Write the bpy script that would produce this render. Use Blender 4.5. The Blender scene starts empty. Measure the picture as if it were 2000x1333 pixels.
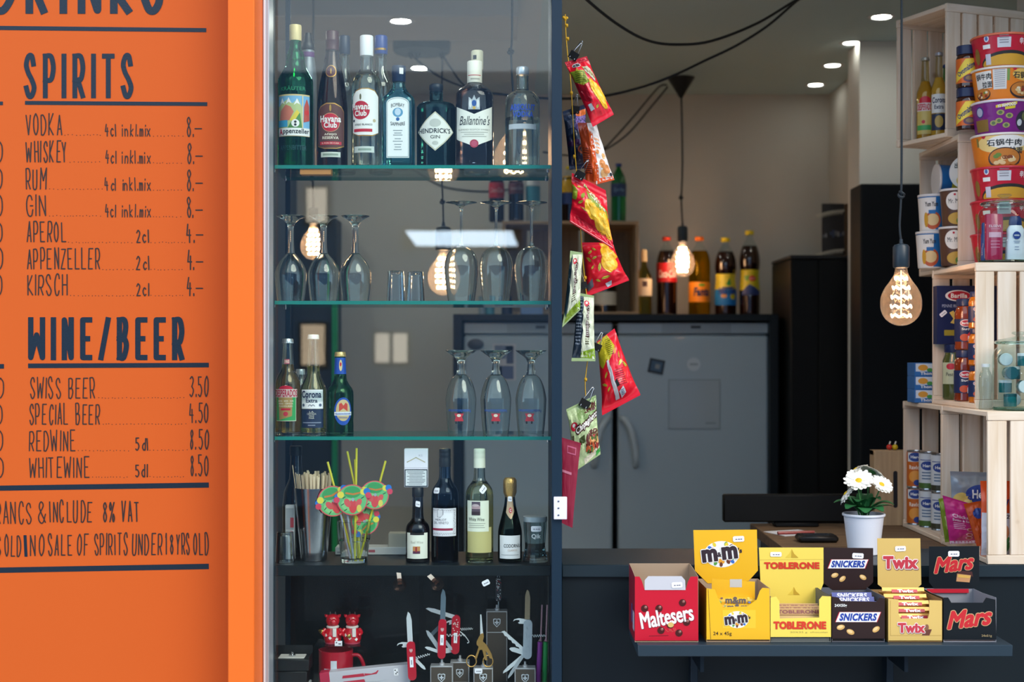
import bpy, math, random
from mathutils import Vector, Matrix, noise
from mathutils.geometry import tessellate_polygon
random.seed(7)
sc = bpy.context.scene
COL = sc.collection
PI = math.pi
# ---------------------------------------------------------------- camera, sky, exposure
F = 2777.8            # focal length in pixels of the 2000 px frame (50 mm lens)
CZ, HY = 1.55, 690    # eye height, image row of the horizon
cd = bpy.data.cameras.new('camera'); cam = bpy.data.objects.new('camera', cd); COL.objects.link(cam)
cam.location = (0, 0, CZ); cam.rotation_euler = (PI/2, 0, 0)
cd.lens = 50; cd.sensor_width = 36; cd.shift_y = (HY-666.5)/2000
cd.clip_start = .05; cd.clip_end = 200
cd.dof.use_dof = True; cd.dof.focus_distance = 3.22; cd.dof.aperture_fstop = 3.4
sc.camera = cam
vs = sc.view_settings
vs.view_transform = 'Standard'; vs.look = 'None'; vs.gamma = 1; vs.use_curve_mapping = False
vs.exposure = 0.14
cy = sc.cycles
cy.use_denoising = True
cy.max_bounces = 24; cy.transmission_bounces = 20; cy.transparent_max_bounces = 32
cy.glossy_bounces = 6; cy.diffuse_bounces = 4
cy.sample_clamp_indirect = 6; cy.blur_glossy = .3
wd = bpy.data.worlds.new('sky'); sc.world = wd; wd.use_nodes = True
nt = wd.node_tree; N = nt.nodes; N.clear()
tc = N.new('ShaderNodeTexCoord'); sp = N.new('ShaderNodeSeparateXYZ'); rp = N.new('ShaderNodeValToRGB')
bg = N.new('ShaderNodeBackground'); ow = N.new('ShaderNodeOutputWorld')
nt.links.new(tc.outputs['Generated'], sp.inputs[0]); nt.links.new(sp.outputs['Z'], rp.inputs[0])
nt.links.new(rp.outputs[0], bg.inputs[0]); nt.links.new(bg.outputs[0], ow.inputs[0])
e = rp.color_ramp.elements
e[0].position = 0; e[0].color = (1.05, 1.42, 1.85, 1); e[1].position = 1; e[1].color = (.68, .82, 1.0, 1)
k = e.new(.35); k.color = (.86, 1.0, 1.15, 1)
bg.inputs[1].default_value = 1.5
sd = bpy.data.lights.new('sun', 'SUN'); sd.energy = 2.05; sd.angle = math.radians(35); sd.color = (1, .90, .76)
sun = bpy.data.objects.new('sun', sd); COL.objects.link(sun)
sun.rotation_euler = Vector((.5, -.75, .7)).to_track_quat('Z', 'Y').to_euler()

# ---------------------------------------------------------------- helpers
def P(px, py, D):                      # the point seen at image position (px, py) at depth D
    return Vector(((px-1000)/F*D, D, CZ+(HY-py)/F*D))
def S(n, D): return n/F*D              # n pixels at depth D, in metres
def lin(c):
    if isinstance(c, str): c = tuple(int(c[i:i+2], 16) for i in (0, 2, 4))
    r = []
    for x in c:
        x /= 255
        r.append(x/12.92 if x <= .04045 else ((x+.055)/1.055)**2.4)
    return (*r, 1)
MATS = {}
def _new(key):
    m = bpy.data.materials.new(key); m.use_nodes = True
    n = m.node_tree.nodes; n.clear()
    return m, n, m.node_tree.links, n.new('ShaderNodeOutputMaterial')
def mat(c, rough=.5, metal=0, coat=0, spec=.5, trans=0, bump=0, var=0, scale=60, em=0):
    key = f'm_{c}_{rough}_{metal}_{coat}_{spec}_{trans}_{bump}_{var}_{scale}_{em}'
    if key in MATS: return MATS[key]
    m, n, L, o = _new(key)
    b = n.new('ShaderNodeBsdfPrincipled'); L.new(b.outputs[0], o.inputs[0])
    b.inputs['Base Color'].default_value = lin(c); b.inputs['Roughness'].default_value = rough
    b.inputs['Metallic'].default_value = metal; b.inputs['Coat Weight'].default_value = coat
    b.inputs['Specular IOR Level'].default_value = spec; b.inputs['Transmission Weight'].default_value = trans
    if em: b.inputs['Emission Color'].default_value = lin(c); b.inputs['Emission Strength'].default_value = em
    if bump or var:
        t = n.new('ShaderNodeTexCoord'); z = n.new('ShaderNodeTexNoise'); z.inputs['Scale'].default_value = scale
        z.inputs['Detail'].default_value = 5
        L.new(t.outputs['Object'], z.inputs['Vector'])
        if bump:
            bp = n.new('ShaderNodeBump'); bp.inputs['Strength'].default_value = bump; bp.inputs['Distance'].default_value = .002
            L.new(z.outputs[0], bp.inputs['Height']); L.new(bp.outputs[0], b.inputs['Normal'])
        if var:
            h = n.new('ShaderNodeHueSaturation'); mr = n.new('ShaderNodeMapRange')
            mr.inputs[3].default_value = 1-var; mr.inputs[4].default_value = 1+var
            h.inputs['Color'].default_value = lin(c); L.new(z.outputs[0], mr.inputs[0])
            L.new(mr.outputs[0], h.inputs['Value']); L.new(h.outputs[0], b.inputs['Base Color'])
    MATS[key] = m; return m
def glass(c='ffffff', ior=1.48, rough=0):
    key = f'g_{c}_{ior}_{rough}'
    if key in MATS: return MATS[key]
    m, n, L, o = _new(key)
    g = n.new('ShaderNodeBsdfGlass'); g.inputs['Color'].default_value = lin(c)
    g.inputs['IOR'].default_value = ior; g.inputs['Roughness'].default_value = rough
    L.new(g.outputs[0], o.inputs[0]); MATS[key] = m; return m
def tint(c, n, ior=1.48):                     # c: the colour seen through the whole piece, n: glass faces in the way
    v = [max(x, .0005)**(1/n) for x in lin(c)[:3]]
    s = ''.join('%02x' % round(255*(12.92*x if x <= .0031308 else 1.055*x**(1/2.4)-.055)) for x in v)
    return glass(s, ior)
def fres(n, L, ior):                          # the same reflectance from either side of a thin sheet
    f = n.new('ShaderNodeFresnel'); g = n.new('ShaderNodeNewGeometry'); r = n.new('ShaderNodeMapRange')
    r.inputs[3].default_value = ior; r.inputs[4].default_value = 1/ior
    L.new(g.outputs['Backfacing'], r.inputs[0]); L.new(r.outputs[0], f.inputs[0]); return f
def thin(c='ffffff', ior=1.45, rough=0):      # thin sheet glass: straight-through plus a mirror reflection
    key = f't_{c}_{ior}_{rough}'
    if key in MATS: return MATS[key]
    m, n, L, o = _new(key)
    t = n.new('ShaderNodeBsdfTransparent'); t.inputs[0].default_value = lin(c)
    g = n.new('ShaderNodeBsdfGlossy'); g.inputs['Roughness'].default_value = rough
    f = fres(n, L, ior); x = n.new('ShaderNodeMixShader')
    L.new(f.outputs[0], x.inputs[0]); L.new(t.outputs[0], x.inputs[1]); L.new(g.outputs[0], x.inputs[2])
    L.new(x.outputs[0], o.inputs[0]); MATS[key] = m; return m
def emit(c, s):
    key = f'e_{c}_{s}'
    if key in MATS: return MATS[key]
    m, n, L, o = _new(key)
    g = n.new('ShaderNodeEmission'); g.inputs[0].default_value = lin(c); g.inputs[1].default_value = s
    L.new(g.outputs[0], o.inputs[0]); MATS[key] = m; return m
def wood(c1, c2, axis=2, key=''):
    key = f'w_{c1}_{c2}_{axis}'
    if key in MATS: return MATS[key]
    m, n, L, o = _new(key)
    b = n.new('ShaderNodeBsdfPrincipled'); L.new(b.outputs[0], o.inputs[0]); b.inputs['Roughness'].default_value = .6
    t = n.new('ShaderNodeTexCoord'); mp = n.new('ShaderNodeMapping'); z = n.new('ShaderNodeTexNoise'); r = n.new('ShaderNodeValToRGB')
    s = [60, 60, 60]; s[axis] = 4
    mp.inputs['Scale'].default_value = s; z.inputs['Scale'].default_value = 1; z.inputs['Detail'].default_value = 4
    z.inputs['Distortion'].default_value = .6
    L.new(t.outputs['Object'], mp.inputs[0]); L.new(mp.outputs[0], z.inputs['Vector']); L.new(z.outputs[0], r.inputs[0])
    e = r.color_ramp.elements
    e[0].position = .3; e[0].color = lin(c1); e[1].position = .7; e[1].color = lin(c2)
    # knots
    v = n.new('ShaderNodeTexVoronoi'); v.inputs['Scale'].default_value = 9; kr = n.new('ShaderNodeValToRGB')
    L.new(t.outputs['Object'], v.inputs['Vector']); L.new(v.outputs['Distance'], kr.inputs[0])
    q = kr.color_ramp.elements; q[0].position = .05; q[0].color = (.55, .42, .3, 1); q[1].position = .11; q[1].color = (1, 1, 1, 1)
    mx = n.new('ShaderNodeMixRGB'); mx.blend_type = 'MULTIPLY'; mx.inputs[0].default_value = .8
    L.new(r.outputs[0], mx.inputs[1]); L.new(kr.outputs[0], mx.inputs[2]); L.new(mx.outputs[0], b.inputs['Base Color'])
    MATS[key] = m; return m

class MB:
    def __init__(s): s.v = []; s.f = []; s.m = []; s.mats = []
    def mi(s, m):
        if m not in s.mats: s.mats.append(m)
        return s.mats.index(m)
    def add(s, vs, fs, m):
        o = len(s.v); k = s.mi(m)
        s.v += [tuple(v) for v in vs]
        for f in fs: s.f.append(tuple(i+o for i in f)); s.m.append(k)
        return s
    def box(s, x0, x1, y0, y1, z0, z1, m, b=0, M=None):
        if b <= 0:
            vs = [Vector((x, y, z)) for x in (x0, x1) for y in (y0, y1) for z in (z0, z1)]
            fs = [(0, 1, 3, 2), (4, 6, 7, 5), (0, 4, 5, 1), (2, 3, 7, 6), (0, 2, 6, 4), (1, 5, 7, 3)]
        else:
            b = min(b, .49*min(x1-x0, y1-y0, z1-z0)); vs = []; fs = []; ix = {}
            for a, x in enumerate((x0, x1)):
                for c, y in enumerate((y0, y1)):
                    for d, z in enumerate((z0, z1)):
                        sx, sy, sz = (1, -1)[a]*b, (1, -1)[c]*b, (1, -1)[d]*b
                        for t, q in enumerate(((0, sy, sz), (sx, 0, sz), (sx, sy, 0))):
                            ix[a, c, d, t] = len(vs); vs.append(Vector((x+q[0], y+q[1], z+q[2])))
            cyc = ((0, 0), (0, 1), (1, 1), (1, 0))
            for g in (0, 1):
                fs.append([ix[g, p, q, 0] for p, q in cyc]); fs.append([ix[p, g, q, 1] for p, q in cyc]); fs.append([ix[p, q, g, 2] for p, q in cyc])
            for p in (0, 1):
                for q in (0, 1):
                    fs.append([ix[p, q, 0, 0], ix[p, q, 1, 0], ix[p, q, 1, 1], ix[p, q, 0, 1]])
                    fs.append([ix[p, 0, q, 0], ix[p, 1, q, 0], ix[p, 1, q, 2], ix[p, 0, q, 2]])
                    fs.append([ix[0, p, q, 1], ix[1, p, q, 1], ix[1, p, q, 2], ix[0, p, q, 2]])
                    for r in (0, 1): fs.append([ix[p, q, r, 0], ix[p, q, r, 1], ix[p, q, r, 2]])
            cen = Vector(((x0+x1)/2, (y0+y1)/2, (z0+z1)/2)); o = []
            for f in fs:
                nn = (vs[f[1]]-vs[f[0]]).cross(vs[f[2]]-vs[f[0]]); c = sum((vs[i] for i in f), Vector())/len(f)
                o.append(tuple(f) if nn.dot(c-cen) > 0 else tuple(reversed(f)))
            fs = o
        if M is not None: vs = [M @ v for v in vs]
        return s.add(vs, fs, m)
    def lathe(s, prof, m, c=(0, 0, 0), n=32, M=None, yr=1):  # prof: (r, z[, squareness])
        vs = []; fs = []
        for p in prof:
            r, z = p[0], p[1]; q = p[2] if len(p) > 2 else 2
            for i in range(n):
                a = 2*PI*(i+.5)/n; ca, sa = math.cos(a), math.sin(a)
                k = 1 if q == 2 else (abs(ca)**q+abs(sa)**q)**(-1/q)
                v = Vector((c[0]+r*k*ca, c[1]+r*k*sa*yr, c[2]+z)); vs.append(M @ v if M else v)
        for j in range(len(prof)-1):
            for i in range(n):
                i2 = (i+1) % n; fs.append((j*n+i, j*n+i2, (j+1)*n+i2, (j+1)*n+i))
        if prof[0][0] > 1e-6: fs.append(tuple(reversed(range(n))))
        if prof[-1][0] > 1e-6: fs.append(tuple((len(prof)-1)*n+i for i in range(n)))
        return s.add(vs, fs, m)
    def ring(s, R, r, m, M=None, n=24, k=8):
        vs = []; fs = []
        for i in range(n):
            a = 2*PI*i/n
            for j in range(k):
                b = 2*PI*j/k; q = R+r*math.cos(b); v = Vector((q*math.cos(a), q*math.sin(a), r*math.sin(b))); vs.append(M @ v if M else v)
        for i in range(n):
            for j in range(k):
                fs.append((i*k+j, ((i+1) % n)*k+j, ((i+1) % n)*k+(j+1) % k, i*k+(j+1) % k))
        return s.add(vs, fs, m)
    def tube(s, pts, r, m, n=8, smooth=0):
        pts = [Vector(p) for p in pts]
        if smooth: pts = cr(pts, smooth)
        vs = []; fs = []; L = len(pts); up = Vector((0, 0, 1))
        rr = r if hasattr(r, '__len__') else [r]*L
        if len(rr) != L: rr = [rr[int(i*(len(rr)-1)/max(1, L-1))] for i in range(L)]
        t = (pts[1]-pts[0]).normalized(); u = t.orthogonal().normalized()
        for i, p in enumerate(pts):
            t = (pts[min(i+1, L-1)]-pts[max(i-1, 0)]).normalized()
            u = (u-t*u.dot(t)).normalized() if (u-t*u.dot(t)).length > 1e-6 else t.orthogonal().normalized()
            w = t.cross(u)
            for j in range(n):
                a = 2*PI*j/n; vs.append(p+(u*math.cos(a)+w*math.sin(a))*rr[i])
        for i in range(L-1):
            for j in range(n):
                j2 = (j+1) % n; fs.append((i*n+j, i*n+j2, (i+1)*n+j2, (i+1)*n+j))
        fs.append(tuple(reversed(range(n)))); fs.append(tuple((L-1)*n+j for j in range(n)))
        return s.add(vs, fs, m)
    def prism(s, poly, y0, y1, m, M=None):          # poly in x,z, extruded along y
        n = len(poly)
        ar = sum(poly[i][0]*poly[(i+1) % n][1]-poly[(i+1) % n][0]*poly[i][1] for i in range(n))
        if ar < 0: poly = poly[::-1]
        vs = [Vector((x, y0, z)) for x, z in poly]+[Vector((x, y1, z)) for x, z in poly]
        tr = tessellate_polygon([[Vector((x, z, 0)) for x, z in poly]])
        fs = []
        for a, b, c in tr:
            cr_ = (poly[b][0]-poly[a][0])*(poly[c][1]-poly[a][1])-(poly[b][1]-poly[a][1])*(poly[c][0]-poly[a][0])
            if cr_ < 0: b, c = c, b
            fs.append((a, b, c)); fs.append((a+n, c+n, b+n))
        for i in range(n): j = (i+1) % n; fs.append((j, i, i+n, j+n))
        if M: vs = [M @ v for v in vs]
        return s.add(vs, fs, m)
    def dec(s, surf, shape, m, h=.0005):
        vs, fs = shape
        return s.add([surf(u, v, h) for u, v in vs], fs, m)
    def build(s, name, parent=None, loc=None, label=None, rot=None, ang=38, fix=False):
        me = bpy.data.meshes.new(name); me.from_pydata([tuple(v) for v in s.v], [], s.f)
        for m in s.mats: me.materials.append(m)
        me.polygons.foreach_set('material_index', s.m)
        me.polygons.foreach_set('use_smooth', [True]*len(s.f)); me.update()
        me.set_sharp_from_angle(angle=math.radians(ang))
        o = bpy.data.objects.new(name, me); COL.objects.link(o)
        if parent: o.parent = parent
        if loc is not None: o.location = loc
        if rot is not None: o.rotation_euler = rot
        if label: o['label'] = label
        return o
def cr(p, k):
    o = []
    for i in range(len(p)-1):
        a, b, c, d = p[max(i-1, 0)], p[i], p[i+1], p[min(i+2, len(p)-1)]
        for j in range(k):
            t = j/k
            o.append(.5*((2*b)+(c-a)*t+(2*a-5*b+4*c-d)*t*t+(3*b-a-3*c+d)*t*t*t))
    o.append(p[-1]); return o
def cr2(p): return [(v.x, v.y) for v in cr([Vector((a, b, 0)) for a, b in p], 3)]
def tag(o, label, cat, group=None):
    o['label'] = label; o['category'] = cat
    if group: o['group'] = group
    return o
def thing(name, label, cat, loc=(0, 0, 0), rotz=0, group=None, rot=None):
    o = bpy.data.objects.new(name, None); COL.objects.link(o); o.empty_display_size = .02
    o.location = loc; o.rotation_euler = rot if rot else (0, 0, rotz)
    return tag(o, label, cat, group)
def struct(name, mb, **k):
    o = mb.build(name, **k)
    if o.parent is None: o['kind'] = 'structure'
    return o
def dup(root, loc, label, group=None, rotz=None):
    r = root.copy(); COL.objects.link(r); r.location = loc; r['label'] = label
    if rotz is not None: r.rotation_euler = (0, 0, rotz)
    if group: r['group'] = group
    for ch in list(root.children):
        c = ch.copy(); COL.objects.link(c); c.parent = r
        for g in list(ch.children): d = g.copy(); COL.objects.link(d); d.parent = c
    return r
# shapes in surface coordinates -> (verts, faces)
def rect(u0, v0, u1, v1, nu=10, nv=1):
    vs = [(u0+(u1-u0)*i/nu, v0+(v1-v0)*j/nv) for j in range(nv+1) for i in range(nu+1)]
    fs = [(j*(nu+1)+i, j*(nu+1)+i+1, (j+1)*(nu+1)+i+1, (j+1)*(nu+1)+i) for j in range(nv) for i in range(nu)]
    return vs, fs
def ell(cu, cv, ru, rv=None, n=28, rings=3, a=0):
    rv = rv or ru; vs = [(cu, cv)]; fs = []; ca, sa = math.cos(a), math.sin(a)
    for k in range(1, rings+1):
        for i in range(n):
            t = 2*PI*i/n; x, y = ru*k/rings*math.cos(t), rv*k/rings*math.sin(t)
            vs.append((cu+x*ca-y*sa, cv+x*sa+y*ca))
    for i in range(n): fs.append((0, 1+i, 1+(i+1) % n))
    for k in range(rings-1):
        for i in range(n):
            a0, a1 = 1+k*n+i, 1+k*n+(i+1) % n; fs.append((a0, a0+n, a1+n, a1))
    return vs, fs
def sub(sh, mx):
    vs, fs = list(sh[0]), []
    st = []
    for f in sh[1]:
        for i in range(1, len(f)-1): st.append((f[0], f[i], f[i+1]))
    while st:
        a, b, c = st.pop()
        L = [((vs[p][0]-vs[q][0])**2+(vs[p][1]-vs[q][1])**2, p, q, r) for p, q, r in ((a, b, c), (b, c, a), (c, a, b))]
        l, p, q, r = max(L)
        if l > mx*mx:
            vs.append(((vs[p][0]+vs[q][0])/2, (vs[p][1]+vs[q][1])/2)); k = len(vs)-1
            st.append((p, k, r)); st.append((k, q, r))
        else: fs.append((a, b, c))
    return vs, fs
def poly(pts, mx=0):
    n = len(pts); fs = []
    for a, b, c in tessellate_polygon([[Vector((x, y, 0)) for x, y in pts]]):
        k = (pts[b][0]-pts[a][0])*(pts[c][1]-pts[a][1])-(pts[b][1]-pts[a][1])*(pts[c][0]-pts[a][0])
        fs.append((a, b, c) if k > 0 else (a, c, b))
    sh = (list(pts), fs)
    return sub(sh, mx) if mx else sh
def path(pts, w, caps=True):
    vs = []; fs = []; r = w/2
    for i in range(len(pts)-1):
        (x0, y0), (x1, y1) = pts[i], pts[i+1]; l = math.hypot(x1-x0, y1-y0)
        if l < 1e-9: continue
        nx, ny = -(y1-y0)/l*r, (x1-x0)/l*r; o = len(vs)
        vs += [(x0-nx, y0-ny), (x1-nx, y1-ny), (x1+nx, y1+ny), (x0+nx, y0+ny)]; fs.append((o, o+1, o+2, o+3))
    ks = range(len(pts)) if caps else range(1, len(pts)-1)
    for i in ks:
        o = len(vs); vs += [(pts[i][0]+r*math.cos(2*PI*j/10), pts[i][1]+r*math.sin(2*PI*j/10)) for j in range(10)]; fs.append(tuple(range(o, o+10)))
    return vs, fs
_T = {}
def txt(s, cu, cv, w=None, h=None, bold=0, shear=0, rot=0, arc=0):
    if 'M' in s: bold = 0
    key = (s, bold, shear)
    if key not in _T:
        c = bpy.data.curves.new('t', 'FONT'); c.body = s; c.size = 1; c.offset = bold; c.shear = shear; c.resolution_u = 3; c.space_character = 1+bold*1.6
        o = bpy.data.objects.new('t', c); COL.objects.link(o)
        dg = bpy.context.evaluated_depsgraph_get(); me = bpy.data.meshes.new_from_object(o.evaluated_get(dg))
        vs = [(v.co.x, v.co.y) for v in me.vertices]; fs = [tuple(p.vertices) for p in me.polygons]
        bpy.data.objects.remove(o); bpy.data.curves.remove(c); bpy.data.meshes.remove(me)
        _T[key] = (vs, fs)
    vs, fs = _T[key]
    if not vs: return [], []
    x0, x1 = min(v[0] for v in vs), max(v[0] for v in vs); y0, y1 = min(v[1] for v in vs), max(v[1] for v in vs)
    if h is None: h = w*(y1-y0)/(x1-x0)
    if w is None: w = h*(x1-x0)/(y1-y0)
    ca, sa = math.cos(rot), math.sin(rot); o = []
    for x, y in vs:
        x = ((x-x0)/(x1-x0)-.5)*w; y = ((y-y0)/(y1-y0)-.5)*h
        if arc: y -= arc*(2*x/w)**2*h
        o.append((cu+x*ca-y*sa, cv+x*sa+y*ca))
    return o, fs
def otl(d, sh, k, mt, h):                    # an outline round lettering: the shape set off in eight directions
    for i in range(10):
        dx, dy = k*math.cos(i*PI/5), k*math.sin(i*PI/5); d(([(x+dx, y+dy) for x, y in sh[0]], sh[1]), mt, h+.00003*i)
def flat(o, ux=(1, 0, 0), uy=(0, 0, 1)):
    o, ux, uy = Vector(o), Vector(ux), Vector(uy); n = ux.cross(uy).normalized()
    return lambda u, v, h: o+ux*u+uy*v+n*h
def cyl(r, c=(0, 0, 0), a0=0):
    rf = r if callable(r) else (lambda v: r)
    R0 = rf(0) if not callable(r) else r(.03)
    def f(u, v, h):
        a = u/R0+a0; q = rf(v)+h
        return Vector((c[0]+q*math.sin(a), c[1]-q*math.cos(a), c[2]+v))
    return f
def profr(prof):
    pr = sorted([(p[1], p[0]) for p in prof])
    def f(z):
        for i in range(len(pr)-1):
            if pr[i][0] <= z <= pr[i+1][0] and pr[i+1][0] > pr[i][0]:
                t = (z-pr[i][0])/(pr[i+1][0]-pr[i][0]); return pr[i][1]+(pr[i+1][1]-pr[i][1])*t
        return pr[0][1] if z < pr[0][0] else pr[-1][1]
    return f
# common materials
WHITE = mat('f2f2ee', .45); BLACK = mat('101214', .4); INK = mat('23262a', .6); TAGW = mat('f4f2fa', .5)
STEEL = mat('c8ccd0', .22, 1); GOLD = mat('d8b25c', .3, 1); RED = mat('c4122c', .35)
NAVY = mat('0c181f', .45, 0, 0, .3); PINE = wood('d8bd97', 'ecd7b8', 2); PINEY = wood('d8bd97', 'ecd7b8', 1); PINEX = wood('d8bd97', 'ecd7b8', 0)
PRICE = mat('8a8898', .6)
def pricetag(mb, surf, cu, cv, w=.02, h=.011, rot=0):
    ca, sa = math.cos(rot), math.sin(rot); c = .18*h
    pts = [(-w/2, -h/2+c), (-w/2+c, -h/2), (w/2-c, -h/2), (w/2, -h/2+c), (w/2, h/2-c), (w/2-c, h/2), (-w/2+c, h/2), (-w/2, h/2-c)]
    mb.dec(surf, poly([(cu+x*ca-y*sa, cv+x*sa+y*ca) for x, y in pts], .006), TAGW, .0012)
    for k in (-.25, .05, .3):
        x, y = k*w*.8, -.05*h
        mb.dec(surf, path([(cu+(x-.05*w)*ca-y*sa, cv+(x-.05*w)*sa+y*ca), (cu+(x+.05*w)*ca-y*sa, cv+(x+.05*w)*sa+y*ca)], h*.16), PRICE, .0016)
# ================================================================ the setting
WALLM = mat('cbcac4', .8, 0, 0, .3, 0, .1, .02, 8); CEILM = mat('c9cccc', .8)
ORANGE = mat('ee6e26', .5, 0, 0, .2, 0, .05, .015, 5)
struct('ground_road', MB().box(-14, 14, -9, -.3, -.1, 0, mat('34383c', .9, 0, 0, .2, 0, .3, .06, 3)))
ground = MB().box(-14, 14, -.3, 3.2, -.1, .0, mat('b4b2ae', .9, 0, 0, .2, 0, .3, .06, 3)); struct('ground', ground)
struct('floor', MB().box(-2.2, 2.05, 3.2, 6.5, -.1, 0, mat('a8a29a', .5)))
struct('ceiling', MB().box(-2.2, 2.05, 3.35, 6.5, 2.71, 2.8, CEILM).box(.1, 2.0, 3.36, 6.37, 2.7085, 2.7101, mat('bcd0d2', .8)))  # right-hand sheet: how light falls there is put into its cooler colour
struct('wall_back', MB().box(-2.2, 1.5, 6.38, 6.5, 0, 2.71, WALLM))
struct('wall_right', MB().box(1.42, 1.5, 5.46, 6.38, 0, 2.71, WALLM))
struct('wall_pier', MB().box(1.42, 1.5, 3.2, 4.0, 0, 2.71, WALLM))
struct('wall_far', MB().box(1.97, 2.05, 3.2, 5.28, 0, 2.71, WALLM))
struct('wall_left', MB().box(-2.2, -2.1, 3.2, 6.38, 0, 2.71, WALLM))
struct('wall_front', MB().box(-2.6, -.62, 3.21, 3.35, 0, 3.6, NAVY))
struct('wall_side', MB().box(1.43, 2.6, 3.0, 3.2, 0, 3.6, NAVY))
struct('trim_lintel', MB().box(-.62, 1.42, 3.22, 3.35, 2.62, 3.6, NAVY))
struct('trim_beam', MB().box(-2.1, .02, 4.60, 4.96, 2.64, 2.71, mat('b4b4b2', .8), .004))
# partition at the back right: pale plaster above, dark panelling below
struct('wall_partition', MB().box(1.29, 1.97, 5.28, 5.46, 0, 2.71, mat('ecebe6', .8)))
struct('trim_panelling', MB().box(1.255, 1.97, 5.12, 5.28, 0, 2.16, mat('080f16', .5, 0, 0, .3), .004))
struct('trim_pilaster', MB().box(-.6075, -.551, 3.04, 3.2, 0, 3.4, ORANGE, .002))
wf = struct('window_1', MB().box(-.551, -.5365, 3.14, 3.2, 0, 2.62, mat('b9c0c6', .35, .6), .0015).box(-.5475, -.5445, 3.137, 3.14, 0, 2.62, mat('e8ecf0', .3, .3)))
MB().box(-.5365, .0876, 3.19, 3.196, .2, 2.62, thin('fbfffe', 1.5)).build('glass_pane', wf)
# a doorway on the back wall: dark olive leaf with a bright green edge
d1 = struct('door_1', MB().box(-.96, -.765, 6.2, 6.38, 0, 2.14, mat('1d231c', .5), .004))
MB().box(-.781, -.757, 6.16, 6.2, 0, 1.93, mat('18a05c', .4), .003).build('door_edge', d1)
struct('trim_post', MB().box(-1.1, -.965, 6.1, 6.38, 0, 2.71, mat('465260', .6)))
# the far side of the street: a low rendered front, with glowing panels added for the pane's reflections
op = struct('wall_opposite', MB().box(-14, 14, -8.6, -8, 0, 4.4, mat('6484a6', .8)))
DS = 14.4+.004                                   # how far away the street front appears in the pane
def lit(n, px, py, w, h, c, s, split=0):
    X = (px-1000)/F*DS; Z = CZ+(HY-py)/F*DS; a, b = S(w, DS)/2, S(h, DS)/2
    f = struct(f'window_{n}', MB().box(X-a-.03, X+a+.03, -8.0, -7.97, Z-b-.03, Z+b+.03, mat('403c38', .6), .005))  # window-like frame round an added glowing panel
    if split:
        MB().box(X-a, X-.02, -7.97, -7.955, Z-b, Z+b, emit(c, s)).box(X+.02, X+a, -7.97, -7.955, Z-b, Z+b, emit(c, s)).build('glow_panels', f)
    elif n == 2: MB().prism([(X-a, Z+b), (X+a-.06, Z+b), (X+a, Z-b), (X-a+.11, Z-b)], -7.97, -7.955, emit(c, s)).build('lit_pane', f)
    else: MB().box(X-a, X+a, -7.97, -7.955, Z-b, Z+b, emit(c, s)).build('lit_pane', f)
lit(2, 902, 467, 219, 29, 'd8ecff', 14)
lit(3, 620, 402, 38, 66, 'fff0dc', 5)
lit(4, 613, 674, 44, 78, 'ffe2c0', 5)
lit(5, 765, 680, 62, 56, 'fff2e0', 5, 1)

# ---------------------------------------------------------------- hand-painted lettering
G = {'A': '005AA0 2383', 'B': '000A ~0A7A986505 ~0575A36000', 'C': '~987A3A0703307092', 'D': '000A ~0A5AA7A35000',
 'E': 'AA0A00A0 0575', 'F': 'AA0A00 0575', 'G': '~987A3A07033080A3 A565', 'H': '000A A0AA 05A5', 'I': '505A', 'K': '000A 9A04A0',
 'L': '0A00A0', 'M': '000A54AAA0', 'N': '000AA0AA', 'O': '~5A1805125092A5985A', 'P': '000A ~0A7AA8A67404', 'R': '000A ~0A7AA8A67404 44A0',
 'S': '~987A3A082674A2703002', 'T': '0AAA 5A50', 'U': '~0A032080A3AA', 'V': '0A50AA', 'W': '0A205780AA', 'Y': '0A55AA 5550',
 '&': '~A0274A78133070A4', '%': 'AA00 ~2A0826482A ~846280A284', '/': '00AA', '0': '~5A1805125092A5985A', '1': '285A50', '2': '~084A987500 00A0',
 '3': '~095A9855 ~55A35001', '4': '3A04A4 7770', '5': '9A1A16 ~1666A35001', '8': '~885A2883502388', 'c': '~955614125091', 'l': '5A50',
 'i': '5650 5859', 'n': '0600 ~04569490', 'k': '000A 860380', 'm': '0600 ~04365450 ~5486A4A0', 'x': '06A0 00A6', 'd': '9A90 ~955614125091',
 '.': '5051', '-': '04A4', ' ': ''}

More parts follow.
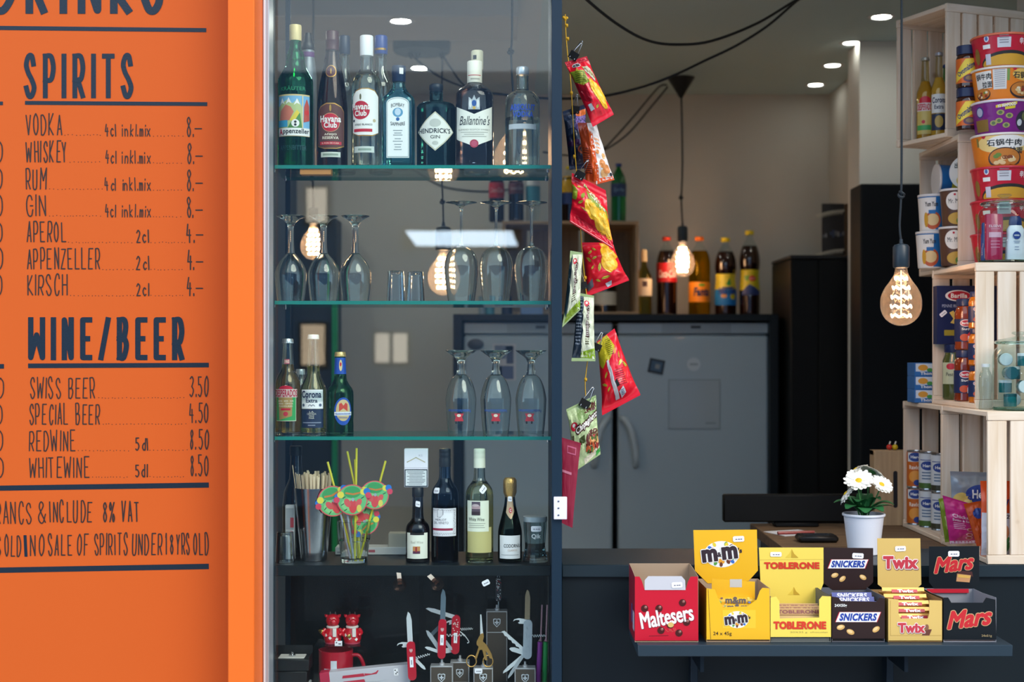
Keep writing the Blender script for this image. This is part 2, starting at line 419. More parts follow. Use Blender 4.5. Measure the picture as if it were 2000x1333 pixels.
GB = dict(G, W='0A0056A0AA', M='000A55AAA0', O='~5A2A07032080A3A78A5A')
GW = {'M': 1.35, 'W': 1.4, 'I': .12, '.': .15, ' ': .75, 'l': .14, 'i': .14, '1': .5, '-': .8}
def hand(s, x0, x1, y0, y1, t, gap=.38, bold=0, jit=0.0):      # image rows y0 (top) .. y1 (baseline) on the board -> shapes in board metres
    g = GB if bold else G
    ws = [GW.get(c, .3 if (bold and c == 'I') else 1) for c in s]
    if bold: ws = [(.34 if c == 'I' else w) for c, w in zip(s, ws)]
    k = (x1-x0)/(sum(ws)+gap*(len(s)-1)); x = x0; out = []
    for c, w in zip(s, ws):
        j = [random.uniform(-jit, jit) for _ in range(3)]
        for st in g[c].split():
            sm = st[0] == '~'; st = st.lstrip('~')
            pts = [Vector((int(st[i], 16)/10, int(st[i+1], 16)/10)) for i in range(0, len(st)-1, 2)]
            if sm: pts = cr(pts, 5)
            q = []
            a, b = x+t/2, x+w*k-t/2
            if b < a: a = b = x+w*k/2
            for p in pts:
                yy = y1-t/2-(y1-y0-t)*p.y*(1+j[1]*.06)
                q.append((a+(b-a)*p.x+j[0]*1.2*p.y+j[2]*1.0, yy))
            if bold and not (q[0] == q[-1]):
                for e, f in ((0, 1), (-1, -2)):
                    dx, dy = q[e][0]-q[f][0], q[e][1]-q[f][1]; l = math.hypot(dx, dy) or 1
                    q[e] = (q[e][0]+dx/l*t/2, q[e][1]+dy/l*t/2)
            out.append([(bx(u), bz(v)) for u, v in q])
        x += (w+gap)*k
    return out
DB = 3.16
def bx(px): return (px-1000)/F*DB
def bz(py): return CZ+(HY-py)/F*DB
board = thing('menu_board', 'orange painted menu board with dark hand lettering beside the glass cabinet', 'sign', (-1.1, DB, .5))
def bsurf(u, v, h): return Vector((u+1.1, -h, v-.5))
MB().box(-.6, .491, 0, .045, 0, 2.4, mat('cc5b20', .5, 0, 0, .2, 0, .05, .02, 4), .001).build('panel', board)
PAINT = mat('0f2233', .4, 0, 0, .45, 0, .15, .2, 300); PEN = mat('2a1c18', .6)
def stroke(mb, st, t, m, bold=0):       # every dab of paint lies a hair above the last
    vs, fs = path(st, S(t, DB), caps=not bold)
    for i, f in enumerate(fs): mb.dec(bsurf, ([vs[k] for k in f], [tuple(range(len(f)))]), m, .0006+.00002*(i % 17)+.0003*random.random())
def sign(name, items, m, rules=()):
    mb = MB()
    for it in items:
        bold = len(it) > 6 and it[6]
        for st in hand(*it[:6], bold=bold, gap=.5 if bold else .38, jit=0 if bold else 1): stroke(mb, st, it[5], m, bold)
    for x0, y0, x1, y1, t in rules:
        mb.dec(bsurf, path([(bx(x0), bz(y0)), (bx(x1), bz(y1))], S(t, DB), False), m, .0006)
    return mb.build(name, board)
sign('heading', [('SPIRITS', 47, 261, 105, 192, 9.5, 1)], PAINT)
sign('heading', [('WINE/BEER', 55, 360, 620, 704, 10.5, 1)], PAINT)
hd = MB()
for ch, x0, x1 in (('D', -16, 31), ('R', 50, 92), ('I', 117, 131), ('N', 152, 198), ('K', 215, 257), ('S', 276, 319)):
    for st in hand(ch, x0, x1, -85, 27, 15, bold=1): stroke(hd, st, 15, PAINT, 1)
hd.build('heading', board)
for rl in [(-60, 54, 403, 59, 8), (49, 201, 405, 203.5, 7.5), (55, 715, 408, 713.5, 9), (-60, 955, 408, 948, 10), (-60, 1115.5, 408, 1107, 10.5), (-60, 202, 6, 202, 7), (-60, 716, 8, 716, 9)]: sign('ruled_line', [], PAINT, [rl])
IT = []
DOT = []
names = [('VODKA', 50, 121, 223), ('WHISKEY', 51, 131, 276), ('RUM', 51, 91, 329), ('GIN', 51, 91, 381), ('APEROL', 52, 129, 432), ('APPENZELLER', 52, 196, 485), ('KIRSCH', 53, 133, 536)]
G['Z'] = GB['Z'] = '0AAA00A0'
for i, (s, a, b, y) in enumerate(names):
    IT.append((s, a, b, y, y+41.5, 2.4))
    if i < 4:
        IT += [('4cl', 205, 227, y+18, y+44, 2.1), ('inkl.mix', 239, 295, y+18, y+44, 1.9), ('8', 364, 376, y+4, y+45, 2.3), ('.', 376, 379, y+4, y+45, 2.3), ('-', 381, 396, y+12, y+41, 2.4)]
        DOT.append((b+6, 200, y+41)); DOT.append((300, 360, y+43))
    else:
        IT += [('2cl', 266, 291, y+16, y+43, 2.4), ('4.', 365, 380, y+4, y+43, 2.6), ('-', 383, 398, y+10, y+39, 2.4)]
        DOT.append((b+5, 262, y+42)); DOT.append((295, 362, y+42))
    if i: IT.append(('0', -8, 6, y, y+42, 2.4))
for i, (s, a, b, y, pr, dl) in enumerate((('SWISS BEER', 58, 186, 738, '3.50', 0), ('SPECIAL BEER', 57, 195, 789, '4.50', 0), ('REDWINE', 57, 147, 841, '8.50', 1), ('WHITEWINE', 56, 175, 893, '8.50', 1))):
    IT += [(s, a, b, y, y+41, 2.3), (pr, 370, 408, y-3, y+38, 2.3), ('0', -8, 7, y, y+41, 2.3)]
    if dl: IT.append(('5dl', 264, 289, y+15, y+40, 2.4)); DOT += [(b+6, 255, y+40), (293, 366, y+39)]
    else: DOT.append((b+7, 366, y+40))
IT += [('RANCS', -10, 63, 981, 1024, 2.3), ('&', 73, 90, 981, 1022, 2.3), ('INCLUDE', 98, 180, 979, 1021, 2.4), ('8%', 199, 226, 980, 1021, 2.6), ('VAT', 237, 272, 979, 1020, 2.6),
       ('S', -9, 2, 1046, 1088, 2.3), ('OLD', 9, 42, 1045, 1088, 2.3), ('NO', 59, 86, 1045, 1087, 2.4), ('SALE', 94, 141, 1045, 1086, 2.4), ('OF', 150, 173, 1044, 1086, 2.3),
       ('SPIRITS', 184, 249, 1043, 1085, 2.3), ('UNDER', 257, 317, 1043, 1085, 2.4), ('18', 322, 340, 1043, 1084, 2.4), ('YRS', 344, 372, 1043, 1084, 2.3), ('OLD', 377, 407, 1042, 1085, 2.3)]
mb = MB()
for it in IT:
    for st in hand(*it[:6], jit=1): stroke(mb, st, it[5], PEN)
for a, b, y in DOT:
    x = a
    while x < b: mb.dec(bsurf, ell(bx(x), bz(y+random.uniform(-1, .6)), S(.85, DB), n=8, rings=1), PEN, .0006); x += random.uniform(5, 8.5)
mb.dec(bsurf, poly([(bx(46), bz(1046)), (bx(52), bz(1046)), (bx(54), bz(1088)), (bx(48), bz(1088))][::-1]), PAINT, .0006)
mb.build('price_list', board)

# ---------------------------------------------------------------- counter
ct = thing('service_counter', 'dark blue-grey serving counter under the open window', 'counter', (.11, 3.2, 0))
MB().box(.003, 1.3, .012, .04, 0, 1.045, NAVY, .001).build('front_panel', ct)
MB().box(.003, 1.3, 0, .27, 1.045, 1.073, mat('1a2932', .4, 0, 0, .4), .0015).build('worktop', ct)
MB().box(.556, 1.3, .272, .78, 1.045, 1.073, wood('5c4630', '7d6144', 0), .002).build('side_worktop', ct, label='brown wooden return worktop')
MB().box(.58, .6, .3, .75, 0, 1.045, NAVY).build('side_panel', ct)
sh = thing('snack_shelf', 'narrow dark fold-out shelf on the counter front carrying the sweet boxes', 'shelf', (.655, 2.97, .9))
MB().box(-.392, .391, 0, .2295, .0155, .04, mat('243440', .4, 0, 0, .4), .0015).build('shelf_board', sh)
for x in (-.25, .185): MB().box(x-.008, x+.008, .19, .229, -.4, .0155, mat('142330', .4, .5), .001).box(x-.004, x+.004, .06, .2, -.03, .0155, mat('142330', .4, .5)).build('bracket', sh)

# ---------------------------------------------------------------- glass display cabinet in the window
cab = thing('display_cabinet', 'tall glass-fronted display cabinet with glass shelves behind the window pane', 'cabinet', (-.22, 3.2, 0))
FR = mat('11283a', .45, 0, 0, .3)
MB().box(.3079, .3307, -.05, .25, 0, 2.6, FR, .001).build('side_panel', cab, label='dark upright panel between cabinet and counter')
MB().box(-.329, -.3165, 0, .016, 0, 2.6, FR, .001).build('post', cab); MB().box(-.329, -.3165, .2435, .25, 0, 2.6, FR, .001).build('post', cab)
SG = thin('eefaf6', 1.5); EDGE = mat('0f7f72', .15, 0, .5, .6)
for z in (1.9754, 1.668, 1.361):
    g = MB().box(-.328, .3075, .018, .24, z-.008, z, SG).build('glass_shelf', cab)
    MB().box(-.328, .3075, .0165, .018, z-.008, z, EDGE).box(-.328, .3075, .24, .2415, z-.008, z, EDGE).build('polished_edge', g, label='green polished glass edge')
    for x in (-.322, .302):
        for y in (.04, .2): MB().lathe([(.003, -.014), (.004, -.0081)], STEEL, (x, y, z), 10).build('shelf_pin', g)
MB().box(-.328, .3075, .018, .245, 1.045, 1.069, NAVY, .001).build('base_shelf', cab, label='solid dark shelf board below the glass shelves')
MB().box(-.328, .3075, .246, .25, .3, 1.044, mat('141c20', .25, 0, .3)).build('back_panel', cab); MB().box(-.328, .3075, .018, .2455, .74, .778, NAVY).build('floor_panel', cab)
MB().box(-.26, -.19, .02, .05, 1.955, 1.9672, mat('b9813c', .6)).build('wooden_block', cab)
hp = MB().box(.3122, .3415, -.062, -.05, 1.1825, 1.232, mat('e8e4f2', .35), .001).build('hinge_plate', cab, label='white screwed bracket on the dark upright')
q = MB()
for z in (1.192, 1.2075, 1.2225): q.lathe([(.0022, 0), (.0022, .0008), (.001, .001)], STEEL, (0, 0, 0), 12, Matrix.Translation((.3225, -.062, z)) @ Matrix.Rotation(PI/2, 4, 'X'))
q.build('screws', hp)
# ================================================================ bottles and glasses in the cabinet
def ybase(z, D): return HY-(z-CZ)*F/D
def bottle(name, label, cat, px, D, zb, prof, gm, liq=None, cap=None, group=None, wall=2.2, sq=0, yr=1, n=36, top=None, sm=3):
    """prof: (half width, image row[, squareness]) from the lip down to the base; liq: (material, fill row); cap: list of (half width, row) top down, material"""
    t = thing(name, label, cat, (S(px-1000, D), D, zb), 0, group)
    yb = ybase(zb, D)
    pts = [Vector((S(p[0], D), S(yb-p[1], D), p[2] if len(p) > 2 else 2)) for p in prof]
    pts[-1].y = 0
    body = pts
    if sm:
        body = cr(pts, sm)
    b = Vector((body[-1].x*.9, 0, body[-1].z)); body = body[:-1]+[Vector((body[-1].x, .003, body[-1].z)), b]
    out = [(max(v.x, .001), v.y, v.z) for v in reversed(body)]           # base -> lip
    w = wall/1000
    inn = [(max(r-w, .002), max(z, .0), q) for r, z, q in reversed(out) if z > .006]
    inn.append((inn[-1][0]*.92, .0055, inn[-1][2]))
    o = [(0, .002)]+[(out[0][0]*.7, 0, out[0][2])]+out+inn+[(0, .0065)]
    mb = MB().lathe(o, gm, n=n, yr=yr); mb.build('glass_body', t)
    if liq:
        zf = S(yb-liq[1], D)
        li = [(r+.0002, z, q) for r, z, q in reversed(inn) if z < zf]
        li = [(0, li[0][1]+.0004)]+[(li[0][0], li[0][1]+.0004, li[0][2])]+li[1:]
        li += [(li[-1][0], zf, li[-1][2]), (0, zf)]
        MB().lathe(li, liq[0], n=n, yr=yr).build('liquid', t)
    if cap:
        cp, cm = cap
        pr = [(S(h, D), S(yb-y, D)) for h, y in reversed(cp)]
        MB().lathe([(0, pr[0][1])]+pr+[(pr[-1][0]*.93, pr[-1][1]+.0008), (0, pr[-1][1]+.0008)], cm, n=28).build('cap', t)
    rf = profr([(r, z) for r, z, q in out])
    return t, rf, yb, lambda y: S(yb-y, D)
def dome(prof, k=2): return prof
# --- shelf one
Z1, Z2, Z3, Z4 = 1.9758, 1.6684, 1.3614, 1.0694
D1 = 3.285; DBK = 3.385
GB_ = 'bottles on the top glass shelf'
def px2(D): return lambda u: S(u, D)
u1 = px2(D1)
GR = tint('12b060', 4); CLR = glass('fafefd'); AQUA = tint('78d0e8', 4); TEAL = tint('2a6068', 4); AMB = tint('6b3a1c', 4); BGRN = tint('3a9a50', 4); DKG = tint('284438', 4)
CREAM = mat('efe6cf', .5); GLD = mat('b98f45', .35, .7)
t, rf, yb, z = bottle('herb_liqueur_bottle', 'tall green liqueur bottle with a gold cap and a painted alpine label', 'bottle', 577, D1, Z1,
  [(11, 78), (11, 90), (13, 98), (17, 107), (18.5, 118), (20, 130), (27, 144), (32.5, 154), (34.5, 166), (34.5, 240), (34.5, 318), (34.5, 325)], GR, (tint('48a878', 2, 1.36), 118),
  ([(11.6, 50), (12, 52), (12, 77), (11.6, 80)], mat('f0d898', .35, .1)), GB_)
m = MB(); s = cyl(rf); w = u1(34.5)
def lab(x0, x1, y0, y1, mt, h=.0004, nu=14, nv=1): m.dec(s, rect(u1(x0), z(y1), u1(x1), z(y0), nu, nv), mt, h)
lab(-34, 36, 190, 271, mat('d9c48a', .5)); lab(-33, 36, 193, 255, mat('7db6dc', .5), .0006)
m.dec(s, sub(poly([(u1(-33), z(232)), (u1(-33), z(214)), (u1(-22), z(207)), (u1(-10), z(200)), (u1(0), z(208)), (u1(10), z(199)), (u1(18), z(215)), (u1(18), z(255)), (u1(-33), z(255))]), .006), mat('b8c98a', .5), .0008)
m.dec(s, sub(poly([(u1(-30), z(246)), (u1(-26), z(222)), (u1(-14), z(210)), (u1(-4), z(214)), (u1(2), z(224)), (u1(-6), z(240))]), .006), mat('d0785e', .5), .001)
for a, b in ((-22, 204), (-8, 203), (8, 205)): m.dec(s, sub(poly([(u1(a-6), z(b+6)), (u1(a), z(b-7)), (u1(a+6), z(b+5)), (u1(a), z(b+2))]), .005), mat('f4f4f4', .5), .001)
m.dec(s, sub(poly([(u1(-10), z(255)), (u1(4), z(232)), (u1(14), z(226)), (u1(18), z(255))]), .006), mat('4d8a3f', .5), .001)
m.dec(s, sub(poly([(u1(-6), z(240)), (u1(8), z(220)), (u1(13), z(226)), (u1(2), z(244))]), .006), mat('e6cf3c', .5), .0012)
m.dec(s, rect(u1(-33), z(253), u1(-10), z(240), 6), mat('3fa3d0', .5), .0012)
m.dec(s, ell(u1(5), z(246), u1(7.5)), WHITE, .0014)
for dy in (-2.5, 3): m.dec(s, ell(u1(5), z(246+dy), u1(2.4), n=12, rings=1), INK, .0018)
lab(18, 20, 193, 255, mat('e8d8a8', .5), .0016, 2)
m.dec(s, sub(poly([(u1(21), z(244)), (u1(22), z(214)), (u1(28), z(198)), (u1(34), z(212)), (u1(35), z(240))]), .005), mat('c4503c', .5), .0012)
m.dec(s, ell(u1(28), z(225), u1(5), n=14), mat('d8302c', .5), .0016)
lab(-33, 36, 255, 270, WHITE, .0008)
m.dec(s, txt('A', u1(-25), z(262), u1(9), u1(12), bold=.03), RED, .0012)
m.dec(s, txt('ppenzeller', u1(7), z(262.5), u1(53), u1(12.5), bold=.02), INK, .0012)
m.build('label', t)
m = MB()
m.dec(s, txt('KRÄUTER', 0, z(178), u1(52), u1(9), bold=.02), mat('1b7a4a', .2), .0003); m.dec(s, txt('APPENBITTER', 0, z(293), u1(56), u1(9), bold=.02), mat('12403a', .2), .0003)
m.build('embossed_lettering', t)
# back row: grey bottle, clear bottles
def pour(px, y0, mcap, hw, band, label, nm, sh, ctop=None, gl=CLR, fill=None):
    D = DBK
    t, rf, yb, z = bottle(nm, label, 'bottle', px, D, Z1, [(hw-1.5, y0+30), (hw-2, y0+60), (hw+1, y0+75), (hw+7, y0+90), (sh, y0+104), (sh, 250), (sh, 320), (sh, 330)], gl, fill,
       ([(hw-1, y0), (hw, y0+2), (hw, y0+34), (hw-.5, y0+36)], mcap), GB_)
    return t, rf, z
t = thing('spray_bottle', 'silver bottle with a black nozzle cap and a purple band behind the green liqueur', 'bottle', (S(602-1000, DBK), DBK, Z1), 0, GB_)
SV = mat('9aa2a8', .4, .5); k = lambda y: S(ybase(Z1, DBK)-y, DBK); q = px2(DBK)
MB().lathe([(0, 0), (q(16), 0), (q(16.5), .004), (q(16.5), k(150)), (q(14), k(128)), (q(12), k(114)), (q(12), k(99)), (0, k(99))], SV, n=28).build('body', t)
MB().lathe([(q(12.1), k(113)), (q(12.3), k(112)), (q(12.3), k(104)), (q(12.1), k(103))], mat('6b3a78', .5), n=28).build('band', t)
MB().lathe([(0, k(98)), (q(12.4), k(98)), (q(12.8), k(94)), (q(12.4), k(86)), (q(9.5), k(82)), (q(7), k(67)), (q(6), k(65)), (0, k(65))], BLACK, n=24).build('nozzle_cap', t)
t, rf, z = pour(673, 71, mat('1c2c44', .4), 11, 0, 'clear bottle with a dark blue cap behind the brown rum', 'spirit_bottle', 22)
t, rf, z = pour(744, 71, mat('26458f', .35), 13, 0, 'clear bottle with a bright blue cap behind the white rum', 'spirit_bottle', 23)
m = MB(); m.dec(cyl(q(13)), rect(q(-12), z(100), q(12), z(96), 8), GLD, .0006); m.build('cap_print', t)
t, rf, z = pour(932, 100, mat('f2e8c4', .45), 12, 0, 'bottle with a cream cap standing behind the pale-labelled whisky', 'spirit_bottle', 24)
m = MB(); m.dec(cyl(q(12)), rect(q(-8), z(118), q(-1), z(110), 4), INK, .0006); m.build('cap_print', t)
# brown rum
t, rf, yb, z = bottle('dark_rum_bottle', 'dark brown rum bottle with a brown screw cap and brown label', 'bottle', 649, D1, Z1,
  [(12.5, 96), (13, 104), (15, 116), (18, 130), (22, 150), (25.5, 170), (28.5, 195), (30, 220), (30, 270), (30, 318), (30, 325)], tint('9a8480', 4), (tint('6a3a24', 2, 1.36), 140),
  ([(12.6, 62), (13.2, 64), (13.2, 78), (13.6, 79), (13.2, 81), (13.2, 96), (13.4, 97), (13.2, 99)], mat('4a2024', .35)), GB_)
m = MB(); s = cyl(rf)
BRW = mat('5c3328', .5)
m.dec(s, sub(poly([(u1(-29), z(290)), (u1(-29), z(222)), (u1(-22), z(212)), (u1(-8), z(206)), (u1(8), z(206)), (u1(22), z(212)), (u1(29), z(222)), (u1(29), z(290)), (u1(12), z(295)), (u1(-12), z(295))][::-1]), .006), GLD, .0004)
m.dec(s, sub(poly([(u1(-28), z(288)), (u1(-28), z(223)), (u1(-21), z(214)), (u1(-8), z(208)), (u1(8), z(208)), (u1(21), z(214)), (u1(28), z(223)), (u1(28), z(288)), (u1(12), z(293)), (u1(-12), z(293))][::-1]), .006), BRW, .0007)
m.dec(s, ell(u1(0), z(244), u1(18.5)), mat('d0a070', .4), .001); m.dec(s, ell(u1(0), z(244), u1(17.5)), RED, .0012)
m.dec(s, ell(u1(0), z(216), u1(2), u1(7), n=10), GLD, .0012)
for tx, y, w_, h_ in (('Havana', 237, 41, 13), ('Club', 249, 25, 11)): m.dec(s, txt(tx, u1(0), z(y), u1(w_), u1(h_), bold=.03), WHITE, .0018)
m.dec(s, txt('AÑEJO', u1(0), z(267), u1(24), u1(5.5), bold=.02), CREAM, .0012); m.dec(s, txt('RESERVA', u1(0), z(273.5), u1(32), u1(5.5), bold=.02), CREAM, .0012)
m.dec(s, rect(u1(-22), z(287), u1(22), z(281), 8), RED, .001); m.dec(s, txt('EL RON DE CUBA', u1(0), z(284), u1(34), u1(3)), CREAM, .0014)
m.dec(s, rect(u1(-20), z(311), u1(20), z(301), 8), mat('cfd8cc', .5), .0006); m.dec(s, rect(u1(-15), z(308), u1(15), z(304), 8), mat('8fa090', .5), .0009)
m.dec(s, ell(u1(0), z(143), u1(15), u1(12)), GLD, .0006); m.dec(s, ell(u1(0), z(143), u1(13.5), u1(10.5)), mat('54262a', .5), .0009); m.dec(s, ell(u1(0), z(143), u1(2), u1(6), n=10), GLD, .0012)
m.build('label', t)
# white rum
t, rf, yb, z = bottle('white_rum_bottle', 'clear white-rum bottle with a white screw cap and cream label', 'bottle', 716, D1, Z1,
  [(12.5, 108), (13, 128), (14.5, 138), (19, 144), (26, 154), (29, 168), (29.5, 200), (29.5, 260), (29.5, 318), (29.5, 325)], CLR, (glass('f2f4f2', 1.36), 150),
  ([(12.6, 71), (13.2, 73), (13.2, 108), (12.8, 110)], mat('f8f9f8', .4)), GB_)
m = MB(); s = cyl(rf)
m.dec(s, sub(poly([(u1(-29), z(264)), (u1(-29), z(192)), (u1(-20), z(181)), (u1(-6), z(177)), (u1(6), z(177)), (u1(20), z(181)), (u1(29), z(192)), (u1(29), z(264)), (u1(14), z(270)), (u1(-14), z(270))][::-1]), .006), GLD, .0004)
m.dec(s, sub(poly([(u1(-28), z(263)), (u1(-28), z(193)), (u1(-19), z(183)), (u1(-6), z(179)), (u1(6), z(179)), (u1(19), z(183)), (u1(28), z(193)), (u1(28), z(263)), (u1(14), z(268)), (u1(-14), z(268))][::-1]), .006), mat('f6f6f1', .5), .0007)
m.dec(s, ell(u1(-9), z(220), u1(18)), RED, .001)
m.dec(s, ell(u1(-9), z(194), u1(2), u1(6), n=10), mat('6a6a48', .5), .001)
for tx, x, y, w_, h_ in (('Havana', -9, 213, 39, 12.5), ('Club', -9, 226, 24, 11)): m.dec(s, txt(tx, u1(x), z(y), u1(w_), u1(h_), bold=.03), mat('fbf6f0', .5), .0018)
m.dec(s, txt('AÑEJO BLANCO', u1(-4), z(248), u1(36), u1(5.5), bold=.01), INK, .0012)
m.dec(s, rect(u1(-24), z(262), u1(14), z(256), 8), RED, .001)
m.dec(s, ell(u1(-24), z(240), u1(2.6), n=12, rings=1), INK, .0012); m.dec(s, ell(u1(18), z(240), u1(3.2), n=12, rings=1), mat('c9b890', .5), .0012)
m.dec(s, rect(u1(-24), z(302), u1(18), z(290), 8), mat('cdd8d0', .5), .0005); m.dec(s, rect(u1(-14), z(298), u1(12), z(294), 8), mat('93a898', .5), .0008)
m.build('label', t)
# blue square gin
t, rf, yb, z = bottle('blue_gin_bottle', 'square pale-blue gin bottle with a dark cap and white arched label', 'bottle', 779, D1, Z1,
  [(12, 158), (12.5, 166), (15, 174, 2.3), (22, 184, 3.5), (29, 192, 5), (31.5, 202, 6), (31.5, 250, 6), (31.5, 316, 6), (31, 325, 6)], AQUA, (tint('a0e0f0', 2, 1.36), 176),
  ([(13.6, 130), (14, 132), (14, 145), (13.4, 147), (13.4, 160), (13, 161)], mat('1a2c48', .35)), GB_, sm=2, yr=.8, n=48)
fd = u1(31.5)*.8*.985
m = MB(); s = flat((0, -fd, 0))
def arch(w_, y0, y1, a): return poly([(-w_, z(y1)), (w_, z(y1)), (w_, z(y0+a))]+[(w_*math.cos(i*PI/10), z(y0+a)+(z(y0)-z(y0+a))*math.sin(i*PI/10)) for i in range(1, 10)]+[(-w_, z(y0+a))])
m.dec(s, arch(u1(22), 194, 312, 12), mat('d8e2e0', .5), .0012); m.dec(s, arch(u1(20.5), 196, 310, 11), mat('8a9a9c', .5), .0014); m.dec(s, arch(u1(19.8), 196.8, 309.2, 10.5), mat('f4f8f6', .5), .0016)
m.dec(s, txt('BOMBAY', 0, z(209), u1(26), u1(7), bold=.01, arc=.35), INK, .002); m.dec(s, txt('SAPPHIRE', 0, z(247), u1(28), u1(7), bold=.01, arc=-.25), INK, .002)
m.dec(s, ell(0, z(224), u1(10), u1(9)), mat('5f9fc4', .5), .0019); m.dec(s, ell(0, z(223), u1(6), u1(7), n=16), mat('c8dcec', .5), .0022); m.dec(s, ell(0, z(237), u1(3.4), n=14), mat('2b62a8', .4), .0024)
for y, w_ in ((259, 18), (264, 14), (268, 18), (275, 12), (280, 19), (286, 14), (291, 12), (296, 15)): m.dec(s, rect(-u1(w_)/2, z(y+.8), u1(w_)/2, z(y-.8), 1), mat('9aa6a8', .5), .002)
m.build('label', t)
m = MB(); m.dec(cyl(u1(13.9)), rect(u1(2), z(147), u1(10), z(135), 4), WHITE, .0008); m.build('cap_sticker', t)
# dark apothecary gin
t, rf, yb, z = bottle('dark_gin_bottle', 'squat dark apothecary gin bottle with a diamond-shaped cream label', 'bottle', 852, D1, Z1,
  [(13, 180), (13, 195), (15, 199), (24, 201), (33, 204), (37, 210), (38, 220), (38, 318), (38, 325)], TEAL, (tint('70a0a8', 2, 1.36), 215),
  ([(12.8, 166), (13.8, 168), (13.8, 176), (12.6, 178), (12.6, 182)], mat('16222e', .4)), GB_)
m = MB(); s = cyl(rf)
def dia(r, ry, mt, h): m.dec(s, sub(poly([(u1(-r), z(262)), (u1(-r*.45), z(262+ry*.58)), (u1(0), z(262+ry)), (u1(r*.45), z(262+ry*.58)), (u1(r), z(262)), (u1(r*.45), z(262-ry*.58)), (u1(0), z(262-ry)), (u1(-r*.45), z(262-ry*.58))]), .006), mt, h)
dia(41, 38, mat('d5d0b4', .5), .0005); dia(39, 36, mat('bdbba6', .5), .0007); dia(38, 35, mat('eeeee4', .5), .0009)
m.dec(s, txt("HENDRICK'S", u1(-2), z(261), u1(66), u1(9.5), bold=.015), INK, .0014); m.dec(s, txt('GIN', u1(0), z(273), u1(18), u1(6.5)), INK, .0014)
m.dec(s, ell(u1(0), z(246), u1(11), u1(8)), mat('c6c8be', .5), .0012); m.dec(s, ell(u1(0), z(285), u1(6), u1(4)), mat('c6c8be', .5), .0012)
m.build('label', t)
# whisky
t, rf, yb, z = bottle('whisky_bottle', 'broad whisky bottle with a cream cap and large pale chevron label', 'bottle', 927, D1, Z1,
  [(13, 160), (14.5, 164), (20, 168), (28, 174), (34, 181), (36.5, 192, 2.6), (36.5, 250, 3), (36.5, 318, 3), (36, 325, 3)], tint('c4c8d4', 4), (tint('66585c', 2, 1.36), 178),
  ([(14.2, 121), (14.8, 122.5), (14.8, 161), (14.4, 163)], mat('f8f1de', .45)), GB_, n=44)
rr = profr([(u1(36.5)*1.12, 0), (u1(36.5)*1.12, .2)])
sqf = lambda a: (abs(math.cos(a))**3+abs(math.sin(a))**3)**(-1/3)
def s(u, v, h):
    a = u/u1(36.5); q = (u1(36.5)*sqf(a)+h+.0004); return Vector((q*math.sin(a), -q*math.cos(a), v))
m = MB(); CRM = mat('f4f2e6', .5)
m.dec(s, sub(poly([(u1(-36), z(213)), (u1(0), z(229)), (u1(36), z(213)), (u1(36), z(276)), (u1(0), z(292)), (u1(-36), z(276))][::-1]), .006), CRM, .0004)
m.dec(s, txt("Ballantine's", u1(1), z(241), u1(56), u1(18), shear=.35), INK, .001)
m.dec(s, txt('BLENDED SCOTCH WHISKY', u1(0), z(259), u1(58), u1(3)), mat('9a9a90', .5), .001)
for y, w_ in ((264, 50), (268, 36), (272, 44)): m.dec(s, rect(u1(-w_/2), z(y+.7), u1(w_/2), z(y-.7), 6), mat('bab8ac', .5), .001)
m.dec(s, ell(u1(0), z(286), u1(8)), mat('b0384c', .4), .0014); m.dec(s, ell(u1(0), z(286), u1(5.5), n=16), mat('c4506a', .4), .0018)
m.dec(s, sub(poly([(u1(-11), z(220)), (u1(-10), z(196)), (u1(-4), z(201)), (u1(0), z(192)), (u1(4), z(201)), (u1(10), z(196)), (u1(11), z(220))][::-1]), .006), mat('b8c0c4', .4), .0005)
m.dec(s, ell(u1(0), z(208), u1(4.5), u1(6), n=16), mat('2b58a0', .4), .0009); m.dec(s, ell(u1(0), z(217), u1(3), n=10), mat('d8b050', .4), .0009)
for x in (-7, 7): m.dec(s, ell(u1(x), z(209), u1(2.6), u1(8), n=12), mat('e6e8e6', .4), .0009)
m.build('label', t)
m = MB(); c_ = cyl(u1(14.8)); m.dec(c_, rect(u1(-14), z(150), u1(14), z(148.8), 8), RED, .0004); m.dec(c_, rect(u1(-8), z(158), u1(11), z(155), 8), mat('b8b4a4', .5), .0004); m.build('cap_print', t)
# vodka
t, rf, yb, z = bottle('vodka_bottle', 'clear round-shouldered vodka bottle with a silver cap and blue print', 'bottle', 1020.5, D1, Z1,
  [(11.5, 145), (11.5, 160), (12, 174), (15, 178), (24, 182), (31, 190), (33.5, 201), (34, 215), (34, 260), (34, 318), (34, 325)], CLR, (glass('f4f6f6', 1.36), 232),
  ([(11.6, 132), (12.6, 134), (12.6, 145), (12, 147)], mat('d6dade', .3, .6)), GB_)
m = MB(); s = cyl(rf); VB = mat('2c50b8', .4)
m.dec(s, txt('ABSOLUT', u1(0), z(215), u1(52), u1(12.5), bold=.045), VB, .0006); m.dec(s, txt('VODKA', u1(1), z(228.5), u1(42), u1(11.5), bold=.045), VB, .0006)
m.dec(s, rect(u1(-30), z(257), u1(30), z(247), 10), mat('c8ccd2', .4), .0004)
m.build('printed_lettering', t)
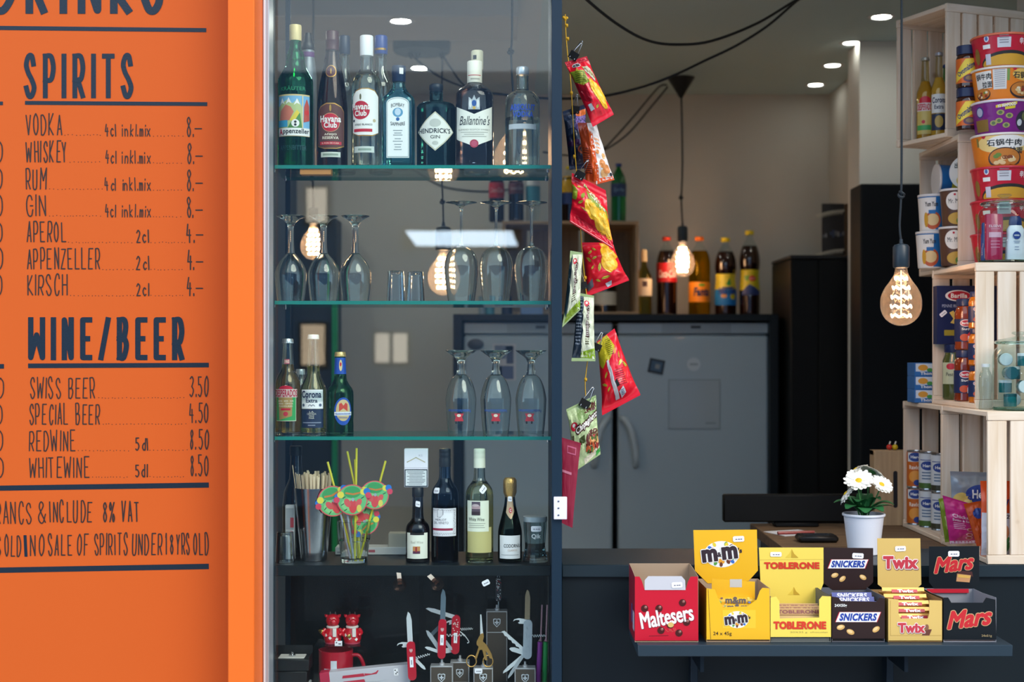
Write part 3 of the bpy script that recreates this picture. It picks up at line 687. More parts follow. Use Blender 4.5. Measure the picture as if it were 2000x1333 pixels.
# --- shelves two and three: upturned glasses
def upturned(nm, label, px, D, zb, prof, group, n=36, wall=1.3, stem=0):
    """prof from the rim (bottom) up to the foot; the first `stem` points are the open bowl"""
    t = thing(nm, label, 'glass', (S(px-1000, D), D, zb), 0, group); yb = ybase(zb, D)
    o = [Vector((S(h, D), S(yb-y, D), 0)) for h, y in prof]; o[0].y = .0003
    bowl = cr(o[:stem], 4); rest = o[stem:]
    w = wall/1000
    inn = [Vector((max(p.x-w, 0), p.y, 0)) for p in bowl if p.x-w > .004]; inn[0].y = .0003
    if inn[-1].y > bowl[-1].y-w*1.5: inn[-1].y = bowl[-1].y-w*2
    pr = [(0, inn[-1].y+.0006)]+[(p.x, p.y) for p in reversed(inn)]+[(p.x, p.y) for p in bowl]
    MB().lathe(pr+[(bowl[-1].x*.6, bowl[-1].y)], GLS, n=n).build('bowl', t)
    st = [(bowl[-1].x*.95, bowl[-1].y+.0002)]+[(p.x, p.y) for p in cr([bowl[-1]]+rest[:-1], 3)[1:]]
    f0, f1 = rest[-2], rest[-1]
    MB().lathe([(0, st[0][1])]+st+[(f1.x*.98, f1.y-.0012), (f1.x, f1.y-.0004), (f1.x*.97, f1.y), (f1.x*.3, f1.y-.001), (0, f1.y-.0012)], GLS, n=n).build('stem_and_foot', t)
    return t
GLS = glass('fafdfd', 1.5)
D2 = 3.29
for i, (px, lb) in enumerate(((568, 'thick-stemmed upturned wine glass beside the cabinet post'), (632, 'thick-stemmed upturned wine glass between two others like it'), (694, 'thick-stemmed upturned wine glass nearest the shot glasses'))):
    upturned('wine_glass', lb, px, D2+.005*i, Z2, [(26, 592), (29, 565), (31, 540), (29, 527), (22, 512), (13, 501), (8, 495), (6.5, 480), (6, 450), (7.5, 438), (16, 429), (28, 422)], 'short wine glasses upside down on the middle shelf', stem=7)
for i, (px, lb) in enumerate(((901, 'long-stemmed upturned wine glass nearest the shot glasses'), (969, 'long-stemmed upturned wine glass in the middle of its row'), (1038, 'long-stemmed upturned wine glass beside the dark upright'))):
    upturned('wine_glass', lb, px, D2, Z2, [(26, 592), (30, 560), (33, 530), (33, 518), (30, 503), (23, 491), (12, 483.5), (3.4, 478), (2.8, 450), (2.6, 415), (4.5, 408), (5, 404), (14, 399.5), (31, 395.5)], 'tall wine glasses upside down on the middle shelf', stem=7)
def tumbler(nm, label, px, D, zb, r0, r1, h, group=None, facets=0, flip=1, wall=1.6, base=7):
    """r0: radius at the open rim, r1: radius at the closed end (pixels); flip=1: stands on its rim"""
    t = thing(nm, label, 'glass', (S(px-1000, D), D, zb), 0, group); a, b, H = S(r0, D), S(r1, D), S(h, D); w = wall/1000; bs = base/1000
    q = 8 if facets else 0
    pr = [(0, bs), (b-w-.001, bs), (b-w+(a-b)*.1, bs+.002), (a-w, H), (a-w*.4, H+.0004), (a, H-.0006), (b+(a-b)*.3, H*.3), (b, .001), (b*.93, 0), (0, .0008)]
    if flip: pr = [(r, H-z) for r, z in pr][::-1]
    mb = MB().lathe(pr, GLS, n=facets or 36); mb.build('glass_body', t, ang=20 if facets else 38)
    return t
tumbler('shot_glass', 'small faceted upturned shot glass left of its twin on the middle shelf', 773, 3.28, Z2, 18, 15.5, 60, 'shot glasses on the middle shelf', 20)
tumbler('shot_glass', 'small faceted upturned shot glass nearer the tall wine glasses', 811, 3.29, Z2, 18.5, 15.5, 59, 'shot glasses on the middle shelf', 20)
# beer glasses
for i, (px, lb) in enumerate(((900.5, 'upturned stemmed beer glass with a red crest nearest the middle'), (968.5, 'upturned stemmed beer glass with a red crest between two others'), (1037, 'upturned stemmed beer glass with a red crest beside the dark upright'))):
    t = upturned('beer_glass', lb, px, D2, Z3, [(25, 855), (28, 820), (30, 785), (29.5, 775), (26, 758), (19, 741), (10, 732), (7.5, 720), (7.5, 708), (12, 699), (22, 692), (31, 684.5)], 'beer glasses upside down on the lower glass shelf', stem=7)
    yb = ybase(Z3, D2); uz = lambda y: S(yb-y, D2); u2 = px2(D2)
    rf = profr([(u2(25), 0), (u2(28), uz(820)), (u2(30), uz(785))]); s = cyl(rf); m = MB(); dx = (-3, 0, -3)[i]
    m.dec(s, txt('Feldschlösschen', u2(dx), uz(802), u2(46), u2(6), bold=.02, rot=PI), mat('2a55a8', .4), .0004)
    m.dec(s, sub(poly([(u2(dx-9), uz(807)), (u2(dx+9), uz(807)), (u2(dx+6), uz(814)), (u2(dx+9), uz(822)), (u2(dx-9), uz(822)), (u2(dx-6), uz(814))][::-1]), .005), mat('c8323c', .4), .0004)
    m.dec(s, ell(u2(dx), uz(811), u2(4), u2(3), n=12), mat('e6dcc8', .5), .0007)
    for x in (-6, 4): m.dec(s, rect(u2(dx+x-1.5), uz(827), u2(dx+x+2), uz(822), 2), INK, .0004)
    m.build('printed_crest', t)
# beer bottles
u3 = px2(D2)
CC = mat('cfd4d6', .3, .7)
def crown(r=11): return None
t, rf, yb, z = bottle('beer_bottle', 'clear amber-beer bottle with a red and green label by the cabinet post', 'bottle', 562, D2, Z3,
  [(8.6, 668), (9.2, 672), (9.2, 680), (11, 702), (12, 716), (14, 724), (20, 735), (24, 746), (25, 760), (25, 800), (25, 848), (24.5, 856)], CLR, (tint('d0a850', 2, 1.34), 712), None, 'beer bottles on the lower glass shelf')
CP = [(9.8, 662), (10.6, 663.2), (11.2, 668), (11.6, 670.5), (11, 671)]
def capon(t, z, m_, dy=0, k=1, yb=None):
    pr = [(u3(h*k), z(y+dy)) for h, y in reversed(CP)]
    mb = MB(); n = 42; vs = []
    mb.lathe([(0, pr[0][1])]+pr+[(0, pr[-1][1]+.0006)], m_, n=n)
    for i, v in enumerate(mb.v):
        if v[2] < pr[2][1] and (v[0]**2+v[1]**2) > 1e-8 and i % 2: mb.v[i] = (v[0]*.93, v[1]*.93, v[2])
    mb.build('crown_cap', t)
capon(t, z, CC)
m = MB(); s = cyl(rf)
m.dec(s, sub(poly([(u3(-21), z(822)), (u3(-21), z(765)), (u3(-12), z(757)), (u3(0), z(752)), (u3(12), z(757)), (u3(21), z(765)), (u3(21), z(822))][::-1]), .006), CREAM, .0004)
m.dec(s, rect(u3(-20), z(821), u3(20), z(764), 10), mat('2f9e50', .5), .0007)
m.dec(s, sub(poly([(u3(-13), z(820)), (u3(-15), z(775)), (u3(13), z(775)), (u3(12), z(812))][::-1]), .006), mat('a8884a', .5), .0009)
m.dec(s, ell(0, z(760), u3(14), u3(7)), RED, .001); m.dec(s, rect(u3(-23), z(776), u3(23), z(760), 10), mat('d8c8c0', .5), .0012)
m.dec(s, txt('DESPERADOS', 0, z(768), u3(45), u3(14), bold=.03), mat('b8203c', .5), .0016)
for y, w_ in ((783, 30), (788, 28), (793, 26)): m.dec(s, txt('BIERE · BEER · BIER' if y < 785 else 'BIRRA · CERVEZA' if y < 790 else 'FLAVOURED', 0, z(y), u3(w_), u3(3)), CREAM, .0012)
m.dec(s, rect(u3(-9), z(801), u3(9), z(797), 4), RED, .0012); m.dec(s, ell(0, z(808), u3(4.5), n=16), mat('c4283c', .5), .0012)
m.dec(s, rect(u3(-11.5), z(711), u3(11.5), z(702), 8), mat('c04860', .5), .0005); m.dec(s, txt('DESPERADOS', 0, z(706.5), u3(20), u3(6), bold=.02), CREAM, .0008)
m.build('label', t)
t, rf, yb, z = bottle('beer_bottle', 'clear straw-coloured beer bottle with a white and navy label', 'bottle', 612, D2, Z3,
  [(8.6, 660), (9.4, 664), (9.4, 672), (11, 695), (12.5, 720), (14, 732), (19, 744), (24, 757), (25.5, 770), (25, 810), (25, 848), (24.5, 856)], CLR, (tint('e0cc80', 2, 1.34), 715), None, 'beer bottles on the lower glass shelf')
capon(t, z, mat('e8eaea', .4), -8)
m = MB(); s = cyl(rf)
m.dec(s, rect(u3(-23), z(798), u3(24), z(761), 10), mat('f4f6f8', .5), .0004); m.dec(s, rect(u3(-23), z(835), u3(24), z(799), 10), mat('1d2c4a', .4), .0004)
m.dec(s, txt('Corona', u3(-1), z(770), u3(40), u3(14), bold=.03), mat('15264c', .5), .0008); m.dec(s, txt('Extra', u3(0), z(782), u3(22), u3(8), bold=.02), mat('15264c', .5), .0008)
m.dec(s, path([(u3(-6+i*2), z(793-3*abs(math.sin(i*1.05)))) for i in range(7)], u3(1)), mat('2c3a58', .5), .0008)
for x in (-17, 17): m.dec(s, ell(u3(x), z(791), u3(3), u3(3), n=10, rings=1), mat('586480', .5), .0008)
for y, tx, w_ in ((804, 'LA', 8), (808, 'CERVEZA', 18), (812, 'MAS', 9), (816, 'FINA', 10)): m.dec(s, txt(tx, 0, z(y), u3(w_), u3(3.4)), mat('d8d8c8', .5), .0008)
for y, w_ in ((825, 38), (830, 14)): m.dec(s, rect(u3(-w_/2), z(y+1), u3(w_/2), z(y-1), 6), mat('8890a4', .5), .0008)
m.build('label', t)
t, rf, yb, z = bottle('beer_bottle', 'short green beer bottle with blue neck foil and an oval blue badge', 'bottle', 664.5, D2, Z3,
  [(9.6, 694), (10.2, 697), (10.4, 705), (12, 733), (13, 742), (18, 752), (24, 761), (26, 772), (26, 800), (26, 815), (25.4, 822), (26, 830), (26, 848), (25, 856)], BGRN, (tint('78b860', 2, 1.34), 735), None, 'beer bottles on the lower glass shelf')
capon(t, z, mat('d8bc78', .3, .6), 26)
m = MB(); s = cyl(rf); BLU = mat('1f4fb0', .35)
m.dec(s, rect(-u3(12)*PI, z(731), u3(12)*PI, z(699), 30, 3), BLU, .0004); m.dec(s, ell(u3(5), z(714), u3(7), u3(11)), mat('d8c690', .4), .0008); m.dec(s, ell(u3(5), z(712), u3(4), u3(4), n=12), RED, .0011)
m.dec(s, ell(u3(9), z(803), u3(17.5), u3(27)), BLU, .0004); m.dec(s, ell(u3(9), z(801), u3(14), u3(21)), mat('d2bd8a', .4), .0008)
m.dec(s, sub(poly([(u3(1), z(803)), (u3(1), z(789)), (u3(5), z(786)), (u3(9), z(792)), (u3(13), z(786)), (u3(17), z(789)), (u3(17), z(803)), (u3(9), z(797))][::-1]), .005), mat('c8402c', .5), .0012)
m.dec(s, rect(u3(-8), z(811), u3(26), z(804), 8), mat('e8ecf0', .4), .0012); m.dec(s, txt('FELDSCHLÖSSCHEN', u3(9), z(807.5), u3(30), u3(4), bold=.02), BLU, .0016); m.dec(s, txt('ORIGINAL', u3(9), z(815), u3(18), u3(3)), BLU, .0012)
m.build('label', t)
t, rf, yb, z = bottle('miniature_bottle', 'small clear bottle half hidden between the two pale beers', 'bottle', 587, 3.37, Z3,
  [(8, 728), (8.5, 735), (10, 742), (14, 752), (16, 764), (16, 800), (16, 840), (16, 850)], CLR, None, ([(8.6, 722), (9, 724), (9, 732)], mat('cdd4d6', .3, .5)), None, n=24)
# --- solid shelf: sticks, straws, wine
D4 = 3.29
tumbler('shot_glass', 'faceted upturned shot glass in the corner of the solid shelf', 557, 3.265, Z4, 19, 16, 60, None, 20)
t = thing('dark_wine_bottle', 'dark bottle standing behind the wooden stirrers', 'bottle', (S(578-1000, 3.39), 3.39, Z4)); q = lambda n: S(n, 3.39); yk = ybase(Z4, 3.39); z = lambda y: q(yk-y)
MB().lathe([(0, 0), (q(25), 0), (q(26), .004), (q(26), z(985)), (q(23), z(960)), (q(13), z(935)), (q(11), z(900)), (q(11), z(888)), (0, z(888))], mat('10151a', .12, 0, .5), n=28).build('glass_body', t)
MB().lathe([(q(11.3), z(890)), (q(12), z(888)), (q(12), z(873)), (q(11), z(871.5)), (0, z(871.5))], BLACK, n=24).build('cap', t)
o = tag(MB().box(-.011, .011, -.008, .008, 0, .127, mat('c8ccd0', .5), .001).box(-.009, .009, -.0086, -.008, .07, .12, mat('98a0a8', .5)).box(.001, .009, -.0088, -.0081, .075, .098, mat('a83a48', .5)).build('carton', None, (S(567-1000, 3.31), 3.312, Z4)), 'slim pale carton standing behind the corner shot glass', 'box')
# shaker tin with wooden stirrers
t = thing('shaker_tin', 'polished steel mixing tin full of wooden stirrers', 'tin', (S(613-1000, 3.3), 3.3, Z4)); q = lambda n: S(n, 3.3); H = q(142)
MB().lathe([(0, .002), (q(24), .002), (q(37), H-.001), (q(38.5), H), (q(38.5), H-.003), (q(25.5), .001), (q(24), 0), (0, 0)], mat('b9bcc2', .2, 1), n=44).build('cup', t)
MB().lathe([(q(25.6), .002), (q(27), .02), (q(26.6), .02)], mat('8d9096', .25, 1), n=44).build('base_ring', t)
WS = wood('c9b08c', 'e2cfae', 2)
random.seed(11); n_ = 0; base = None
for ring, cnt in ((.9, 26), (.62, 16), (.3, 9)):
    for i in range(cnt):
        a = 2*PI*(i+random.random()*.5)/cnt; r0 = q(22)*ring*.9; r1 = q(36)*ring*.97+.0015*ring; h = H+q(26)+random.uniform(-.005, .006)
        if i == 8 and ring == .9: h += .0
        p0 = Vector((r0*math.cos(a), r0*math.sin(a), .006)); k = h/H; p1 = Vector((r0*math.cos(a)+(r1-r0)*math.cos(a)*k, r0*math.sin(a)+(r1-r0)*math.sin(a)*k, h))
        if i == 13 and ring == .9: p1 = Vector((q(-40), -.012, H+q(44)))
        ux = Vector((-math.sin(a), math.cos(a), 0)); w = .0026; d = (p1-p0).normalized(); nx = ux.cross(d).normalized()*.0006
        ux = (d.cross(nx)).normalized()
        vs = [p0+ux*s_*w+nx*t_ for s_ in (-1, 1) for t_ in (-1, 1)]+[p1+ux*s_*w+nx*t_ for s_ in (-1, 1) for t_ in (-1, 1)]
        m = MB(); m.add(vs, [(0, 1, 3, 2), (4, 6, 7, 5), (0, 4, 5, 1), (2, 3, 7, 6), (0, 2, 6, 4), (1, 5, 7, 3)], WS)
        ar = ring == .9 and i == 13
        tag(m.build('wooden_stirrer', None, t.location), 'long wooden stirrer poking up highest from the steel tin' if ar else 'thin wooden stirrer bunched in the steel mixing tin', 'stirrer', None if ar else 'wooden stirrers in the steel tin')
# tumbler with party straws
gx, gd = S(692-1000, 3.27), 3.27
gt = thing('drinking_glass', 'faceted drinking glass holding yellow party straws', 'glass', (gx, gd, Z4)); q = lambda n: S(n, 3.27)
pr = [(0, .009), (q(24), .009), (q(26), .012), (q(31.5), q(80)), (q(32), q(80.5)), (q(33.5), q(80)), (q(31.5), q(44)), (q(30), q(42)), (q(26), .004), (q(25), 0), (0, .001)]
MB().lathe(pr[::-1], GLS, n=16).build('glass_body', gt, ang=20)
YS = mat('d8d23a', .3, 0, .3); zq = lambda y: q(ybase(Z4, 3.27)-y)
DG = mat('6cc07c', .5); DRIM = mat('d85a60', .5)
def straw(px0, py0, px1, py1, y0, y1, label, disc=None, bend=None):
    a = Vector((q(px0-692), y0, zq(py0))); b = Vector((q(px1-692), y1, zq(py1)))
    t = thing('party_straw', label, 'straw', (gx, gd, Z4), 0, 'yellow party straws in the faceted glass' if disc else None)
    m = MB(); pts = [a, b] if not bend else [a, Vector((q(bend[0]-692), (y0+y1)/2, zq(bend[1]))), b]
    m.tube(pts, .0026, YS, 10); m.build('tube', t)
    if disc:
        cx, cy_, R, rot = disc; c = Vector((q(cx-692), min(y0, y1)-.006, zq(cy_))); r = q(R)
        m = MB(); M = Matrix.Translation(c) @ Matrix.Rotation(rot, 4, 'Y') @ Matrix.Rotation(PI/2, 4, 'X')
        m.lathe([(0, -.0004), (r, -.0004), (r, .0004), (0, .0004)], DRIM, n=36, M=M)
        def s(u, v, h): return M @ Vector((u*r, v*r, .0005+h))
        m.dec(s, ell(0, 0, .93), DG, .0001); m.dec(s, ell(0, .5, .55, .38), mat('3f9f5c', .5), .0002); m.dec(s, ell(-.2, -.3, .5, .4), mat('8cd08c', .5), .0002)
        m.dec(s, sub(poly([(-.45, .38), (.1, .3), (.55, .42), (.5, .52), (.05, .42), (-.42, .5)]), .3), mat('c8823c', .5), .0004)
        m.dec(s, ell(.05, -.42, .26, .45, 18), mat('d8484c', .5), .0003); m.dec(s, ell(-.3, -.2, .2, .3, 14, a=.5), mat('d85a58', .5), .00035); m.dec(s, ell(.42, -.18, .18, .28, 14, a=-.5), mat('d85a58', .5), .00035)
        m.dec(s, ell(.45, -.55, .16, .24, 14), mat('e0d060', .5), .00045); m.dec(s, ell(.05, .02, .1, .12, 12), mat('9ab0b8', .5), .00045)
        for x, y in ((-.6, .1), (-.7, -.35), (.6, .1), (-.5, -.7)): m.dec(s, path([(x, y), (x+.16, y+.1)], .05), mat('2c4a30', .5), .0004)
        for ib, (x, y, c_, k) in enumerate(((-.95, .2, '2f78d0', .2), (-.75, .32, 'e8dc50', .22), (-1.0, -.02, 'd84860', .2), (.72, .52, 'e8dc50', .2), (.95, .55, '2f78d0', .22), (1.05, .3, 'd84860', .2))):
            m.lathe([(0, -.0004), (k*r, -.0004), (k*r, .0006), (0, .0006)], mat(c_, .4), (x*r, y*r, .0002+.00035*(ib % 3)), 14, M)
        m.build('picture_disc', t)
straw(641, 902, 690, 1094, -.01, .004, 'leftmost yellow straw carrying a round green party disc', (652, 978, 30, -.35))
straw(698, 875, 693, 1094, -.016, -.004, 'tallest straight yellow straw with a green party disc in the middle', (690, 975, 30, 0))
straw(754, 900, 701, 1094, -.012, .002, 'yellow straw leaning far over with a party disc held highest', (733, 966, 28, .05))
straw(677, 883, 702, 1090, .012, .004, 'yellow straw with its green disc half sunk in the glass', (713, 1018, 27, 2.6), (694, 960))
straw(693, 898, 698, 1090, .006, .01, 'short bent yellow straw without a disc in view')
for (x0, y0, x1, y1, lb) in ((675, 968, 692, 1094, 'clear plastic straw nearer the leaning green disc'), (664, 990, 686, 1094, 'shorter clear plastic straw in the faceted glass')):
    m = MB(); m.tube([(q(x0-692), -.014, zq(y0)), (q(x1-692), -.012, zq(y1))], .0024, mat('9aa4b4', .25, 0, .4), 10); tag(m.build('clear_straw', None, gt.location), lb, 'straw')
# cigarette pack on the small wine bottle
D5 = 3.28; q = px2(D5)
def winelabel(m, s, z, x0, x1, y0, y1, mt): m.dec(s, rect(q(x0), z(y1), q(x1), z(y0), 14), mt, .0004)
t, rf, yb, z = bottle('small_red_wine_bottle', 'small dark wine bottle carrying a cigarette packet on its cap', 'bottle', 816, D5, Z4,
  [(10, 969), (10.5, 985), (11, 1005), (13, 1016), (20, 1024), (23, 1033), (23.3, 1045), (23.3, 1090), (23, 1099)], tint('6a7488', 4), (mat('180a10', .1), 1014),
  ([(10.2, 952.5), (11.2, 954), (11.2, 969), (10.6, 971)], BLACK), 'wine bottles on the solid shelf', n=30)
m = MB(); s = cyl(rf); winelabel(m, s, z, -23, 23, 1039, 1089, mat('f0f0e2', .5)); m.dec(s, rect(q(-14), z(1043), q(14), z(1039), 6), mat('1a1418', .4), .0007)
m.dec(s, rect(q(-8), z(1079), q(6), z(1065), 6), mat('c88a50', .5), .0008); m.dec(s, rect(q(-8), z(1079), q(6), z(1074), 6), mat('5a2c4a', .5), .001); m.dec(s, rect(q(-3), z(1076), q(0), z(1066), 2), mat('a02830', .5), .0012)
m.dec(s, txt('Red Wine', 0, z(1057), q(24), q(5)), mat('b4b4a8', .5), .0008); m.build('label', t)
pricetag(m := MB(), cyl(lambda v: rf(v)+.0002), q(2), z(984), q(19), q(11), -.12); m.build('price_tag', t)
t = thing('cigarette_packet', 'white cigarette packet with a warning panel balanced on a small wine bottle', 'packet', (S(813-1000, D5), D5, z(951.6)+Z4)); w, h = q(23), q(75)
MB().box(-w, w, -.009, .011, 0, h, mat('f8f4ff', .5), .001).build('packet', t)
m = MB(); s = flat((0, -.0092, 0)); m.dec(s, rect(-w*.95, q(1), w*.97, q(35), 1), mat('243038', .5), .0002); m.dec(s, rect(-w*.88, q(3), w*.9, q(33), 1), mat('e2e6ea', .5), .0004)
for i in range(9): m.dec(s, rect(-w*(.5+.3*random.random()), q(29.6-i*3), w*(.5+.3*random.random()), q(30.8-i*3), 1), mat('7a8088', .5), .0006)
m.dec(s, path([(-w*.75, q(49)), (0, q(58)), (w*.75, q(49))], q(1.6)), mat('c9bd98', .4), .0004); m.dec(s, txt('KS', q(9), q(62), q(7), q(4)), mat('c8c4d0', .5), .0004); m.dec(s, rect(-w, q(37.4), w, q(38), 1), mat('b0acb8', .5), .0003)
m.build('warning_panel', t)
t, rf, yb, z = bottle('red_wine_bottle', 'tall dark wine bottle with a white patterned label and red stripe', 'bottle', 869, D5, Z4,
  [(10.5, 893), (11, 910), (11.5, 932), (15, 942), (23, 954), (26, 966), (26.5, 985), (26.5, 1040), (26.5, 1090), (26, 1099)], tint('5878a0', 4), (glass('3a5880', 1.36), 935),
  ([(10.8, 877.5), (11.4, 879), (11.4, 884), (11.1, 885), (11.4, 886), (11.4, 892), (11, 894), (11.6, 896), (11.6, 912)], mat('151b22', .35)), 'wine bottles on the solid shelf', n=30)
m = MB(); s = cyl(rf); winelabel(m, s, z, -26, 26, 991, 1045, mat('e8e6ee', .5))
m.dec(s, rect(q(-25), z(1036), q(17), z(1000), 12), mat('f6f4fa', .5), .0007); m.dec(s, rect(q(-26), z(1034), q(17), z(1029.5), 12), mat('9c2c4c', .5), .001)
m.dec(s, txt('MERLOT', q(-7), z(1013), q(22), q(4.5)), mat('6a6470', .5), .001); m.dec(s, txt('DEL VENETO', q(-7), z(1019), q(30), q(4.5)), mat('6a6470', .5), .001)
m.dec(s, poly([(q(-14), z(1008)), (q(-14), z(993)), (q(-2), z(993)), (q(-2), z(1003)), (q(-8), z(1009))][::-1]), mat('70707c', .5), .001); m.dec(s, poly([(q(-13), z(1007)), (q(-13), z(994)), (q(-3), z(994)), (q(-3), z(1003)), (q(-8), z(1007.6))][::-1]), mat('e4e2e8', .5), .0013)
for i in range(12): m.dec(s, path([(q(18.5+random.random()*5), z(994+i*4)), (q(19+random.random()*5), z(997+i*4))], q(.7)), mat('60606c', .5), .001)
for i in range(14): m.dec(s, path([(q(-25+i*3.6), z(996-2*random.random())), (q(-23+i*3.6), z(993.5))], q(.7)), mat('70707c', .5), .0009)
for i in range(14): m.dec(s, path([(q(-25+i*3.6), z(1043-2*random.random())), (q(-23+i*3.6), z(1039))], q(.7)), mat('70707c', .5), .0009)
m.build('label', t); pricetag(m := MB(), cyl(rf), q(-18), z(957), q(15), q(11), .03); m.build('price_tag', t)
t, rf, yb, z = bottle('white_wine_bottle', 'clear wine bottle with a cream cap and pale landscape label', 'bottle', 936.5, D5, Z4,
  [(10.5, 900), (11, 925), (12, 936), (17, 944), (24, 954), (27, 966), (27.3, 985), (27.3, 1040), (27.3, 1090), (26.5, 1099)], CLR, (tint('ece8b4', 2, 1.36), 940),
  ([(10.8, 877.5), (11.4, 879), (11.4, 885), (11.2, 886), (11.4, 887), (11.4, 894), (11.1, 895), (11.6, 897), (11.6, 914)], mat('f6f6e2', .4)), 'wine bottles on the solid shelf', n=30)
m = MB(); s = cyl(rf); winelabel(m, s, z, -27, 20, 976, 1036, mat('ecf0dc', .5)); m.dec(s, rect(q(-27), z(1077), q(28), z(1028), 16), mat('c9bf80', .5), .0002)
m.dec(s, rect(q(-15), z(1004), q(2), z(978), 6), mat('5a4a58', .5), .0008); m.dec(s, rect(q(-15), z(992), q(2), z(986), 6), mat('b89aa0', .5), .001); m.dec(s, ell(q(-7), z(985), q(7), q(2.5), n=14), mat('c8b4b8', .5), .0012); m.dec(s, rect(q(-15), z(1004), q(2), z(997), 6), mat('3a2a34', .5), .0012)
m.dec(s, txt('White Wine', q(-6), z(1012), q(32), q(7), bold=.005), mat('5a5c50', .5), .0008)
for y, w_ in ((1020, 36), (1024, 30), (1028, 34)): m.dec(s, rect(q(-6-w_/2), z(y+.6), q(-6+w_/2), z(y-.6), 6), mat('a8ac9c', .5), .0008)
m.build('label', t); pricetag(m := MB(), cyl(rf), q(9), z(954), q(17), q(11), .75); m.build('price_tag', t)
t, rf, yb, z = bottle('sparkling_wine_bottle', 'small dark-green sparkling wine bottle with gold foil', 'bottle', 996, D5, Z4,
  [(9, 964), (10, 975), (12, 990), (15.5, 1005), (20, 1022), (23, 1036), (23.5, 1050), (23.5, 1090), (22, 1099)], tint('12281e', 4), (mat('0a120e', .1), 985), None, None, n=30)
m = MB(); zz = z
pr = [(10, 1000), (12, 966), (12.4, 950), (12.6, 940), (11.4, 934.5), (8, 933)]
m.lathe([(0, zz(995))]+[(q(h)+.0006, zz(y)) for h, y in ((11.2, 966), (12.6, 962), (12.8, 945), (12.4, 938), (9, 933.5))]+[(0, zz(933))], mat('d2a860', .32, .85, 0, .5, 0, .6, .1, 250), n=26); m.build('gold_foil', t)
m = MB(); s = cyl(rf); m.dec(s, sub(poly([(q(-11.5), zz(966)), (q(-13), zz(1000)), (q(-2), zz(1010)), (q(3), zz(1013)), (q(15), zz(998)), (q(11.5), zz(966))]), .005), mat('c8a888', .35, .3), .0006)
m.dec(s, ell(q(2), zz(996), q(5.5), n=18), mat('c82c38', .4), .001); m.dec(s, txt('C', q(2), zz(996), q(5), q(6), bold=.04), WHITE, .0014)
m.build('neck_foil', t)
m = MB(); winelabel(m, s, zz, -23, 23, 1044, 1089, mat('f4f2f6', .5)); m.dec(s, txt('CODORNÍU', q(5), zz(1063), q(34), q(8.5), bold=.01), INK, .0008); m.dec(s, txt('CLASICO', q(5), zz(1072.5), q(18), q(3.6)), mat('c09880', .5), .0008)
m.dec(s, rect(q(-18), zz(1082), q(18), zz(1081), 8), mat('a8a8b0', .5), .0008); m.build('label', t); pricetag(m := MB(), cyl(rf), q(0), zz(974), q(17), q(10), -.05); m.build('price_tag', t)
# boot shaped souvenir glass
t = thing('souvenir_glass', 'chunky souvenir drinking glass with a price tag beside the upright', 'glass', (S(1045-1000, D5), D5, Z4)); z = lambda y: q(ybase(Z4, D5)-y)
pr = [(0, z(1088)), (q(15), z(1088)), (q(18), z(1070)), (q(20), z(1045)), (q(21.5), z(1012)), (q(22.3), z(1010)), (q(23.2), z(1012)), (q(23), z(1030)), (q(21), z(1052)), (q(20), z(1066)), (q(21.5), z(1080)), (q(25), z(1092)), (q(25), z(1097)), (q(22), 0), (0, .001)]
MB().lathe(pr[::-1], glass('e8f0f2', 1.5), n=14).build('glass_body', t, ang=15)
MB().lathe([(q(22.8), z(1019)), (q(23.6), z(1018)), (q(23.6), z(1009)), (q(22.6), z(1008.6))], mat('aebac2', .3, .3), n=28).build('pale_rim', t)
m = MB(); s = cyl(lambda v: q(22.2)); pricetag(m, s, q(2), z(1031), q(20), q(11)); m.dec(s, txt('Qik', q(2), z(1046), q(18), q(10), bold=.03), mat('dfe4e8', .4), .0008); m.build('price_tag', t)
# flat cartons behind
tag(MB().box(-.09, .085, 0, .05, 0, .018, mat('cfd2d4', .5), .001).box(-.02, .005, -.0006, 0, .006, .012, mat('b05a68', .5)).box(-.085, -.03, -.0006, 0, .004, .008, mat('9a9ea4', .5)).build('flat_carton', None, (S(728-1000, 3.38), 3.385, Z4)), 'flat white carton lying behind the party straws', 'box')
tag(MB().box(-.03, .03, 0, .04, 0, .05, mat('b8b4a8', .6), .001).build('carton', None, (S(783-1000, 3.39), 3.39, Z4)), 'greyish carton half hidden beside the cigarette bottle', 'box')

# --- lower compartment: souvenirs and pocket knives
ZL = .7785
Dk = 3.29; q = px2(Dk)
pk = lambda px, py, D=Dk: P(px, py, D)
BB = mat('0d1216', .35)
t = thing('gift_box', 'open black jewellery tray box topmost of the dark box stack', 'box', pk(571, 1306, 3.27)); w = q(36)
MB().box(-w, w, -.03, .03, 0, q(22), BB, .001).box(-w, w, .028, .03, q(22), q(40), BB).box(-w, -w+.002, -.03, .03, q(22), q(27), BB).box(w-.002, w, -.03, .03, q(22), q(27), BB).build('tray', t)
MB().box(-w*.7, w*.7, -.02, .022, q(22), q(24), mat('c8c4c0', .7), .001).build('cushion', t, label='pale cushion'); MB().lathe([(0, 0), (.008, 0), (.008, .003), (.003, .004), (.003, .009), (0, .01)], STEEL, (0, 0, q(24)), 16).build('charm', t)
def stackbox(px0, px1, y0, y1, mt, D, lb):
    a, b = pk(px0, y1, D), pk(px1, y0, D); tag(MB().box(a.x, b.x, -.03+D, .03+D, a.z, b.z, mt, .0015).build('gift_box'), lb, 'box', 'dark souvenir boxes')
stackbox(537, 603, 1307, 1333, BB, 3.27, 'black souvenir box under the open jewellery tray')
stackbox(536, 606, 1334, 1352, mat('c8ccd4', .5), 3.27, 'pale box at the foot of the dark souvenir box stack')
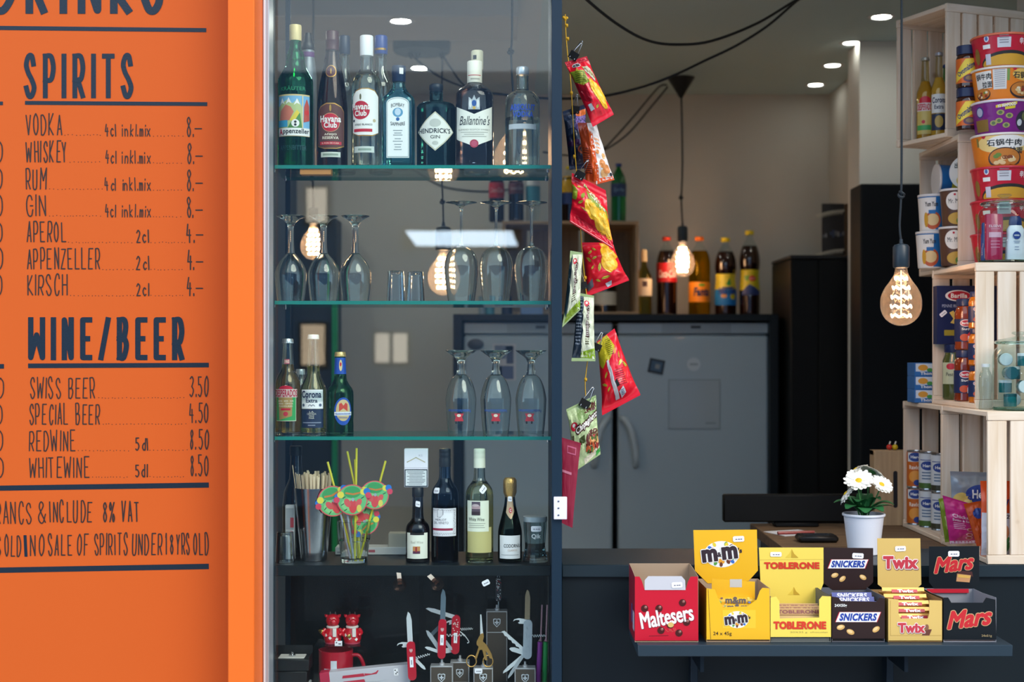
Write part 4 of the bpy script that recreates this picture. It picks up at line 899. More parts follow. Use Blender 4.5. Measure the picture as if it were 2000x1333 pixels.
# acrylic box with a red mug
ab = thing('acrylic_box', 'clear plastic box holding a red mug with a white cross', 'display box', pk(668, 1352, 3.32)); w = q(52); zt = P(0, 1262, 3.29).z-ab.location.z
MB().box(-w, w, -.04, .05, 0, zt, thin('eef4f8', 1.4), .001).build('clear_case', ab)
mg = thing('mug', 'red mug with a white cross inside the clear plastic box', 'mug', pk(656, 1350, 3.325)); R = q(34); H = q(82)
MB().lathe([(0, 0), (R*.9, 0), (R, .004), (R, H), (R*.93, H), (R*.93, .008), (0, .008)], mat('c8102a', .25, 0, .4), n=40).build('cup', mg)
MB().tube([(R*.96, 0, H*.86), (R*1.35, 0, H*.84), (R*1.62, 0, H*.6), (R*1.6, 0, H*.32), (R*1.3, 0, H*.14), (R*.96, 0, H*.12)], .0045, mat('c8102a', .25, 0, .4), 10, 5).build('handle', mg)
m = MB(); s = cyl(R); c_ = q(1)*6
for a, b, c, d in ((-6, 14, 6, 66), (-20, 28, 20, 50)): m.dec(s, rect(q(a), q(b), q(c), q(d), 8), mat('e6e6e8', .4), .0006+.0001*(a < -8))
m.build('white_cross', mg)
# red bell figurines
CER = mat('c81428', .18, 0, .6)
def figurine(px, lb, bell):
    D = 3.32; t = thing('red_figurine', lb, 'figurine', (S(px-1000, D), D, ab.location.z+zt+.0003), 0, 'red ceramic animal figurines'); k = S(1, D)
    MB().lathe(cr2([(0, 0), (13*k, 0), (16*k, 4*k), (18*k, 12*k), (17*k, 20*k), (12*k, 29*k), (9*k, 33*k), (0, 34*k)]), CER, n=28).build('body', t)
    h = MB(); h.lathe(cr2([(0, 0), (9*k, 1*k), (13*k, 8*k), (13*k, 15*k), (9*k, 22*k), (0, 24*k)]), CER, (0, 0, 33*k), 24)
    h.lathe(cr2([(0, -6*k), (5*k, -4*k), (6*k, 0), (5*k, 4*k), (0, 6*k)]), CER, (0, 0, 0), 16, Matrix.Translation((3*k, -12*k, 43*k)) @ Matrix.Rotation(PI/2, 4, 'X'))
    for sx in (-1, 1):
        h.lathe([(0, 0), (3*k, 1*k), (3.5*k, 4*k), (0, 8*k)], CER, (0, 0, 0), 10, Matrix.Translation((sx*10*k, -1*k, 51*k)) @ Matrix.Rotation(sx*.9, 4, 'Y'))
        h.lathe([(2*k, 0), (1.5*k, 4*k), (0, 7*k)], mat('2c1a1c', .3), (sx*5*k, 0, 55*k), 10)
        h.lathe([(0, 0), (1.1*k, .6*k), (0, 1.4*k)], BLACK, (0, 0, 0), 8, Matrix.Translation((sx*4*k, -12.6*k, 49*k)) @ Matrix.Rotation(PI/2, 4, 'X'))
        h.tube([(sx*14*k, -4*k, 28*k), (sx*19*k, -9*k, 22*k), (sx*14*k, -15*k, 18*k)], [3.6*k, 3.4*k, 3*k], CER, 10, 3)
    h.build('head_and_arms', t)
    m = MB(); m.ring(10*k, 2.6*k, mat('e2dcd8', .6), Matrix.Translation((0, 0, 32*k)), 20, 8); m.box(2*k, 9*k, -19*k, -14*k, 15*k, 32*k, mat('e2dcd8', .6), .0008); m.build('scarf', t, label='cream scarf')
    m = MB()
    for a, b in ((-3, 13), (-12, 18), (10, 10)):
        for x0, x1, z0, z1 in ((-1.2, 1.2, -3, 3), (-3, 3, -1.2, 1.2)): m.dec(cyl(18*k), rect((a+x0)*k, (b+z0)*k, (a+x1)*k, (b+z1)*k, 2), WHITE, .0004+.00005*(x0 < -2))
    m.build('painted_crosses', t)
    b = MB(); b.lathe([(0, 0), (5*k, .5*k), (5.4*k, 2*k), (3.6*k, 6*k), (1*k, 8.5*k), (0, 9*k)], mat('d0b060', .25, .9), (0, 0, 0), 16, Matrix.Translation((bell[0]*k, bell[1]*k, bell[2]*k)) @ Matrix.Rotation(bell[3], 4, 'Y')); b.build('bell', t)
    MB().lathe([(0, -.0002), (15*k, -.0002), (16*k, 2*k), (15.4*k, 5*k)], mat('b03a50', .5), n=24).build('base_band', t)
figurine(650, 'red ceramic animal figurine holding its gold bell out sideways', (-18, -12, 24, -1.2))
figurine(688, 'red ceramic animal figurine with its gold bell at its chest', (-6, -18, 20, 2.6))
t = tag(MB().box(-.0085, .0085, -.0004, .0004, 0, .011, TAGW).box(-.006, -.003, -.0008, -.0004, .006, .008, INK).box(0, .006, -.0008, -.0004, .003, .005, INK).build('price_card', None, (S(661-1000, 3.29), 3.2905, ab.location.z+zt)), 'small price card leaning under the red figurines', 'price card')
# long knife gift box
kb = thing('knife_gift_box', 'long grey gift box printed with two red kitchen knives', 'box', pk(628, 1352, 3.255), 0, None, (0, -.1, .0))
L_ = q(172); H = q(36)
MB().box(0, L_, 0, .03, 0, H, mat('c4c2cc', .4), .001).box(-.001, .022, -.0006, .031, -.0005, H+.0005, mat('b8284a', .4), .001).build('carton', kb)
m = MB(); s = flat((0, -.0003, 0)); RK = mat('c02c44', .35)
for y, sw in ((.0285, 0), (.015, 1)):
    m.dec(s, sub(poly([(.05, y-.003), (.052, y+.003), (.1, y+.004), (.102, y-.003)][::-1]), .05), RK, .0004)
    m.dec(s, poly([(.102, y-.002), (.102, y+.003), (.15, y-.001), (.13, y-.004)][::-1]) if sw else poly([(.102, y-.002), (.102, y+.0035), (.118, y+.0015), (.128, y+.004), (.133, y+.008), (.135, y+.007), (.13, y)][::-1]), mat('d6d4da', .3, .3) if sw else RK, .0004)
m.dec(s, rect(L_*.83, .02, L_*.88, .036, 1), mat('f6f4fa', .5), .0004)
for a, b in ((.84, .031), (.86, .026), (.845, .023)): m.dec(s, rect(L_*a, b, L_*a+.003, b+.0025, 1), INK, .0006)
m.build('printed_knives', kb)
# knife stands
SHIELD = [(-7, 6), (-4, 7.5), (0, 6.5), (4, 7.5), (7, 6), (6.5, -2), (0, -9), (-6.5, -2)]
def shield(m, s, cx, cz, k, c1, c2, h=.0003):
    m.dec(s, poly([(cx+x*k, cz+y*k) for x, y in SHIELD][::-1]), c1, h); m.dec(s, poly([(cx+x*k*.78, cz+y*k*.78) for x, y in SHIELD][::-1]), c2, h+.00015)
    for w_, v_ in ((1.2, 4), (4, 1.2)): m.dec(s, rect(cx-w_*k, cz-v_*k, cx+w_*k, cz+v_*k, 1), c1, h+.0003+.00004*w_)
STB = mat('4a4038', .45, 0, 0, .5, 0, 0, .08, 30); STE = mat('c4c4c8', .3, .5)
def stand(px0, px1, y0, y1, D, lb, sy, seam=0, tagp=None):
    t = thing('knife_stand', lb, 'display stand', (S((px0+px1)/2-1000, D), D, P(0, y1, D).z), 0, 'dark knife display stands'); w = S(px1-px0, D)/2; h = P(0, y0, D).z-t.location.z
    MB().box(-w, w, -.016, .016, 0, h, STE, .001).build('frame', t)
    m = MB(); m.box(-w+.0022, w-.0022, -.0168, -.0155, 0, h-.0025, STB); m.build('front_plate', t)
    m = MB(); s = flat((0, -.017, 0)); shield(m, s, 0, P(0, sy, D).z-t.location.z, S(1.05, D), mat('c8ccd4', .4), mat('3a3430', .5)); m.build('cross_shield', t)
    if seam: MB().box(-w, w, -.0172, -.0155, P(0, seam, D).z-t.location.z, P(0, seam-1.5, D).z-t.location.z, STE).build('seam', t)
    MB().lathe([(.006, 0), (.006, .004), (.003, .005), (.0025, .012), (0, .012)], STE, (0, 0, h), 14).build('pin', t)
    if tagp: m = MB(); pricetag(m, flat((0, -.0172, 0)), S(tagp[0]-(px0+px1)/2, D), P(0, tagp[1], D).z-t.location.z, S(15, D), S(10, D)); m.build('price_tag', t)
    return t
stand(841, 885, 1299, 1353, 3.262, 'knife stand holding the plain red pocket knife with its blade raised', 1321)
stand(880, 917, 1291, 1353, 3.30, 'knife stand partly hidden between two others', 1312, 1331)
stand(925, 963, 1303, 1353, 3.268, 'knife stand with a price tag under the gold scissors', 1321, 0, (935, 1308))
stand(950, 991, 1192, 1353, 3.36, 'tall knife stand with a patterned knife floating above', 1214, 1234)
stand(1005, 1046, 1303, 1353, 3.262, 'knife stand holding the clear silver pocket knife', 1322)
# pocket knives
BLD = mat('dfe4e8', .3, .35); BLD2 = mat('bcc2c8', .3, .5)
def bar(m, x, y, L, w, ang, mt, th=.0016, point=1, yd=0, K=1):       # a blade as a flat pointed bar, x,y in pixels
    c, s_ = math.cos(ang), math.sin(ang); out = [(0, -w/2), (L*.72, -w/2), (L*.93, -w*.25), (L, w*.15), (L*.8, w/2), (0, w/2)] if point == 1 else point
    m.prism([(q(x+a*c-b*s_), q(y+a*s_+b*c)) for a, b in out], yd-th/2, yd+th/2, mt)
def capsule(w, h, n=8):
    r = w/2; return [(r*math.cos(a), h/2-r+r*math.sin(a)) for a in [PI*i/n for i in range(n+1)]]+[(r*math.cos(a), -h/2+r+r*math.sin(a)) for a in [PI+PI*i/n for i in range(n+1)]]
OPEN = [(0, -4), (13, -4), (15, -2), (12, 0), (13, 3), (19, 3), (24, 0), (22, 4), (14, 6.5), (0, 5)]
def screw(m, x, y, L, ang, yd=0):
    c, s_ = math.cos(ang), math.sin(ang); pts = []
    for i in range(41):
        a = L*i/40; b = 2.6*math.sin(i*.95)*(1-.3*i/40); d = .0016*math.cos(i*.95); pts.append((q(x+a*c-b*s_), yd+d, q(y+a*s_+b*c)))
    m.tube(pts, .0007, BLD, 6)
def knife(nm, lb, px, py, D, w, h, tilt, mt, tools, logo=True, tagp=None, extra=None, group='open pocket knives'):
    t = thing(nm, lb, 'pocket knife', P(px, py, D), 0, group, (0, tilt, 0))
    m = MB(); cp = [(q(a), q(b)) for a, b in capsule(w, h)]
    m.prism(cp, -.0055, -.0025, mt); m.prism(cp, .0025, .0055, mt); m.prism([(x*.94, z*.97) for x, z in cp], -.0025, .0025, BLD2); m.build('handle', t)
    for nm2, fn in tools: m = MB(); fn(m); m.build(nm2, t)
    m = MB(); s = flat((0, -.0056, 0))
    if logo: shield(m, s, 0, q(logo), q(.42), mat('e8dcdc', .4), mt); m.build('cross_shield', t)
    if extra: m = MB(); extra(m, s); m.build('pattern', t)
    if tagp: m = MB(); m.dec(s, rect(q(-3.4), q(tagp-10), q(3.4), q(tagp+10), 1), TAGW, .0003); m.dec(s, rect(q(-.8), q(tagp-5), q(1), q(tagp+4), 1), PRICE, .0005); m.build('price_sticker', t)
    return t
RH = mat('b8142c', .2, 0, .6, .5)
knife('pocket_knife', 'red pocket knife standing lowest, nearest the long grey gift box', 804, 1291, 3.235, 16, 75, -.05, RH, [
    ('main_blade', lambda m: bar(m, -1, 34, 60, 10, PI/2, BLD)), ('can_opener', lambda m: bar(m, -3, 30, 0, 0, PI+.02, BLD, .0016, [(a, -b) for a, b in OPEN], .001)),
    ('corkscrew', lambda m: screw(m, 8, 4, 28, .25)), ('small_blade', lambda m: bar(m, 7, 2, 28, 6, -.85, BLD, .0014, 1, .001))], 20, -2)
knife('pocket_knife', 'red pocket knife with a frosted blade raised and many tools fanned out', 863.5, 1248, 3.255, 15.5, 77, .03, RH, [
    ('main_blade', lambda m: bar(m, 0, 36, 60, 10, PI/2, mat('8fa4b4', .2, .7))), ('saw_blade', lambda m: bar(m, -4, 24, 30, 7, PI-.75+.95+.6, mat('5a6670', .3, .6), .0012, 1, .0015)),
    ('tool_blade', lambda m: bar(m, -4, -22, 46, 8, PI-.95, BLD2, .0014, 1, .001)), ('pliers', lambda m: bar(m, -4, -26, 30, 6, PI-.3, BLD, .002, 1, -.001)),
    ('corkscrew', lambda m: screw(m, 8, 6, 36, .05, .002)), ('screwdriver', lambda m: bar(m, 6, -5, 22, 6, -.9, BLD2, .0014, 1, .002))], 18, -2)
def camo(m, s):
    for i in range(14): x, y = random.uniform(-5, 5), random.uniform(4, 32); m.dec(s, ell(q(x), q(y), q(1.6), q(.9), n=8, rings=1, a=random.random()*3), mat('e0c8c8', .4), .0003)
knife('pocket_knife', 'red patterned pocket knife behind, its nail file pointing left', 890, 1240, 3.30, 16.5, 76, .03, RH, [
    ('nail_file', lambda m: bar(m, -4, 34, 58, 8, PI-.28, BLD, .0014, 1, 0)), ('bottle_opener', lambda m: bar(m, -4, 26, 0, 0, PI+.45, BLD, .0016, [(a*.8, -b*.8) for a, b in OPEN], .001)),
    ('hook', lambda m: m.tube([(q(8), 0, q(6)), (q(17), 0, q(-1)), (q(25), 0, q(-11)), (q(26), 0, q(-15)), (q(23), 0, q(-16))], .0011, BLD, 8, 4)), ('corkscrew', lambda m: screw(m, 9, 10, 24, .1, .001)), ('scissor_tool', lambda m: bar(m, -5, -30, 18, 10, PI+.2, BLD, .002, 1, .001))], None, -6, camo)
def xr(m, s):
    for i in range(16): x, y = random.uniform(-5, 5), random.uniform(-30, 30); m.dec(s, path([(q(x), q(y)), (q(x+random.choice((-3, 3, 0))), q(y+4))], q(.5)), mat('7c8894', .4), .0003)
knife('pocket_knife', 'pale silver pocket knife with saw, scissors and blade all opened', 1030.5, 1249, 3.255, 17, 76, .02, mat('aab4c0', .12, .2, .6), [
    ('main_blade', lambda m: bar(m, -1.5, 38, 58, 10, PI/2, mat('d0b898', .2, .9))), ('can_opener', lambda m: bar(m, -3, 33, 0, 0, PI-.02, BLD, .0016, [(a*1.08, -b) for a, b in OPEN], .001)),
    ('saw_blade', lambda m: bar(m, -5, -24, 58, 8, PI-.72, BLD, .0014, [(0, -4), (56, -3), (59, 2)]+[(54-i*5, 4 if i % 2 else 2) for i in range(11)], 0)),
    ('scissors', lambda m: (bar(m, -5, -30, 56, 7, PI+.72, BLD, .0014, 1, .001), bar(m, -9, -33, 52, 6, PI+1.0, BLD2, .0014, 1, -.001))),
    ('small_blade', lambda m: bar(m, -6, -27, 30, 9, PI-.28, BLD, .0014, 1, .002)), ('corkscrew', lambda m: screw(m, 9, 6, 26, .05))], None, None, xr)
def dots(m, s):
    for i in range(46): x, y = random.uniform(-4.4, 4.4), random.uniform(-21, 21); m.dec(s, ell(q(x), q(y), q(1.3), q(.8), n=8, rings=1, a=random.random()*3), random.choice((WHITE, WHITE, WHITE, RED, mat('54606c', .5))), .0003+.00002*(i % 9))
knife('pocket_knife', 'closed pocket knife with black, white and red pattern over the tall stand', 973.5, 1152, 3.36, 12, 47, 0, mat('2c2c34', .3), [('keyring_end', lambda m: m.ring(q(2.4), .0006, BLD, Matrix.Translation((0, 0, q(25))) @ Matrix.Rotation(PI/2, 4, 'X'), 14, 6)), ('holder_rod', lambda m: m.tube([(0, .002, q(-23)), (0, .002, q(-36)), (q(-3), .002, q(-38))], .0012, mat('b8c4cc', .2), 8))], None, None, dots)
# stork embroidery scissors
t = thing('stork_scissors', 'gold bird-shaped embroidery scissors standing on their points upward', 'scissors', P(939, 1290, 3.255)); GO = mat('d9a860', .25, .85)
m = MB()
m.prism([(q(a), q(b)) for a, b in ((-1.2, 88), (1.2, 88), (4, 56), (5, 48), (-1, 48))][::-1], -.001, .001, BLD); m.build('blades', t)
m = MB()
m.prism([(q(a), q(b)) for a, b in ((0, 51), (5, 52), (6, 45), (4, 36), (11, 30), (21, 12), (23, 2), (17, 4), (13, 14), (9, 18), (13, 0), (8, 0), (3, 20), (-2, 20), (-8, 2), (-12, 3), (-8, 14), (-4, 26), (-8, 30), (-8, 36), (-4, 44))], -.0022, .0022, GO)
m.build('bird_body', t)
for x in (-18, 14): MB().ring(q(9.5), .0013, GO, Matrix.Translation((q(x), 0, q(-2))) @ Matrix.Rotation(PI/2, 4, 'X') @ Matrix.Diagonal((1, 1.15, 1, 1)), 28, 8).build('finger_ring', t)
# pens, tubes, hooks, loose tag
for px0, px1, c, lb in ((1050, 1055, 'a030a8', 'purple pen leaning in the cabinet corner'), (1063, 1066, '12a04c', 'green pen leaning in the cabinet corner')):
    t = thing('pen', lb, 'pen', P(px0, 1353, 3.30), 0, 'coloured pens in the cabinet corner'); dx = S(px1-px0, 3.3)
    MB().tube([(0, 0, 0), (dx, .01, .115)], .0058, mat(c, .3, 0, .3), 16).build('barrel', t)
    MB().tube([(dx, .01, .1155), (dx*1.3, .012, .122), (dx*1.5+.002, .018, .2)], [.005, .0022, .002], mat('b88a98', .25), 10).build('ink_tube', t)
for px, py, ang, lb in ((781, 1143, .12, 'suction hook under the solid shelf, its lever hanging straight'), (854, 1141, .8, 'suction hook under the solid shelf, its lever slanting')):
    t = thing('suction_hook', lb, 'hook', P(px, py, 3.2)+Vector((0, -.0012, 0)), 0, 'suction hooks on the pane'); t.location.y = 3.1975
    M = Matrix.Rotation(-PI/2, 4, 'X')
    MB().lathe([(0, .006), (S(5, 3.2), .006), (S(8, 3.2), .004), (S(13, 3.2), .0005), (S(13, 3.2), 0), (0, 0)], thin('b4a29c', 1.7), (0, 0, 0), 28, M).build('suction_cup', t)
    MB().ring(S(6, 3.2), .0012, STEEL, Matrix.Translation((0, .006, 0)) @ M, 20, 6).build('ring', t)
    k = S(1, 3.2); MB().prism([(-4*k, 0), (4*k, 0), (4.5*k, 22*k), (-4*k, 24*k)], .006, .0085, mat('e6d2c4', .4), Matrix.Rotation(-ang, 4, 'Y')).build('lever', t)
m = MB(); pricetag(m, flat((0, 0, 0)), 0, 0, S(15, 3.2), S(10.5, 3.2), .45); tag(m.build('price_sticker', None, (S(949-1000, 3.2), 3.2, P(0, 1139, 3.2).z)), 'tilted price sticker stuck inside the pane near the patterned knife', 'price tag')
# ================================================================ the room behind
# fridges in their dark housing
DF = 5.69
hs = thing('fridge_housing', 'dark cabinet surround built round the two white fridges', 'cabinet', (.405, 5.65, 0))
x0, x1 = (885-1000)/F*5.66-.405, (1520-1000)/F*5.66-.405
MB().box(x0, x0+.035, .0, .66, 0, 1.705, NAVY, .002).build('side_panel', hs); MB().box(x1-.035, x1, 0, .66, 0, 1.705, NAVY, .002).build('side_panel', hs)
MB().box(x0+.035, x1-.035, 0, .66, 1.678, 1.705, NAVY, .002).build('top_panel', hs)
FRW = mat('a9bcc8', .35, 0, .2); FRG = mat('98a9b4', .3)
def fridge(px0, px1, side, label):
    t = thing('fridge', label, 'fridge', (((px0+px1)/2-1000)/F*DF, DF, 0)); w = S(px1-px0, DF)/2
    MB().box(-w+.004, w-.004, .045, .56, .02, 1.67, FRG, .01).build('body', t)
    MB().box(-w, w, 0, .042, .08, 1.622, FRW, .008).build('door', t)
    c = MB().box(-w, w, .002, .044, 1.627, 1.672, FRW, .004).build('control_panel', t)
    MB().box(-w*.42, w*.5, -.0005, .002, 1.632, 1.667, FRG).box(-.01, .03, -.001, 0, 1.648, 1.66, mat('2c3a40', .3)).build('display', c)
    k = -w+.012 if side < 0 else w-.012; d = -side
    h = MB().tube([(k, -.004, 1.29), (k+d*.012, -.03, 1.285), (k+d*.035, -.04, 1.25), (k+d*.05, -.042, 1.19), (k+d*.058, -.038, 1.12), (k+d*.058, -.004, 1.10)], [.012, .014, .014, .013, .012, .011], mat('b4c4ce', .3), 10, 4).build('handle', t)
    return t
f1 = fridge(906, 1196, 1, 'white fridge seen behind the cabinet glass, beside a second one')
f2 = fridge(1207, 1501, -1, 'white fridge in plain view under the soft-drink bottles')
def magnet(nm, label, cat, px, py, mk):
    p = P(px, py, DF-.0005); t = MB(); mk(t); o = t.build(nm, None, p); return tag(o, label, cat, 'magnets and stickers on the fridges')
q5 = lambda n: S(n, DF)
def sq(m, w, h, mt, y=-.003, x=0, z=0, r=0): m.box(q5(x-w/2), q5(x+w/2), y, 0, q5(z-h/2), q5(z+h/2), mt, 0, Matrix.Rotation(r, 4, 'Y') if r else None)
def mk1(m): sq(m, 30, 28, mat('26303a', .5), r=.2); sq(m, 22, 20, mat('42607c', .5), -.004, r=.2); sq(m, 9, 9, mat('8c9498', .5), -.005, 2, 0, .2)
magnet('fridge_magnet', 'square blue picture magnet on the fridge in plain view', 'magnet', 1282, 716, mk1)
def mk2(m): m.lathe([(q5(13), 0), (q5(13), .002), (0, .002)], mat('c4d0d8', .4), (0, 0, 0), 28, Matrix.Rotation(PI/2, 4, 'X')); m.dec(flat((0, -.0023, 0)), rect(-q5(8), -q5(2), q5(8), q5(2), 1), mat('98a8b4', .5), 0)
magnet('round_sticker', 'round pale sticker on the fridge above the clear sheet', 'sticker', 1355, 712, mk2)
def mk3(m):
    sq(m, 100, 96, mat('aab9c3', .12), -.0012)
    for x, z, w, h in ((0, 48, 101, 1.2), (0, -48, 101, 1.2), (-50, 0, 1.2, 97), (50, 0, 1.2, 97)): sq(m, w, h, mat('7d8c96', .4), -.0022, x, z)
    sq(m, 20, 3, mat('8a98a2', .4), -.0022, 32, -37)
magnet('clear_sheet', 'large clear square sheet stuck on the fridge door', 'sticker', 1356, 790, mk3)
def mk4(m): m.lathe([(q5(16), 0), (q5(16), .004), (q5(12), .006), (0, .006)], mat('39424e', .4), (0, 0, 0), 28, Matrix.Rotation(PI/2, 4, 'X') @ Matrix.Diagonal((1, .7, 1, 1)))
magnet('fridge_magnet', 'dark oval magnet on the fridge behind the upturned beer glasses', 'magnet', 929, 673, mk4)
def mk5(m):
    sq(m, 46, 72, mat('c2c6ce', .5), -.001)
    for x, z, w, h, c in ((-8, 20, 22, 26, '6c7c98'), (11, 14, 14, 34, '4a5878'), (0, -20, 36, 26, '58688c'), (-10, -18, 10, 20, '8f98a8'), (10, 28, 14, 8, '30384a')): sq(m, w, h, mat(c, .5), -.0018, x, z)
magnet('photo_print', 'bluish photo print stuck to the fridge behind the cabinet glass', 'photo', 985, 708, mk5)
# wooden crate on the housing
ZT = 1.7055
def plank(mb, x0, x1, y0, y1, z0, z1, m): mb.box(x0, x1, y0, y1, z0, z1, m, .002)
PD = wood('a58b6c', 'bfa482', 0)
cr_ = thing('wooden_crate', 'slatted wooden crate lying on top of the fridge housing', 'crate', (.24, 5.82, ZT)); cw = .28
m = MB()
for k in range(3): plank(m, -cw, cw, .005+k*.1, .1+k*.1, .372, .386, PD)
m.build('top_panel', cr_); m = MB()
for k in range(3): plank(m, -cw, cw, .005+k*.1, .1+k*.1, 0, .014, PD)
m.build('bottom_panel', cr_)
for sx in (-1, 1):
    m = MB()
    for k in range(3): plank(m, min(sx*cw, sx*(cw-.014)), max(sx*cw, sx*(cw-.014)), .01+k*.1, .1+k*.1, .0145, .3715, wood('a58b6c', 'bfa482', 2))
    m.build('side_panel', cr_)
m = MB()
for k in range(5): plank(m, -cw+.016+k*.111, -cw+.105+k*.111, .3, .312, .002, .384, wood('8f7a60', 'a58f70', 2))
m.build('back_panel', cr_)
# bottles on the housing and on the crate
def soft(nm, label, px, D, zb, y0, hw, liq, capm, lab, pinch=0, full=.82, group='soft drink bottles above the fridges', pet='f4fafa'):
    t = thing(nm, label, 'bottle', (S(px-1000, D), D, zb), 0, group)
    H = S(ybase(zb, D)-y0, D); r = S(hw, D)
    pr = [(r*.8, 0), (r*.97, .006), (r, .02), (r, H*.3), (r*(.9 if pinch else 1), H*.42), (r*(.88 if pinch else 1), H*.5), (r, H*.6), (r*.97, H*.7), (r*.8, H*.79), (r*.5, H*.87), (r*.3, H*.915), (r*.3, H*.95)]
    sm = cr([Vector((a, b, 0)) for a, b in pr], 3)
    zf = H*full; rf = profr([(v.x, v.y) for v in sm])
    MB().lathe([(0, 0)]+[(v.x, v.y) for v in sm if v.y < zf]+[(rf(zf), zf), (0, zf)], liq, n=28).build('drink', t)
    MB().lathe([(rf(zf)+.0003, zf+.0005)]+[(v.x, v.y) for v in sm if v.y > zf+.002], thin(pet, 1.4), n=28).build('bottle_neck', t)
    c = r*.42
    MB().lathe([(c, H*.95), (c, H-.002), (c*.9, H), (0, H)], capm, n=20).build('cap', t)
    m = MB(); s = cyl(rf)
    lab(m, s, r, H, lambda y: S(ybase(zb, D)-y, D), lambda u: S(u, D)); m.build('label', t)
    return t
COLA = mat('120605', .08, 0, .6); TEA = mat('1c0a06', .08, 0, .6)
YE = mat('d8c416', .4); BL = mat('1f78c4', .4)
DB6 = 6.02
def l_coke(m, s, r, H, z, u):
    m.dec(s, rect(-r*1.6, z(552), r*1.6, z(515), 20, 3), mat('b01420', .4), .0008); m.dec(s, txt('Coca-Cola', 0, z(536), u(38), u(15), shear=.3, bold=.02), mat('e8e0e0', .4), .0016)
soft('cola_bottle', 'cola bottle with a red label beside the wine bottle over the fridge', 1302, DB6, ZT, 463, 20, COLA, mat('c03a26', .4), l_coke)
def l_fanta(m, s, r, H, z, u):
    m.dec(s, rect(-r*1.6, z(591), r*1.6, z(552), 20, 3), mat('e08a20', .4), .0008); m.dec(s, txt('Fanta', u(2), z(571), u(32), u(17), bold=.05, shear=.15), mat('1c2450', .4), .0016); m.dec(s, ell(u(2), z(558), u(7), u(2.5), n=14), mat('4a9a30', .4), .0014)
soft('orange_drink_bottle', 'yellow-orange soft drink bottle with an orange label over the fridge', 1366, DB6, ZT, 463, 21, tint('c08a10', 2, 1.34), mat('d8701c', .4), l_fanta)
def l_nes(m, s, r, H, z, u):
    m.dec(s, rect(-r*1.6, z(566), r*1.6, z(536), 20, 3), mat('d8cc40', .4), .0008); m.dec(s, rect(-r*1.6, z(597), r*1.6, z(566), 20, 3), BL, .0008)
    m.dec(s, txt('NESTEA', u(1), z(569), u(38), u(15), bold=.05, shear=.2), mat('1f2f80', .4), .0016); m.dec(s, sub(poly([(u(-2), z(556)), (u(6), z(544)), (u(9), z(556)), (u(4), z(560))][::-1]), .01), mat('2f8a3a', .4), .0014)
    m.dec(s, ell(u(12), z(580), u(6), n=14), YE, .0014); m.dec(s, ell(u(-6), z(579), u(6), u(4), n=14), mat('d89a50', .4), .0014)
soft('iced_tea_bottle', 'dark iced tea bottle with a yellow and blue label, its cap yellow', 1417, DB6, ZT, 465, 21, TEA, YE, l_nes, 1)
def l_lip(m, s, r, H, z, u):
    m.dec(s, rect(-r*1.6, z(568), r*1.6, z(528), 20, 3), mat('c8bc20', .4), .0008); m.dec(s, sub(poly([(u(-20), z(570)), (u(-4), z(556)), (u(8), z(562)), (u(20), z(570)), (u(20), z(577)), (u(-20), z(577))][::-1]), .01), mat('2a3f78', .4), .0012)
    m.dec(s, ell(u(-9), z(540), u(6), u(10), n=14), mat('6aa030', .4), .0012); m.dec(s, ell(u(3), z(545), u(8), u(5.5), n=16), mat('c8302c', .4), .0016); m.dec(s, txt('Lipton', u(3), z(545), u(12), u(4)), WHITE, .002)
soft('iced_tea_bottle', 'tallest iced tea bottle with a yellow label, nearest the fridge corner', 1464, DB6, ZT, 451, 20, TEA, YE, l_lip, 1)
def l_spr(m, s, r, H, z, u):
    m.dec(s, rect(-r*1.6, z(385), r*1.6, z(360), 20, 3), mat('14386a', .4), .0008); m.dec(s, txt('Sprite', 0, z(373), u(22), u(10), bold=.04, shear=.2), mat('5a80a8', .4), .0014)
ZC = ZT+.3865
soft('lemon_drink_bottle', 'green lemon soda bottle with a blue cap on the wooden crate', 1208, 5.97, ZC, 320, 15, mat('0c6a38', .1, 0, .5), mat('1c3a90', .4), l_spr, full=.86, pet='58c080')
def l_c2(m, s, r, H, z, u): m.dec(s, rect(-r*1.6, z(388), r*1.6, z(358), 20, 3), mat('b01420', .4), .0008); m.dec(s, txt('Coca-Cola', 0, z(373), u(26), u(9), shear=.3), mat('e0c8c8', .4), .0014)
soft('cola_bottle', 'cola bottle with a red label behind the cabinet glass', 970, 5.9, ZT+.386, 326, 15, COLA, mat('b83028', .4), l_c2)
def l_c3(m, s, r, H, z, u): m.dec(s, rect(-r*1.6, z(380), r*1.6, z(358), 20, 3), mat('5a2a30', .4), .0008); m.dec(s, txt('Coca-Cola', 0, z(369), u(26), u(7), shear=.3), mat('b0a0a0', .4), .0014)
soft('cola_bottle', 'cola bottle with a dark label behind the long-stemmed glasses', 1008, 5.9, ZC, 326, 15, COLA, BLACK, l_c3)
def l_w(m, s, r, H, z, u): m.dec(s, rect(-r*1.6, z(400), r*1.6, z(365), 20, 3), mat('3a8aa0', .4), .0008); m.dec(s, rect(-r*1.6, z(364), r*1.6, z(350), 20, 3), mat('c8cdd0', .4), .0008)
soft('water_bottle', 'pale bottle with a teal label on the crate behind the glass', 1041, 5.9, ZC, 330, 14, tint('d0d8d8', 2, 1.34), mat('b8c0c4', .4), l_w)
def l_y(m, s, r, H, z, u): m.dec(s, rect(-r*1.6, z(378), r*1.6, z(345), 20, 3), mat('c8a020', .4), .0008); m.dec(s, rect(-r*1.6, z(400), r*1.6, z(378), 20, 3), mat('2a4a8a', .4), .0008)
soft('iced_tea_bottle', 'iced tea bottle with a yellow label on the crate behind the crisp packets', 1112, 5.95, ZC, 325, 17, TEA, YE, l_y)
t = thing('white_wine_bottle', 'pale wine bottle standing over the fridge beside the wooden crate', 'bottle', (S(258, 5.98), 5.98, ZT), 0, 'soft drink bottles above the fridges')
